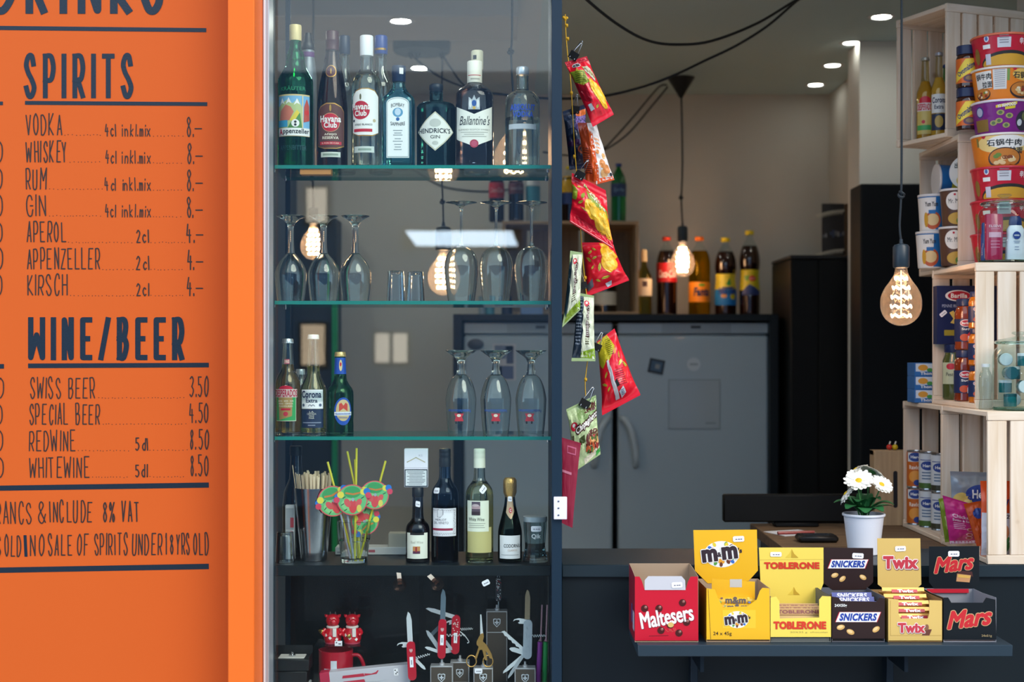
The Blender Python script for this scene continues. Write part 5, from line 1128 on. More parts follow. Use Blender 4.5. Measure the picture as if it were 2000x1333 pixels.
r = S(15, 5.98); H = S(ybase(ZT, 5.98)-488, 5.98); pr = [(0, 0), (r, 0), (r, H*.55), (r*.9, H*.62), (r*.42, H*.74), (r*.36, H*.8), (r*.36, H*.82)]
MB().lathe(pr, tint('a89a50', 2, 1.34), n=24).build('glass_body', t); MB().lathe([(r*.38, H*.82), (r*.4, H*.84), (r*.4, H), (0, H)], mat('c8c0a0', .4), n=20).build('capsule', t)
m = MB(); s = cyl(r); m.dec(s, rect(-r*1.3, H*.3, r*1.3, H*.56, 14), CREAM, .0008); m.dec(s, rect(-r*.3, H*.44, r*.3, H*.52, 4), mat('4a3a40', .5), .0014); m.build('label', t)
t = thing('red_wine_bottle', 'dark wine bottle with a white label standing inside the wooden crate', 'bottle', (S(181, 5.95), 5.95, ZT+.0145)); r = S(23, 5.95)
MB().lathe([(0, 0), (r, 0), (r, .17), (r*.8, .21), (r*.4, .25), (r*.36, .32), (0, .32)], mat('14100e', .15, 0, .4), n=24).build('glass_body', t)
m = MB(); m.dec(cyl(r), rect(-r*1.3, .03, r*1.3, .085, 14), CREAM, .0008); m.build('label', t)
o = MB().box(-.045, .045, 0, .06, 0, .032, mat('7fa4d8', .5), .002).build('carton', None, (.08, 5.74, ZT)); tag(o, 'pale blue carton on the fridge housing behind the glass', 'box')
for i, (px, c, lb) in enumerate(((942, '8aa0ac', 'grey-blue tin on the housing behind the wine glasses'), (957, '4f9ab0', 'turquoise tin on the housing behind the wine glasses'), (990, '22304a', 'navy tin on the housing behind the wine glasses'))):
    m = MB().lathe([(0, 0), (.016+.003*i, 0), (.016+.003*i, .075), (0, .075)], mat(c, .4, .2), n=20); tag(m.build('drink_tin', None, (S(px-1000, 5.75), 5.76, ZT)), lb, 'tin', 'tins on the fridge housing')
# tall dark cupboard, notebooks on the wall, monitor, box with sweets
t = thing('dark_cupboard', 'plain black cupboard standing beside the fridge housing', 'cupboard', (1.19, 5.52, 0))
MB().box(-.108, .0, 0, .4, 0, 1.915, mat('05080a', .5, 0, 0, .25), .004).box(0, .132, .0, .4, 0, 1.915, mat('05080a', .5, 0, 0, .25), .004).build('body', t); MB().box(-.11, .134, -.004, .4, 1.916, 1.93, mat('16191c', .4), .002).build('top_panel', t)
t = thing('wall_calendar', 'dark spiral-bound calendar on the wall above the black cupboard', 'calendar', (1.3, 5.8, 1.92))
m = MB().box(-.035, .055, 0, .012, .02, .24, mat('24262a', .5), .001); m.build('pages', t)
MB().box(.058, .078, 0, .02, .01, .24, mat('5a4630', .6), .002).build('wooden_edge', t)
m = MB()
for j in range(9): m.dec(flat((-.03+j*.01, -.002, .1+.012*random.random())), rect(-.004, 0, .004, .03*random.random()+.01, 1), mat(random.choice(('3a4a6a', '8a8c90', '14161a', '6a7078')), .5), 0)
m.build('picture', t)
for z in (.025, .185):
    m = MB(); m.tube([(-.06+.11*i/80, -.008+.006*math.cos(i*.9), z+.02*math.sin(i/80*PI*.5)+.009*math.sin(i*.9)) for i in range(81)], .0022, mat('d8d6c8', .35, .3), 6); m.build('spiral_binding', t)
t = thing('monitor', 'black flat monitor seen from behind on the wooden return', 'monitor', (.78, 3.9, 1.0735))
MB().box(-.2, .2, .0, .03, .012, .088, mat('040506', .5, 0, 0, .25), .004).build('screen_housing', t); MB().box(-.06, .06, -.01, .05, 0, .012, mat('040506', .5, 0, 0, .25), .003).build('foot', t)
for nm, lb, ct_, p, mk in (('paper_sheet', 'white paper sheet on the wooden return behind the sweet boxes', 'paper', (.735, 3.76, 1.0735), lambda m: m.box(-.05, .06, -.05, .05, 0, .0012, mat('d8d8da', .6), 0, Matrix.Rotation(.4, 4, 'Z'))),
    ('red_pen', 'red pen lying on the paper sheet', 'pen', (.745, 3.72, 1.079), lambda m: m.tube([(-.05, 0, 0), (.05, .02, 0)], .0042, mat('8a1c14', .3), 8)),
    ('card_reader', 'black card reader on the wooden return beside the flower pot', 'card reader', (.77, 3.585, 1.0735), lambda m: m.box(-.05, .05, -.02, .04, 0, .018, mat('0c0d0f', .4), .006).box(-.035, .03, -.012, .03, .018, .0186, mat('30343a', .2)))):
    m = MB(); mk(m); tag(m.build(nm, None, p), lb, ct_)
t = thing('wooden_box', 'plain upright wooden box behind the flower pot', 'box', (1.04, 3.925, 1.0735))
WB = wood('a88a66', 'c2a27a', 2)
MB().box(-.04, .06, 0, .012, 0, .206, WB, .001).box(-.04, -.028, .012, .05, 0, .206, WB).box(.048, .06, .012, .05, 0, .206, WB).box(-.04, .06, .012, .05, .194, .2065, WB).build('body', t)
MB().prism([(.018+.006*math.cos(a), .1+(.045 if math.sin(a) > 0 else -.045)+.006*math.sin(a)) for a in [i*PI/8 for i in range(16)]], -.0008, 0, mat('14161c', .5)).build('slot', t, label='dark rounded slot')
for px, c, lb in ((1737, 'd02c1c', 'round red sweet on the wooden box'), (1748, 'd8b41c', 'round yellow sweet on the wooden box')):
    m = MB().lathe([(0, .0)]+[(.008*math.sin(i*PI/8), .008-.008*math.cos(i*PI/8)) for i in range(1, 8)]+[(0, .016)], mat(c, .25), n=18); m.tube([(0, 0, .016), (.003, 0, .024)], .002, mat('e0dcd0', .5), 6)
    tag(m.build('lollipop', None, (S(px-1000, 3.95), 3.95, 1.2805)), lb, 'sweet', 'sweets on the wooden box')
# ---------------------------------------------------------------- lamps
ZCL = 2.7095
for i, (px, py, lb) in enumerate(((1722, 32, 'recessed downlight nearest the wooden crates'), (1663, 83, 'second recessed downlight from the wooden crates'), (1626, 127, 'third recessed downlight from the wooden crates'), (1593, 165, 'recessed downlight closest to the back wall corner'), (783, 40, 'recessed downlight in the beam above the square blue gin'), (820, 132, 'recessed downlight behind the dark apothecary gin'))):

    zc = 2.71 if i != 4 else 2.64
    D = (zc-CZ)*F/(HY-py)
    t = thing('downlight', lb, 'ceiling light', (S(px-1000, D), D, zc), 0, 'recessed ceiling spots')
    M = Matrix.Rotation(PI, 4, 'X')
    MB().lathe([(.03, .0006), (.034, .004), (.046, .003), (.048, .0006)], mat('c8cacc', .4), (0, 0, 0), 28, M).build('trim_ring', t)
    MB().lathe([(.03, .001), (.029, .0025), (0, .003)], emit('f8f7ea', 150 if i == 0 else 15 if i < 4 else 200), (0, 0, 0), 24, M).build('lamp_lens', t)
BULB = [(.013, .0), (.0135, -.006), (.017, -.018), (.026, -.032), (.036, -.046), (.043, -.062), (.0455, -.08), (.043, -.098), (.035, -.113), (.022, -.124), (.01, -.1285), (0, -.1295)]
def bulbglass():
    m, n, L, o = _new('bulb_glass'); t = n.new('ShaderNodeBsdfTransparent'); g = n.new('ShaderNodeBsdfGlossy'); g.inputs['Roughness'].default_value = 0
    f = fres(n, L, 1.45); x = n.new('ShaderNodeMixShader'); y = n.new('ShaderNodeMixShader'); u = n.new('ShaderNodeBsdfTranslucent')
    u.inputs[0].default_value = (.95, .9, .85, 1); y.inputs[0].default_value = .055
    L.new(t.outputs[0], y.inputs[1]); L.new(u.outputs[0], y.inputs[2]); L.new(f.outputs[0], x.inputs[0]); L.new(y.outputs[0], x.inputs[1]); L.new(g.outputs[0], x.inputs[2]); L.new(x.outputs[0], o.inputs[0])
    return m
DL = t
GB2 = bulbglass()
def bulb(label, px, py0, wpx, D, rows, cord, power, knot=None, group='bare bulbs on black cords'):
    """py0: top of the glass; cord: points (px, py, D) from the socket upwards"""
    top = P(px, py0, D); k = S(wpx, D)/.091
    t = thing('pendant_bulb', label, 'lamp', top, 0, group)
    MB().lathe([(r*k, z*k) for r, z in cr2(BULB)], GB2, n=32).build('glass_bulb', t)
    so = S(16 if wpx > 60 else 10, D); H = S(47 if wpx > 60 else 32, D)
    MB().lathe([(.011*k, -.002), (so*.92, .0), (so, .004), (so, H*.85), (so*.8, H*.95), (so*.25, H), (.004, H*1.18), (0, H*1.18)], mat('1b2c38', .4), n=24).build('socket', t)
    m = MB()
    for j in range(rows):
        z = -.024-.083*j/(rows-1); R = (.013, .018, .021, .022, .021, .017)[min(5, int(j*6/rows))]
        m.tube([(R*k*math.cos(a), R*k*math.sin(a), (z+.003*math.sin(a*7))*k) for a in [i*2*PI/28 for i in range(29)]], .0017*k, emit('ffc490', 80*power), 6)
    m.build('filament', t)
    m = MB(); m.tube([(0, 0, -.006*k), (0, 0, -.11*k)], .0016*k, mat('d8c8b0', .3), 6); m.build('filament_support', t)
    pts = [Vector((0, 0, H*1.1))]+[P(*c)-top for c in cord]
    m = MB(); m.tube(pts, .0028 if wpx > 60 else .0035, mat('17222a', .6), 8, 3)
    if knot:
        p = P(*knot)-top; r = .008
        m.ring(.006, .0035, mat('17222a', .6), Matrix.Translation(p) @ Matrix.Rotation(1, 4, 'X'), 12, 6); m.ring(.006, .0035, mat('17222a', .6), Matrix.Translation(p+Vector((.002, 0, .005))) @ Matrix.Rotation(.6, 4, 'Y'), 12, 6)
    m.build('cord', t)
    return t
bulb('large glowing bulb hanging in front of the wooden crates', 1760, 523, 80, 3.42, 5, [(1757, 440, 3.42), (1760, 385, 3.42), (1761, 300, 3.42), (1761, 100, 3.42), (1761, -150, 3.42)], .5, (1760, 382, 3.42))
bulb('glowing bulb behind the clear round-shouldered vodka bottle', 1003, 243, 78, 3.75, 5, [(1002, 180, 3.75), (998, 105, 3.75), (1000, 60, 3.75), (1000, -150, 3.75)], .5, (997, 102, 3.75))
bulb('glowing bulb hanging over the fridge among the soft drinks', 1333, 473, 48, 5.86, 6, [(1331, 400, 5.86), (1331, 382, 5.86), (1333, 320, 5.9), (1331, 200, 5.97), (1330, 186, 5.98)], .8, (1330, 387, 5.86))
bulb('glowing bulb seen between the long-stemmed and the shot glasses', 866, 489, 62, 4.57, 6, [(865, 395, 4.57), (863, 345, 4.6), (862, 250, 4.8), (864, 105, 5.2)], .8, (864, 395, 4.57))
bulb('glowing bulb seen behind the thick-stemmed glasses', 612, 437, 50, 4.57, 6, [(611, 352, 4.57), (610, 300, 4.57), (612, 30, 4.57), (612, -14.5, 4.57)], .8, (609, 350, 4.57))
t = thing('ceiling_rose', 'round blue-grey ceiling rose holding several lamp cords', 'lamp canopy', (-.335, 5.28, 2.7095))
for Y, lb in ((3.9, 'unseen light added over the front of the shop behind the menu board'), (4.75, 'unseen light added over the middle of the shop behind the menu board'), (5.6, 'unseen light added over the rear of the shop behind the menu board')):
    t2 = dup(DL, (-1.25, Y, 2.71), lb)  # unseen lights added to brighten the back room
M = Matrix.Rotation(PI, 4, 'X'); rr_ = S(56, 5.28)
MB().lathe([(rr_*.92, 0), (rr_, .006), (rr_, .038), (rr_*.95, .044), (0, .046)], mat('2d4858', .5), (0, 0, 0), 40, M).build('cover', t)
for dx in (-.04, -.015, .075): MB().lathe([(.011, .046), (.009, .058), (.004, .066), (0, .066)], mat('26404e', .5), (dx, 0, 0), 14, M).build('cord_grip', t)
CB = mat('141b20', .6)
t = thing('ceiling_rose', 'black cone-shaped ceiling rose above the fridge', 'lamp canopy', P(1330, 155, 5.98)+Vector((0, 0, .0)))
t.location.z = 2.7083
MB().lathe([(S(27, 5.98), 0), (S(26, 5.98), .004), (S(3, 5.98), .085), (0, .085)], BLACK, (0, 0, 0), 32, M).build('cover', t)
def cable(label, pts, r, g='loose black lamp cables under the ceiling', k=6):
    m = MB(); m.tube([P(*p) for p in pts], r, CB, 8, k); tag(m.build('lamp_cable', None, ), label, 'cable', g)
cable('thick black cable drooping from the ceiling in a long arc', [(1085, -60, 3.75), (1150, 3, 3.85), (1210, 50, 4), (1265, 79, 4.1), (1320, 87, 4.2), (1390, 80, 4.3), (1480, 45, 4.4), (1560, -2, 4.5), (1630, -28, 4.4)], .0042)
cable('black cable rising from behind the crisp packets to the ceiling', [(960, 182, 4.62), (1020, 189, 4.62), (1100, 193, 4.62), (1190, 186, 4.62), (1290, 158, 4.62), (1380, 117, 4.62), (1440, 88, 4.62), (1500, 50, 4.6), (1555, 3, 4.58), (1575, -8, 4.6)], .0042)
cable('upper of two cables slanting down from the black cone rose', [(1302, 166, 5.95), (1285, 172, 5.9), (1240, 225, 5.8), (1200, 270, 5.75), (1175, 292, 5.74), (1120, 304, 5.74), (1060, 297, 5.74)], .0035)
cable('lower of two cables slanting down from the black cone rose', [(1304, 170, 5.95), (1275, 205, 5.88), (1230, 258, 5.78), (1192, 287, 5.74), (1170, 297, 5.755)], .0035)
cable('grey cable slung from the round ceiling rose across the back', [(806, 110, 5.25), (850, 145, 5.2), (900, 168, 5.15), (960, 183, 5.1)], .0035)
cable('thin cable dropping from the round ceiling rose', [(866, 110, 5.25), (885, 140, 5.2), (905, 165, 5.2), (930, 176, 5.2)], .0035)
cable('slack cable sagging behind the upper wine glasses', [(780, 312, 6.376), (850, 358, 6.376), (900, 371, 6.376), (960, 374, 6.376), (1010, 368, 6.376)], .0035)
# ================================================================ snack packets hanging from a yellow cord
def packet(nm, label, TL, TR, BR, BL, D, th, mt, prints, seed, back=None, amp=.0045, group='snack packets hanging on the yellow cord', tilt=0, belly=.06, cat='snack packet', flatv=.07):
    c = [P(*p, D) for p in (TL, TR, BR, BL)]; cen = sum(c, Vector())/4; c = [p-cen for p in c]
    def pos(u, v, s, h=0):
        e = min(v, 1-v); k = max(0, min(1, (e-flatv)/.25)); k = math.sin(k*PI/2); su = max(0, math.sin(PI*u))**.55
        uu = .5+(u-.5)*(1-belly*k*(1 if e > flatv else 0))
        p = c[3].lerp(c[2], uu).lerp(c[0].lerp(c[1], uu), v)
        q = Vector((u*3.2+seed*3.1, v*4.5+s*7, seed)); n1 = noise.noise(q); n2 = noise.noise(q*2.3)
        cr_ = (abs(n1)*2-.5)*amp+(abs(n2)*2-.5)*amp*.5
        w = cr_*min(1, 5*su*k+.1)*(1 if s < 0 else .6)
        seal = 0 if e > flatv else .0006*math.sin(v*180)*(1 if s < 0 else -1)
        return p+Vector((.35*w, s*(th*su*k+.0007+h)+w*s+seal+tilt*(v-.5), .25*w))
    m = MB(); nu, nv = 26, 38
    for s in (-1, 1):
        vs = [pos(i/nu, j/nv, s) for j in range(nv+1) for i in range(nu+1)]; fs = []
        for j in range(nv):
            for i in range(nu):
                f = (j*(nu+1)+i, j*(nu+1)+i+1, (j+1)*(nu+1)+i+1, (j+1)*(nu+1)+i); fs.append(f if s < 0 else f[::-1])
        m.add(vs, fs, mt if s < 0 or not back else back)
    def surf(u, v, h): return pos(min(.995, max(.005, u)), min(.995, max(.005, v)), -1, h+.0005)
    def D_(shape, mt2, h=.0004, mx=.06): m.dec(surf, sub(shape, mx), mt2, h)
    prints(D_)
    return tag(m.build(nm, None, cen, ang=60), label, cat, group)
FO = .32
CR = mat('e2142c', FO, 0, .4); CRD = mat('9c0c20', FO, 0, .4); CY = mat('f2b820', .38, 0, .3); CY2 = mat('d8921a', .4); CG = mat('8a9a28', .4); LF = mat('dcc84a', .35, .2, .3); CGD = mat('5a7020', .4)
def chip(d, x, y, r, a=0, s=1.35):
    d(ell(x, y, r*1.06, r*s*1.06, 22, 3, a), CY2, .0005); d(ell(x, y, r, r*s, 22, 3, a), CY, .0009); d(ell(x+r*.2, y-r*.2, r*.4, r*s*.5, 14, 2, a), mat('f6cc4c', .4), .0013)
def leaf(d, x, y, l, a, m1=None):
    ca, sa = math.cos(a), math.sin(a); pts = [(-l, 0), (-l*.3, l*.34), (l*.5, l*.26), (l, 0), (l*.4, -l*.3), (-l*.4, -l*.3)]
    d(poly([(x+p*ca-q*sa, y+(p*sa+q*ca)*.7) for p, q in pts][::-1]), m1 or LF, .0006)
    d(path([(x-l*ca*.9, y-l*sa*.6), (x+l*ca*.9, y+l*sa*.6)], l*.09), CG, .001)
def p1(d):
    d(poly([(0, .93), (1, .93), (1, 1), (0, 1)]), mat('b81028', FO), .0004)
    d(ell(.4, .9, .2, .035), mat('c4ccd0', .4), .0007); d(ell(.4, .9, .17, .025), INK, .001)
    d(poly([(.02, .84), (.62, .79), (.6, .6), (.3, .58), (.02, .68)]), CG, .0005); d(poly([(.02, .68), (.38, .58), (.36, .3), (.05, .4)]), CRD, .0004)
    for i in range(6): d(path([(.08+.02*i, .66+.028*i), (.5+.02*i, .62+.028*i)], .009), mat('4a5018', .5), .0009)
    for x, y, l, a in ((.28, .83, .06, .5), (.62, .84, .07, -.6), (.45, .74, .06, .9), (.85, .72, .07, -1), (.5, .22, .08, .2)): leaf(d, x, y, l, a)
    d(sub(poly([(.58, .86), (.8, .84), (.98, .66), (.9, .58), (.7, .72)]), .06), mat('c8c4a8', .4), .0007); d(txt('CHIPS', .79, .73, .36, .05, bold=.04, rot=-.55), mat('8a7a30', .4), .0011)
    leaf(d, .62, .56, .11, 1.2, CG); chip(d, .72, .44, .15, .3); chip(d, .82, .37, .15, .2); chip(d, .8, .3, .13, .5)
    d(poly([(.12, .3), (.28, .3), (.32, .2), (.16, .2)]), mat('c8ccd4', .4), .0007)
packet('crisp_packet', 'red crisp packet at the top of the yellow cord', (1103, 122), (1146, 110), (1199, 224), (1158, 248), 3.25, .022, CR, p1, 1.3)
def p2(d):
    d(poly([(0, .55), (1, .6), (1, .9), (0, .9)]), mat('2c3c58', FO), .0004); d(ell(.75, .72, .3, .16), mat('7a62a8', .4), .0006); d(ell(.4, .42, .5, .05), mat('3a1c4a', .4), .0006)
    d(ell(.85, .88, .3, .05), mat('d86a28', .4), .0008); d(ell(.75, .3, .28, .07), mat('a04a30', .4), .0006); d(ell(.75, .3, .2, .04), mat('3a2430', .4), .0009)
    for i in range(7): d(path([(.1, .8-i*.02), (.45, .8-i*.02)], .006), mat('8a96b0', .5), .0007)
packet('snack_packet', 'dark blue and purple snack packet tucked behind the dark upright', (1099, 218), (1143, 204), (1152, 328), (1112, 332), 3.37, .02, mat('182440', FO, 0, .4), p2, 2.7)
def p3(d):
    d(poly([(.36, 0), (1, 0), (1, 1), (.5, 1)]), mat('e6e0dc', FO), .0004); d(poly([(.28, .05), (.5, .05), (.62, .8), (.44, .95)]), mat('e05a1c', FO), .0007)
    for i in range(12): d(path([(.05, .6-i*.035), (.3-.003*i, .57-i*.035)], .012), mat('5a1c0c', .5), .0008)
    for x, y, r in ((.75, .3, .12), (.85, .2, .13), (.72, .14, .12), (.88, .42, .08), (.66, .5, .07)): d(ell(x, y, r, r*.6, 16, 2), mat(random.choice(('e0a060', 'd88a48', 'ecb878')), .4), .0008+.0002*random.random())
    d(poly([(.4, .0), (1, .0), (1, .07), (.4, .09)]), mat('e2581c', FO), .0009); d(ell(.94, .1, .05, .03), INK, .0013)
    for i in range(3): d(path([(.66, .72-.07*i), (.86, .69-.07*i)], .03), mat('e8a070', .5), .0008)
packet('snack_packet', 'white and orange snack packet below the topmost red crisps', (1128, 240), (1164, 240), (1200, 352), (1145, 366), 3.305, .018, mat('b8441c', FO, 0, .4), p3, 3.9)
def p4(d):
    d(poly([(0, 0), (1, 0), (1, .2), (.5, .34), (0, .26)]), mat('e01430', FO), .0004); d(path([(.02, .03), (.98, .03)], .014), mat('f0a8a8', .4), .0007)
    for i in range(5): d(path([(.12+.02*i, .2-i*.02), (.62+.02*i, .2-i*.02)], .006), mat('7a0c1c', .5), .0007)
    for i in range(6): d(rect(.66+.05*i, .14, .69+.05*i, .2-.02*(i % 2), 1), mat('8a0c1c', .5), .0007)
    d(poly([(0, .78), (.16, .7), (.1, .5), (0, .5)]), CG, .0005)
    for x, y, l, a in ((.3, .66, .13, 1.1), (.22, .5, .09, .8), (.3, .4, .09, -.5), (.42, .86, .1, -.7), (.5, .58, .06, 1), (.2, .8, .07, .5)): leaf(d, x, y, l, a, CG if x in (.3, .42) else LF)
    d(sub(poly([(.4, .8), (.98, .62), (1, .5), (.7, .56), (.45, .68)]), .06), CG, .0006)
    d(txt('Potato', .58, .79, .5, .055, bold=.03, rot=-.42), mat('d8d49c', .4), .0012); d(txt('Chips', .7, .68, .46, .075, bold=.03, rot=-.38), mat('ece8d0', .4), .0014)
    chip(d, .52, .48, .17, .9, 1.1); chip(d, .72, .36, .16, .2); chip(d, .9, .32, .14, .1); chip(d, .84, .47, .12, .2)
packet('crisp_packet', 'red crisp packet with a wide flat bottom flap in the middle of the cord', (1117, 338), (1183, 372), (1199, 488), (1113, 434), 3.262, .02, CR, p4, 5.1, flatv=.16)
def p5(d):
    for x, y, l, a in ((.2, .8, .1, .6), (.35, .86, .08, -.6), (.3, .68, .09, .3), (.4, .48, .13, 1.3), (.6, .36, .11, -1.1), (.5, .24, .12, .0), (.2, .5, .08, .8), (.12, .66, .1, -.9), (.3, .22, .08, -.6)): leaf(d, x, y, l, a)
    d(poly([(.55, .98), (.75, .98), (1, .62), (.82, .55)]), CY, .0004); chip(d, .66, .7, .14, .2); chip(d, .74, .56, .16, .3); chip(d, .62, .5, .14, .4)
    d(poly([(.46, .12), (.62, .14), (.6, .05), (.5, .03)]), mat('c8ccd4', .4), .0007); d(poly([(0, .2), (.16, .3), (.18, .14), (.04, .08)]), mat('5a5a64', .4), .0007)
packet('crisp_packet', 'red crisp packet sticking out to the side below the bottom flap', (1136, 474), (1196, 474), (1229, 548), (1146, 580), 3.335, .026, CR, p5, 6.2)
CHG = mat('a8c088', FO, 0, .4); CHP = mat('dfe6cc', FO, 0, .3); CHD = mat('2c3a4a', FO, 0, .4); CHT = mat('4a2018', .4)
def chap(d, x0, flip=0):
    d(poly([(x0, .06), (1, .03), (1, .97), (x0, .95)]), CHP, .0004); d(poly([(x0, .06), (1, .03), (1, .2), (x0, .14)]), mat('8cb020', FO), .0006)
    d(ell(x0+.3*(1-x0), .86, .16, .045, 16), mat('d0203c', .4), .0008); d(ell(x0+.3*(1-x0), .87, .07, .02, 10, 1), WHITE, .0012)
    k = txt('Chapaghetti', 0, 0, .44, .3*(1-x0), shear=.1); k = ([(x0+.45*(1-x0)+y*.9, .6-x) for x, y in k[0]], k[1]); otl(d, k, .022, CHT, .0008); d(k, mat('f4f0ea', .4), .0014)
    for i in range(4): d(rect(x0+.3*(1-x0), .36-i*.035, x0+.6*(1-x0), .38-i*.035, 1), mat('6a6a50', .5), .0008)
def p6(d): chap(d, .2); d(poly([(0, .2), (.22, .06), (.22, .95), (0, .8)]), mat('26404c', FO), .0005); d(poly([(.1, .03), (.95, .03), (.7, .14), (.2, .12)]), mat('7a9424', FO), .0009)
packet('noodle_packet', 'narrow green noodle packet hanging against the dark upright', (1114, 490), (1138, 494), (1133, 606), (1098, 640), 3.262, .014, CHG, p6, 7.3, cat='noodle packet')
def p7(d): chap(d, .36); d(poly([(0, .05), (.38, .05), (.38, .96), (0, .96)]), CHD, .0005); [d(rect(.06, .9-i*.05, .3, .92-i*.05, 1), mat('8a98a8', .5), .0008) for i in range(14)]
packet('noodle_packet', 'green noodle packet with a dark blue side, second down the cord', (1128, 572), (1160, 578), (1163, 706), (1116, 706), 3.30, .015, CHG, p7, 8.4, cat='noodle packet')
def p8(d):
    d(sub(poly([(.0, .98), (.55, 1), (.75, .8), (.4, .66), (.3, .7), (.12, .6), (0, .7)]), .06), mat('c0b428', FO), .0005)
    for i in range(9): d(path([(.34+.01*i, .95-i*.026), (.62, .93-i*.026)], .007), mat('4a4c14', .5), .0009)
    d(sub(poly([(.28, .68), (.38, .68), (.5, .1), (.4, .1)]), .06), mat('c8c4c8', .4), .0007)
    for i in range(8): d(path([(.5, .5-i*.03), (.8, .47-i*.03)], .006), mat('5a0c18', .5), .0007)
    for x, y, l, a in ((.7, .74, .08, .8), (.82, .66, .08, 1.2), (.78, .56, .1, .4), (.9, .5, .09, -.9), (.2, .5, .08, .8), (.12, .38, .08, -.5), (.24, .3, .07, .6)): leaf(d, x, y, l, a)
    d(poly([(.5, .2), (.64, .25), (.68, .14), (.55, .09)]), mat('c8ccd4', .4), .0008); d(poly([(.45, .36), (.52, .38), (.54, .28), (.47, .27)]), INK, .0008); [d(rect(.55, .13+i*.022, .64, .14+i*.022, 1), mat('5a6a88', .5), .0012) for i in range(4)]
packet('crisp_packet', 'red crisp packet turned back to front, lowest of the red ones', (1166, 668), (1200, 642), (1251, 772), (1176, 812), 3.345, .03, CR, p8, 9.6)
def p9(d):
    d(poly([(.02, .04), (.98, .04), (.98, .96), (.02, .96)]), mat('bcd09c', FO), .0003)
    d(poly([(.3, .62), (.98, .62), (.98, .98), (.35, .98)]), mat('8aa868', FO), .0005); d(poly([(.55, .8), (.95, .78), (.95, .95), (.6, .95)]), mat('5a2a20', FO), .0007)
    d(ell(.16, .68, .11, .07, 18), mat('cc1c38', .4), .0007); d(ell(.16, .7, .05, .03, 10, 1), WHITE, .0011)
    k = txt('Chapaghetti', .62, .64, .8, .13, rot=.16); otl(d, k, .03, CHT, .0009); otl(d, k, .006, mat('f4f0ea', .4), .0014)
    d(txt('Chapaghetti', .08, .4, .3, .12, bold=.04, rot=PI/2), CHT, .0008)
    d(ell(.78, .3, .3, .2), mat('5a2014', .4), .0006)
    for i in range(22): d(ell(.78+random.uniform(-.24, .2), .3+random.uniform(-.14, .14), .06, .035, 10, 1, a=random.random()*3), mat(random.choice(('a03020', '6a2418', 'c85a30', '4a6a2a', 'd8a060')), .35), .0009+.00004*i)
    d(poly([(.4, .0), (.98, .08), (.98, .16), (.4, .1)]), mat('e0d8c0', .4), .0007); d(poly([(.3, .46), (.5, .48), (.5, .36), (.3, .34)]), mat('3c4a20', .4), .0008)
    d(poly([(.06, .06), (.2, .1), (.2, .22), (.06, .18)]), mat('c8d0c8', .4), .0007); d(poly([(.84, .02), (1, .06), (1, .13), (.84, .1)]), mat('3c9c40', .4), .001)
packet('noodle_packet', 'green noodle packet with a meat picture, lowest on the cord', (1106, 800), (1164, 772), (1173, 888), (1122, 922), 3.275, .016, CHG, p9, 10.1, cat='noodle packet')
# dark red pouch by the white bracket
t = packet('red_pouch', 'flat dark crimson pouch hanging behind the white screwed bracket', (1097, 855), (1135, 866), (1118, 1032), (1097, 1022), 3.225, .0035, mat('8c1034', .5), lambda d: (d(rect(.3, .84, .78, .93, 2), mat('c0587a', .5), .0004), d(rect(.34, .855, .74, .915, 2), mat('8c1034', .5), .0007), d(rect(.0, .6, .62, .63, 2), mat('c87890', .5), .0004)), 11.0, None, .0008, None, cat='pouch', flatv=.02)
# binder clips
def clip(px, py, D, ang, lb, k=1):
    t = thing('binder_clip', lb, 'clip', P(px, py, D), 0, 'binder clips on the yellow cord', (0, ang, 0)); w = .010*k; h = .016*k
    m = MB(); vs = [Vector((x, y, z)) for x in (-w, w) for y, z in ((-.0065, 0), (.0065, 0), (.0012, h*-1), (-.0012, -h))]
    m.add(vs, [(0, 1, 2, 3), (7, 6, 5, 4), (0, 4, 5, 1), (1, 5, 6, 2), (2, 6, 7, 3), (3, 7, 4, 0)], BLACK); m.build('clamp', t, ang=20)
    for sy, a in ((-1, .45), (1, -.35)):
        x = w*.55; M = Matrix.Rotation(a, 4, 'X'); pts = [Vector((-x, 0, -h)), Vector((-x*1.0, 0, 0)), Vector((-x*.5, 0, h*1.3)), Vector((-x*.25, 0, h*1.75)), Vector((x*.25, 0, h*1.75)), Vector((x*.5, 0, h*1.3)), Vector((x, 0, 0)), Vector((x, 0, -h))]
        MB().tube([M @ p+Vector((0, sy*.003, 0)) for p in pts], .0008, STEEL, 6, 2).build('wire_handle', t)
clip(1124, 103, 3.245, .55, 'binder clip gripping the topmost red crisp packet', 1.05)
clip(1124, 208, 3.365, .1, 'binder clip gripping the dark blue and purple packet')
clip(1136, 336, 3.25, .5, 'binder clip gripping the red packet with the bottom flap', 1.1)
clip(1137, 552, 3.30, -.2, 'binder clip above the noodle packet with the dark blue side')
clip(1168, 672, 3.335, .35, 'binder clip gripping the back-to-front red packet', 1.05)
clip(1146, 782, 3.268, .5, 'binder clip gripping the lowest green noodle packet', 1.2)
YC = mat('d8a81c', .6)
m = MB(); pts = [(1104, 28), (1105, 60), (1108, 100), (1113, 140), (1116, 180), (1120, 250), (1124, 310), (1131, 400), (1136, 480), (1142, 545), (1148, 600), (1152, 660), (1147, 710), (1143, 745), (1144, 775)]
m.tube([P(a, b, 3.318) for a, b in pts], .0011, YC, 7, 4)
for a, b in ((1104, 37), (1107, 50), (1109, 76), (1116, 182), (1122, 306), (1143, 543), (1144, 742)):
    p = P(a, b, 3.318)
    for j in range(3): m.ring(.0022+.0006*(j % 2), .0012, YC, Matrix.Translation(p+Vector((0, 0, (j-1)*.0026))) @ Matrix.Rotation(.5*(j-1), 4, 'X'), 10, 6)
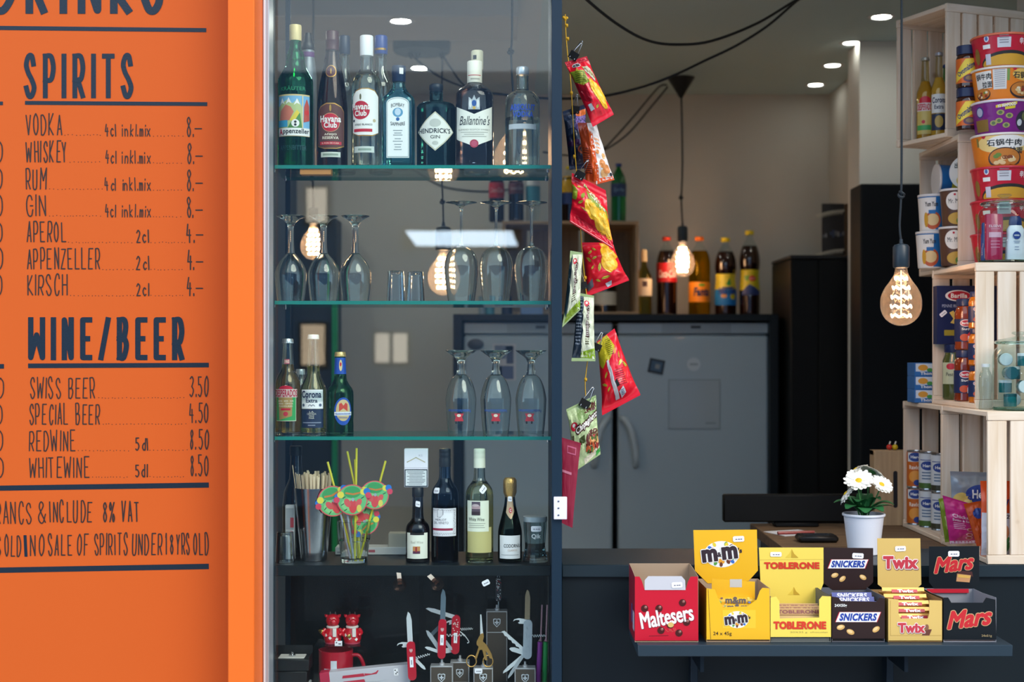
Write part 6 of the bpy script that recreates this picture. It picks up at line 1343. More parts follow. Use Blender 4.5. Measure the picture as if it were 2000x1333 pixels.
for a, b in ((1101, 34), (1107, 35)): m.lathe([(0, -.004), (.0032, -.002), (.0036, .001), (0, .004)], YC, P(a, b, 3.318), 10)
tag(m.build('yellow_cord'), 'knotted yellow cord carrying the hanging snack packets', 'cord')
# ================================================================ wooden crates and groceries by the window
PL = ('dcc3a6', 'efdecb'); PZ, PY_, PX_ = wood(*PL, 2), wood(*PL, 1), wood(*PL, 0)
def crate(label, X, Y, Z, w=.35, d=.26, h=.345, rot=0, slats=1):
    t = thing('wooden_crate', label, 'crate', (X, Y, Z), rot, 'pine crates stacked beside the window')
    for nm, z in (('bottom_panel', 0), ('top_panel', h-.012)):
        m = MB(); n = 4
        for i in range(n): a = d*i/n; m.box(a+.001, a+d/n-.005, .011, w-.011, z+.0003, z+.0117, PY_, .0015)
        m.build(nm, t)
    for nm, y in (('near_panel', 0), ('far_panel', w-.0105)):
        m = MB()
        for z in (0, h-.021): m.box(0, d, y, y+.0105, z, z+.021, PX_, .0015)
        x = .001
        while x < d-.02: m.box(x, min(d, x+.043), y+.001, y+.0095, .0215, h-.0215, PZ, .001); x += .052
        m.build(nm, t)
    m = MB(); y = .012
    while y < w-.03: m.box(d-.010, d-.001, y, min(w-.012, y+.062), .0125, h-.0125, PZ, .001); y += .072
    m.build('back_panel', t)
    return t
ZC1 = 1.0735; H = .345; ZC2 = ZC1+H; ZC3 = ZC2+H; ZC4 = ZC3+H
crate('bottom pine crate at the counter edge holding food pouches', 1.07, 3.201, ZC1)
crate('bottom pine crate further in, holding upright food tins', 1.072, 3.553, ZC1)
crate('middle pine crate holding a dark pasta box and sauce jars', 1.0905, 3.345, ZC2)
crate('pine crate holding blue and white noodle cups', 1.136, 3.62, ZC3)
crate('topmost pine crate, turned a little, holding beer bottles', 1.121, 3.665, ZC4, .212, .25, .345, .38)
def at(px, D, z): return (S(px-1000, D), D, z)
NOODLE = 'instant noodle cups piled on the crate'
def cup(nm, label, px, D, z, r0, r1, h, base, prints, group=NOODLE, lid='e6e2dc', rot=None, a0=None, loc=None, rimc='e8e0dc'):
    """r0 rim radius, r1 foot radius (m)"""
    t = thing(nm, label, 'noodle cup', loc or at(px, D, z), 0, group, rot)
    MB().lathe([(0, .003), (r1*.93, .003), (r1*.96, 0), (r1, 0), (r1+.001, .003), (r0*.965, h-.006)], base, n=40).build('cup', t)
    MB().lathe([(r0*.962, h-.0058), (r0*.99, h-.006), (r0, h-.0045), (r0, h-.002), (r0*.985, h-.0005), (0, h-.0005)], mat(rimc, .35), n=40).build('foil_lid', t)
    ax = math.atan2(t.location.x, t.location.y) if a0 is None else a0
    rf = lambda v: r1+.001+(r0*.965-r1-.001)*max(0, min(1, (v-.003)/(h-.009)))
    m = MB(); rm = (r0+r1)/2
    def s(u, v, hh): v = max(.003, min(h-.0068, v)); a = u/rm-ax; q = rf(v)+hh; return Vector((q*math.sin(a), -q*math.cos(a), v))
    prints(lambda sh, mt, hh=.0005, mx=.012: m.dec(s, sub(sh, mx), mt, hh), rm, h, lambda a, b, c, d: rect(a, b, c, d, 16, 2)); m.build('printed_sleeve', t)
    return t
WH = mat('efe9e2', .4); ORN = mat('e8801c', .4); PUR = mat('7c1c7c', .35); CRED = mat('c41832', .35)
def bowl_(d, x, y, r): d(ell(x, y, r*1.1, r*.72), mat('3a2a28', .4), .001); d(ell(x, y+.002, r, r*.6), mat('c87a30', .4), .0013); [d(ell(x+random.uniform(-.6, .6)*r, y+random.uniform(-.3, .35)*r, r*.2, r*.13, 10, 1), mat(random.choice(('e8c890', '6a8a3c', 'a03828', 'f0e0c0', '8a4a28')), .4), .0016+.00005*i) for i in range(12)]
def n_or(d, r, h, R):
    d(R(-2.6*r, .005, 2.6*r, h-.007), ORN, .0003); d(R(-1.0*r, .03, -.35*r, h-.01), WH, .0006); d(R(-.3*r, .025, .16*r, h-.008), mat('dcd8d4', .4), .0006); d(ell(.95*r, h*.75, .6*r, h*.2), mat('f0c060', .4), .0006)
    for i, y in enumerate((.86, .8, .74, .68, .62, .56, .5, .44, .38)): d(rect(-.24*r, h*y, .1*r, h*(y+.025), 2), mat('a8a4a8', .5), .0009)
    d(R(.17*r, .045, .26*r, h-.008), mat('7a9a50', .4), .0007)
    d(txt('锅牛肉', -.66*r, h*.72, .62*r, h*.19, bold=.02), INK, .0012); d(txt('拉面', -.52*r, h*.48, .4*r, h*.19, bold=.02), INK, .0012); d(txt('石锅', .62*r, h*.72, .5*r, h*.2, bold=.02), INK, .0012)
    bowl_(d, -.75*r, h*.2, .3*r); bowl_(d, .72*r, h*.28, .4*r); d(ell(.42*r, h*.9, .06*r), mat('c8203c', .4), .001)
def n_or2(d, r, h, R):
    d(R(-2.6*r, .005, 2.6*r, h-.007), ORN, .0003); d(ell(.1*r, h*.68, 1.0*r, h*.3), mat('f2d084', .4), .0006); d(ell(.2*r, h*.72, .7*r, h*.2), WH, .0008)
    d(txt('石锅牛肉', .08*r, h*.7, 1.2*r, h*.2, bold=.02), INK, .0012); d(txt('拉面', .5*r, h*.47, .5*r, h*.19, bold=.02), INK, .0012); bowl_(d, .1*r, h*.22, .55*r)
    d(R(-.95*r, .05, -.85*r, h-.01), mat('8a7a40', .4), .0008); d(R(.92*r, .055, 1.08*r, h-.015), mat('d8d4d8', .4), .0008); d(ell(-.62*r, h*.9, .07*r), mat('c8203c', .4), .001); d(ell(1.0*r, h*.4, .07*r), mat('5a90c8', .4), .001)
def n_pu(d, r, h, R):
    d(R(-2.6*r, .005, 2.6*r, h-.007), PUR, .0003); d(ell(-.82*r, h*.66, .17*r, h*.17), mat('2c3c80', .4), .0006); d(ell(-.82*r, h*.66, .13*r, h*.13), mat('b0b4cc', .4), .0008)
    d(sub(poly([(-.2*r, h*.74), (.5*r, h*.84), (.5*r, h*.92), (-.2*r, h*.82)]), .01), mat('e0c030', .4), .0007); d(txt('32 SEAFOOD', .16*r, h*.82, .6*r, h*.09, bold=.03, rot=.13), WHITE, .001); d(sub(poly([(.1*r, h*.68), (.44*r, h*.72), (.44*r, h*.8), (.1*r, h*.76)]), .01), mat('d8c030', .4), .0009)
    for x, y in ((-.05, .6), (.25, .5), (-.1, .36), (.15, .22), (-.3, .3)): d(ell(x*r, y*h, .13*r, .08*h, 14), mat('a8a060', .4), .0009); d(ell(x*r, y*h, .07*r, .05*h, 10, 1), mat('5a7048', .4), .0013)
    d(ell(.8*r, h*.36, .3*r, h*.3), mat('2c2838', .4), .0007); d(ell(.65*r, h*.3, .1*r, h*.1), mat('c8ccd0', .4), .001); d(ell(.88*r, h*.5, .16*r, h*.14), mat('6a7040', .4), .0012); d(R(-1.1*r, .006, -.5*r, .035), mat('8a6a30', .4), .0006)
def n_re(d, r, h, R):
    d(R(-2.6*r, .005, 2.6*r, h-.007), CRED, .0003); d(R(-.15*r, .045, .3*r, h-.012), mat('d4d2d8', .4), .0006); [d(rect(-.08*r, .055+i*.006, .22*r, .058+i*.006, 2), mat('98949c', .5), .0009) for i in range(6)]
    d(ell(.3*r, .008, 1.1*r, .03), mat('2c2a28', .4), .0006); d(ell(.3*r, .006, 1.05*r, .024), mat('d8a030', .4), .0009); d(ell(-.52*r, h*.85, .09*r, h*.1), mat('e0dce4', .4), .0006); d(ell(-.52*r, h*.85, .05*r, h*.06), mat('4a70b0', .4), .0009)
    d(R(-.68*r, .045, -.4*r, .055), WHITE, .0006); d(R(-.6*r, .006, -.4*r, .032), mat('d0ccd8', .4), .0012); d(txt('辛拉面', .85*r, h*.75, .5*r, h*.2, bold=.03), mat('f0dede', .4), .0008)
    d(ell(-1.0*r, .03, .14*r, .02), mat('8a6a2c', .4), .0009)
CR0, CR1, CH = .0765, .0615, .1045; DC = 3.54
for i, (fn, lb, base, rim) in enumerate(((n_re, 'lowest red noodle cup of the pile behind the cosmetics jar', CRED, 'c8283c'), (n_re, 'red noodle cup just above the lid of the cosmetics jar', CRED, 'c8283c'), (n_re, 'red noodle cup with a white sticker below the orange one', CRED, 'c8283c'),
        (n_or2, 'lower of the two orange noodle cups in the pile', ORN, 'e8dcd0'), (n_pu, 'purple noodle cup in the pile of cups', PUR, 'e0d4dc'), (n_or, 'orange noodle cup above the purple one', ORN, 'e8dcd0'), (n_re, 'topmost red noodle cup, its upper half out of sight', CRED, 'd86a48'))):
    random.seed(40+i)
    if i == 0: continue
    cup('noodle_cup', lb, 1957, DC, ZC3+.0003+.0815*(i), CR0, CR1, .0812, base, fn, rimc=rim)
random.seed(40); cup('noodle_cup', 'lowest red noodle cup of the pile behind the cosmetics jar', 1957, DC, ZC3+.0003, CR0, CR1, .0812, CRED, n_re, rimc='c8283c')
# cosmetics jar
def jar(nm, label, px, D, z, r, h, group=None, glassm=None):
    t = thing(nm, label, 'jar', at(px, D, z), 0, group)
    gm = glassm or thin('eef6f4', 1.45)
    MB().lathe([(0, .004), (r*.9, .004), (r*.97, .008), (r, .02), (r, h*.68), (r*.93, h*.76), (r*.78, h*.81), (r*.78, h*.85)], gm, n=44).build('glass_jar', t)
    MB().lathe([(0, 0), (r*.95, 0), (r, .003), (r*.97, .007), (0, .005)], glass('e6f4f0', 1.45), n=44).build('glass_base', t)
    l = MB(); l.lathe(cr2([(r*.8, h*.845), (r*.9, h*.85), (r*.9, h*.875), (r*.7, h*.9), (r*.3, h*.925), (r*.14, h*.94), (r*.17, h*.955), (r*.27, h*.975), (r*.22, h*.995), (0, h)]), gm, n=40); l.ring(r*.86, .003, glass('f0f8f6', 1.45), Matrix.Translation((0, 0, h*.855)), 40, 8); l.build('glass_lid', t)
    return t
JD = 3.412; jt = jar('glass_jar', 'lidded glass jar holding toiletry bottles on the middle crate', 1962, JD, ZC3+.0003, .062, .168)
def jp(px, D, z=ZC3+.008): return at(px, D, z)
t = thing('lotion_bottle', 'white lotion bottle with a round blue badge inside the glass jar', 'bottle', jp(1983, 3.395)); q = lambda n: S(n, 3.395)
MB().lathe([(0, 0), (q(18), 0, 3), (q(19), .004, 3), (q(18), q(30), 3), (q(16), q(48), 3), (q(16.5), q(60), 3), (q(12), q(68)), (0, q(68))], mat('e8ecf4', .35), n=32, yr=.6).build('body', t)
MB().lathe([(q(12), q(68.3)), (q(13), q(70)), (q(12), q(80)), (q(9), q(86)), (0, q(86))], mat('16306c', .35), n=28, yr=.6).build('cap', t)
m = MB(); s = flat((0, -q(16)*.72, 0)); NB = mat('18388a', .35)
m.dec(s, ell(-q(1), q(48), q(7.5)), NB, .0006); m.dec(s, txt('NIVEA', -q(1), q(48), q(10), q(3), bold=.03), WHITE, .001)
for y, w_ in ((36, 13), (33, 10), (25, 8), (20, 9)): m.dec(s, rect(-q(w_/2+1), q(y), q(w_/2-1), q(y+1.2), 1), mat('8a98b4', .5), .0006)
m.build('badge', t)
t = thing('shampoo_bottle', 'magenta shampoo tube inside the glass jar', 'bottle', jp(1941, 3.39)); q = lambda n: S(n, 3.39)
MB().lathe([(0, 0), (q(16), 0), (q(17), .003), (q(18), q(88)), (q(16), q(90)), (0, q(90))], mat('b01848', .3, 0, .4), n=30, yr=.55).build('body', t)
m = MB(); s = lambda u, v, h: Vector((u, -q(17)*.55*math.sqrt(max(.05, 1-(u/q(18.5))**2))-h-.0006, v))
m.dec(s, txt('ELSEVE', 0, q(66), q(24), q(5), bold=.02), mat('e8b8c8', .4), .0004); m.dec(s, rect(-q(12), q(44), q(12), q(54), 8), mat('dca8bc', .4), .0004)
for y in (60, 36, 30, 24): m.dec(s, rect(-q(9), q(y), q(9), q(y+1.2), 8), mat('d888a4', .4), .0004)
m.build('print', t)
t = thing('roll_on_stick', 'slim dark blue roll-on stick inside the glass jar', 'stick', jp(1923, 3.41)); q = lambda n: S(n, 3.41)
MB().lathe([(0, 0), (q(7), 0), (q(7.4), .002), (q(7), q(50)), (q(5.6), q(54)), (q(6), q(70)), (q(5), q(74)), (0, q(74))], mat('1c3c88', .3, 0, .3), n=22).build('body', t); m = MB(); m.dec(cyl(q(7.4)), rect(-q(3), q(4), q(6), q(24), 4), mat('a8b4c8', .4), .0004); m.build('label', t)
# chocolate spread jars
for i, lb in enumerate(('lower chocolate spread jar with a dark blue lid beside the topmost crate', 'upper chocolate spread jar with a dark blue lid, stacked on another')):
    D = 3.575; t = thing('spread_jar', lb, 'jar', at(1888, D, ZC4+.0003+i*.1065), 0, 'chocolate spread jars'); q = lambda n: S(n, D); r = q(20); h = .106
    MB().lathe([(0, 0), (r*.9, 0), (r, .003), (r, h*.7), (r*.9, h*.77), (r*.84, h*.79)], mat('3a1a10', .12, 0, .5), n=32).build('jar_body', t)
    MB().lathe([(r*.9, h*.785), (r*.96, h*.79), (r*.96, h*.985), (r*.9, h-.0002), (0, h-.0002)], mat('14244c', .4), n=32).build('lid', t)
    m = MB(); ax = math.atan2(t.location.x, D); s = lambda u, v, hh: Vector(((r+hh)*math.sin(u/r-ax), -(r+hh)*math.cos(u/r-ax), v))
    m.dec(s, rect(-r*1.5, h*.1, r*1.5, h*.68, 18, 2), mat('d8641c', .4), .0004); m.dec(s, sub(poly([(-r*1.2, h*.12), (-r*1.2, h*.3), (-r*.1, h*.66), (r*1.1, h*.68), (r*1.2, h*.45), (r*.1, h*.3)][::-1]), .006), mat('e8c83c', .4), .0007)
    m.dec(s, txt('Ovomaltine', -r*.05, h*.43, r*2.0, h*.13, bold=.03, rot=.6), mat('1c2c6c', .4), .001); m.dec(s, ell(r*.3, h*.2, r*.6, h*.09), mat('5a3a50', .4), .001); m.dec(s, ell(r*.3, h*.21, r*.4, h*.05), mat('8a6a48', .4), .0013)
    m.build('label', t)
# beers in the topmost crate
def smallbeer(px, D, y0, hw, gm, lq, capc, lb, lab):
    z0 = ZC4+.0125; t = thing('beer_bottle', lb, 'bottle', at(px, D, z0), 0, 'beer bottles in the topmost crate'); H = S(ybase(z0, D)-y0, D); r = S(hw, D)
    pr = [(0, 0), (r, 0), (r, H*.5), (r*.85, H*.6), (r*.5, H*.7), (r*.42, H*.85), (r*.38, H*.96)]
    MB().lathe(cr2(pr[1:4])[:1]+[(v.x, v.y) for v in cr([Vector((a, b, 0)) for a, b in pr[1:]], 3)], thin(gm, 1.45), n=24).build('glass_body', t)
    sm = [(v.x*.94, v.y) for v in cr([Vector((a, b, 0)) for a, b in pr[1:]], 3) if v.y < H*.72]
    MB().lathe([(0, .002)]+[(sm[0][0], .002)]+sm[1:]+[(0, sm[-1][1])], lq, n=24).build('beer', t)
    MB().lathe([(r*.46, H*.955), (r*.5, H*.96), (r*.46, H*.99), (r*.3, H), (0, H)], mat(capc, .3, .6), n=20).build('crown_cap', t)
    m = MB(); ax = math.atan2(t.location.x, D); s = lambda u, v, hh: Vector(((r+hh)*math.sin(u/r-ax), -(r+hh)*math.cos(u/r-ax), v)); lab(lambda sh, mt, hh=.0005: m.dec(s, sub(sh, .008), mt, hh), r, H); m.build('label', t)
def lb1(d, r, H): d(rect(-r, .05*H, r, .47*H, 8), mat('c8b060', .4)); d(ell(0, .45*H, r*.7, .06*H), RED, .0007); d(rect(-r, .33*H, r, .43*H, 8), mat('d8ccc8', .4), .0009); d(txt('DESPERADOS', 0, .38*H, r*1.8, .08*H, bold=.03), RED, .0012); d(rect(-r, .1*H, r, .16*H, 8), mat('3a9c50', .4), .0008); d(ell(-.2*r, .2*H, r*.2), RED, .0009)
def lb2(d, r, H): d(rect(-r, .28*H, r, .5*H, 8), mat('dcdcd8', .4)); d(rect(-r, .08*H, r, .27*H, 8), mat('1d2c4a', .4)); d(txt('Corona', 0, .43*H, r*1.7, .07*H, bold=.03), mat('15264c', .5), .0008); d(txt('Extra', 0, .35*H, r*1.1, .05*H, bold=.02), mat('15264c', .5), .0008); d(ell(0, .18*H, r*.5, .07*H), mat('c0a050', .4), .0008)
def lb3(d, r, H): d(ell(0, .3*H, r*.9, .17*H), mat('1f58c0', .4)); d(ell(0, .3*H, r*.7, .12*H), mat('d8c898', .4), .0008); d(rect(-r*.8, .25*H, r*.8, .31*H, 4), mat('e8ecf0', .4), .0011); d(ell(0, .37*H, r*.25, .05*H), RED, .0011)
smallbeer(1807, 3.80, 112, 17, 'e8e0c0', mat('c89a38', .15, 0, .3), 'b8b4a8', 'pale beer bottle with a red-lettered label in the topmost crate', lb1)
smallbeer(1834, 3.775, 102, 16, 'f0ead0', mat('d0a848', .15, 0, .3), 'a8acb8', 'pale beer bottle with a white label in the topmost crate', lb2)
smallbeer(1848, 3.845, 126, 14, '8ac088', mat('4a7a20', .15, 0, .3), '2c4a8a', 'green beer bottle with a blue badge in the topmost crate', lb3)
# noodle cups inside their crate
NB_ = mat('2870b0', .35)
def n_bl(d, r, h, R):
    d(R(-2.6*r, .003, 2.6*r, h-.007), WH, .0003); d(R(.2*r, .003, 2*r, h-.007), NB_, .0005); d(ell(0, h*.28, .6*r, h*.24), mat('c85a30', .4), .0007); d(ell(0, h*.3, .45*r, h*.16), mat('e8c890', .4), .001)
    d(R(-2.6*r, h*.9, 2.6*r, h-.007), NB_, .0008); d(txt('Yum Yum', -.1*r, h*.72, .9*r, h*.13, bold=.03), INK, .001); d(ell(-.5*r, h*.3, .16*r, h*.2), mat('d8a030', .4), .0012); d(rect(-.3*r, h*.46, .2*r, h*.56, 4), NB_, .001)
def n_yl(d, r, h, R): d(R(-2.6*r, .003, 2.6*r, h-.007), NB_, .0003); d(R(-.7*r, .02, .1*r, h*.65), mat('d8c838', .4), .0006); d(R(-.55*r, .03, -.35*r, h*.55), mat('3a4a60', .4), .0009)
def n_br(d, r, h, R): d(R(-2.6*r, .003, 2.6*r, h-.007), mat('5a3a2c', .4), .0003); d(ell(-.1*r, h*.66, .6*r, h*.24), WH, .0006); d(txt('Mr. Min', -.1*r, h*.66, .8*r, h*.12, bold=.03), INK, .001); d(ell(.1*r, h*.2, .7*r, h*.16), mat('c8a040', .4), .0006); d(ell(.3*r, h*.14, .3*r, h*.1), mat('5a8a3a', .4), .0009); d(ell(-.1*r, h*.83, .07*r), RED, .001)
GN = 'noodle cups inside the pine crate'; zi = ZC3+.0125
cup('noodle_cup', 'front blue and white noodle cup standing at the crate opening, lower row', 1818, 3.80, zi, .040, .032, .098, WH, n_bl, GN)
cup('noodle_cup', 'brown noodle cup with a white oval beside the lower blue one', 1866, 3.715, zi, .043, .034, .103, mat('5a3a2c', .4), n_br, GN)
cup('noodle_cup', 'blue and white noodle cup standing on another in the crate', 1822, 3.80, zi+.0985, .040, .032, .098, WH, n_bl, GN)
cup('noodle_cup', 'brown noodle cup standing on the one with the oval', 1868, 3.715, zi+.1035, .043, .034, .098, mat('5a3a2c', .4), n_br, GN)
cup('noodle_cup', 'blue noodle cup with a yellow panel lying on its side on top', 1868, 3.80, 0, .043, .034, .098, NB_, n_yl, GN, rot=(0, -PI/2, 0), loc=(1.136+.102, 3.83, zi+.1965+.0435), a0=0)
t = cup('noodle_cup', 'blue noodle cup lying with its white lid towards the counter', 1862, 3.71, 0, .043, .034, .09, NB_, n_yl, GN, rot=(PI/2, 0, -.75), loc=(1.235, 3.755, zi+.2016+.0432), a0=0, rimc='dcdcd8')
m = MB(); s = flat((0, 0, .09), (1, 0, 0), (0, 1, 0)); m.dec(s, ell(.006, -.008, .02), mat('c8502c', .4), .0004); m.dec(s, txt('出前', -.012, .018, .03, .015, bold=.02), INK, .0004); m.dec(s, ell(-.01, -.022, .012), mat('d8c060', .4), .0006); m.build('lid_print', t)
# pasta box and sauce jars in the middle crate
zb = ZC2+.0123
t = thing('pasta_box', 'dark blue pasta box resting on the tall green jar in the middle crate', 'box', (1.172, 3.652, zb+.1415)); PB = mat('142452', .4); q = lambda n: S(n, 3.64)
MB().box(-.085, .085, -.014, .02, 0, .15, PB, .001).build('carton', t)
m = MB(); s = flat((-.085, -.0142, 0))
m.dec(s, ell(q(41), q(95), q(25), q(11)), mat('e6e4e2', .4), .0003); m.dec(s, ell(q(43), q(95), q(22), q(9)), mat('b82034', .4), .0006); m.dec(s, txt('Barilla', q(43), q(95), q(32), q(9), bold=.03), WHITE, .0009)
m.dec(s, txt('PENNE RIGATE', q(32), q(75), q(44), q(6)), mat('b4bcd4', .4), .0003); m.dec(s, rect(q(14), q(17), q(44), q(28), 1), mat('9a8c30', .4), .0003)
m.dec(s, poly([(q(24), q(62)), (q(32), q(66)), (q(38), q(54)), (q(34), q(40)), (q(26), q(42)), (q(32), q(50))][::-1]), mat('d8bc60', .4), .0003)
m.build('print', t); m = MB(); pricetag(m, flat((-.085, -.0142, 0)), q(12), q(60), q(15), q(8), .7); m.build('price_tag', t)
def saucejar(lb, px, D, z, hw, h, sauce, top, group, nm='sauce_jar'):
    t = thing(nm, lb, 'jar', at(px, D, z), 0, group); r = S(hw, D)
    MB().lathe([(0, 0), (r*.92, 0), (r, .003), (r*.97, h*.12), (r*.97, h*.62), (r, h*.7), (r*.9, h*.8), (r*.78, h*.85), (0, h*.85)], mat(sauce, .1, 0, .6), n=28).build('jar_body', t)
    MB().lathe([(r*.8, h*.85), (r*.85, h*.86), (r*.85, h*.975), (r*.8, h-.0003), (0, h-.0003)], mat(top, .35), n=28).build('lid', t)
    m = MB(); ax = math.atan2(t.location.x, D)-.15; s = lambda u, v, hh: Vector(((r+hh)*math.sin(u/r-ax), -(r+hh)*math.cos(u/r-ax), v))
    d = lambda sh, mt, hh=.0004: m.dec(s, sub(sh, .007), mt, hh)
    d(rect(-r*1.6, h*.16, r*1.6, h*.6, 14), PB); d(ell(-.2*r, h*.52, r*.5, h*.07), mat('e6dede', .4), .0007); d(ell(-.2*r, h*.52, r*.44, h*.055), mat('c02438', .4), .001); d(txt('Barilla', -.2*r, h*.52, r*.7, h*.05, bold=.03), WHITE, .0013)
    d(txt('Sugo', -.1*r, h*.4, r*.9, h*.06, bold=.02), WHITE, .0008); d(ell(-.3*r, h*.24, r*.4, h*.07), mat('c85028', .4), .0008); d(ell(.2*r, h*.26, r*.3, h*.09), mat('c8303c', .4), .001); d(rect(-.05*r, h*.16, .5*r, h*.27, 4), mat('d8d4dc', .4), .0013)
    m.build('label', t)
SG_ = 'sauce jars in the middle crate'
saucejar('lower of the two wide red-orange sauce jars in the middle crate', 1887, 3.535, zb, 23, .127, '7a2c10', '142452', SG_)
saucejar('upper of the two wide red-orange sauce jars in the middle crate', 1888, 3.535, zb+.1272, 23, .127, '8a3814', '142452', SG_)
for i, w_ in enumerate(('bottom', 'middle', 'top')): saucejar(f'{w_} one of the three small orange sauce jars at the crate corner', 1912, 3.425, zb+.0892*i, 20, .089, 'c87018', '142452', SG_)
t = thing('pesto_jar', 'tall jar of green sauce under the dark blue pasta box', 'jar', (P(1866, 0, 3.64).x, 3.648, zb)); r = .03
MB().lathe([(0, 0), (r*.93, 0), (r, .004), (r, .1), (r*.8, .115), (r*.8, .12), (0, .12)], mat('4a5428', .12, 0, .6), n=28).build('jar_body', t); MB().lathe([(r*.82, .1205), (r*.85, .122), (r*.85, .141), (0, .141)], mat('142452', .35), n=28).build('lid', t)
m = MB(); s = cyl(r, a0=-.3); m.dec(s, rect(-r*1.2, .04, r, .095, 12), mat('b8c0a0', .4), .0004); m.dec(s, ell(-r*.3, .085, .012, .008), mat('c02438', .4), .0008); m.dec(s, txt('Pesto', -r*.3, .065, .025, .009), INK, .0008); m.build('label', t)
# things standing on the bottom crates
zt = ZC2+.0003
jt = jar('glass_jar', 'lidded glass jar full of small teal tins at the counter edge', 1990, 3.268, zt, .0585, .181, None)
TL_ = mat('0c6468', .25, 0, .4); TL2 = mat('084a50', .3)
random.seed(5)
for k in range(4):
    for i in range(3):
        a = 2*PI*i/3+k*1.05-.5; R = .030; lie = (i+k) % 2
        loc = (jt.location.x+R*math.cos(a), 3.268+R*math.sin(a), zt+.009+k*.031+(.0145 if lie else 0))
        t = thing('teal_tin', f'small round teal tin in the glass jar', 'tin', loc, 0, 'teal tins in the glass jar', (PI/2, 0, -.35+random.uniform(-.4, .4)) if lie else (0, 0, 0))
        zz = -.0145 if lie else 0
        MB().lathe([(0, zz), (.014, zz), (.0145, zz+.001), (.0145, zz+.022), (.0145, zz+.0225)], TL_, n=24).build('can', t)
        MB().lathe([(.0147, zz+.0226), (.0147, zz+.0275), (.0135, zz+.029), (0, zz+.029)], mat('cfdadc', .35) if (i*2+k) % 3 != 1 else TL2, n=24).build('lid', t)
t = thing('clear_bottle', 'small empty clear glass bottle beside the jar of teal tins', 'bottle', at(1925, 3.29, zt)); r = S(13, 3.29)
MB().lathe(cr2([(0, .001), (r*.85, 0), (r, .006), (r*.85, .03), (r, .055), (r*.9, .08), (r*.55, .092), (r*.55, .1), (r*.6, .102)]), thin('eaf0ee', 1.5), n=28).build('glass_body', t); MB().lathe([(r*.62, .0985), (r*.64, .1), (r*.64, .106), (0, .1065)], mat('d8dcda', .3), n=22).build('stopper', t)
for i, lb in enumerate(('bottom tuna carton of three beside the middle crate', 'middle tuna carton of three beside the middle crate', 'top tuna carton of three beside the middle crate')):
    t = thing('tuna_carton', lb, 'carton', (1.087, 3.785, zt+i*.0352), 0, 'blue tuna cartons'); q = lambda n: S(n, 3.75)
    MB().box(-.024, .03, -.03, .04, 0, .035, mat('2c6cb0', .4), .0008).build('carton', t)
    m = MB(); s = flat((-.024, -.0302, 0)); m.dec(s, rect(.003, .012, .05, .033, 1), mat('d0dce8', .4), .0002); m.dec(s, ell(.022, .022, .013, .008), mat('d89a3c', .4), .0005); m.dec(s, txt('Thon', .03, .007, .03, .008, bold=.02), WHITE, .0005); m.dec(s, ell(.04, .016, .008, .005), mat('4a9a50', .4), .0007); m.build('print', t)
# tins and pouches in the bottom crates
z1 = ZC1+.0123
def herotin(px, D, z, kind, lb):
    t = thing('food_tin', lb, 'tin', at(px, D, z), 0, 'upright food tins in the bottom crate'); r = .0228; h = .1
    MB().lathe([(0, 0), (r, 0), (r, .002), (r*.98, .003), (r*.98, h-.003), (r, h-.002), (r, h-.0003), (r*.93, h-.0006), (r*.9, h-.003), (0, h-.003)], mat('b8bcc0', .25, .9), n=28).build('can', t)
    m = MB(); ax = math.atan2(t.location.x, D); s = lambda u, v, hh: Vector(((r+hh)*math.sin(u/r-ax), -(r+hh)*math.cos(u/r-ax), v)); d = lambda sh, mt, hh=.0003: m.dec(s, sub(sh, .007), mt, hh)
    HB = mat('24408c', .4)
    d(rect(-r*3, .004, r*3, h-.004, 28), mat(('c8641c', 'd0d4d8')[kind > 0], .4))
    if kind == 0: d(rect(-r, .07, r, h-.005, 8), mat('d8dcdc', .4), .0006); d(ell(0, .083, r*.8, .012), HB, .0009); d(txt('Hero', 0, .083, r*1.1, .008, bold=.03), WHITE, .0012); d(txt('Ravioli', 0, .055, r*1.5, .011, bold=.03), mat('f0e0d0', .4), .0006); d(ell(0, .03, r*.8, .016), mat('e89a40', .4), .0006); d(ell(.2*r, .014, r*.4, .008), HB, .0009)
    else: d(ell(0, .064, r*.85, .012), HB, .0006); d(txt('Hero', 0, .064, r*1.1, .008, bold=.03), WHITE, .0009); d(rect(-r, .078, r, .08, 8), HB, .0006); [d(rect(-r*.7, .044-i*.008, r*.4, .047-i*.008, 6), mat('4a6a8c', .4), .0006) for i in range(3)]; d(rect(-r*3, .004, r*3, .018, 28), mat(('4a6a30', '3a3a28')[kind-1], .4), .0006)
    m.build('label', t)
for j in range(2):
    w_ = ('lower', 'upper')[j]
    for (px, D), kd, nm in zip(((1788, 3.86), (1812, 3.80), (1836, 3.735)), (0, 1, 2), ('orange tin', 'white tin', 'white tin')): herotin(px, D, z1+j*.1003, kd, f'{w_} {nm} of the row, ' + ('furthest into the shop', 'in the middle of the row', 'nearest the food pouches')[kd])
PCK = 'food pouches in the bottom crate'
def g1_(d): d(ell(.2, .5, .22, .2), mat('d8b860', .4), .0006); d(ell(.3, .5, .1, .1), mat('ecd890', .4), .001); d(ell(.62, .68, .34, .14), mat('24408c', .4), .0006); d(txt('Hero', .62, .68, .42, .13, bold=.03), WHITE, .001); d(txt('RACLETTE', .6, .5, .4, .06), mat('6a7888', .4), .0006); d(poly([(0, .05), (1, .05), (1, .3), (0, .25)]), mat('d4d8dc', .4), .0004)
packet('food_pouch', 'silver-grey food pouch standing behind the pink one', (1856, 921), (1950, 924), (1952, 1055), (1860, 1055), 3.475, .012, mat('9aa2aa', .3, .3), g1_, 21.0, None, .003, PCK, cat='pouch', flatv=.05, belly=.02)
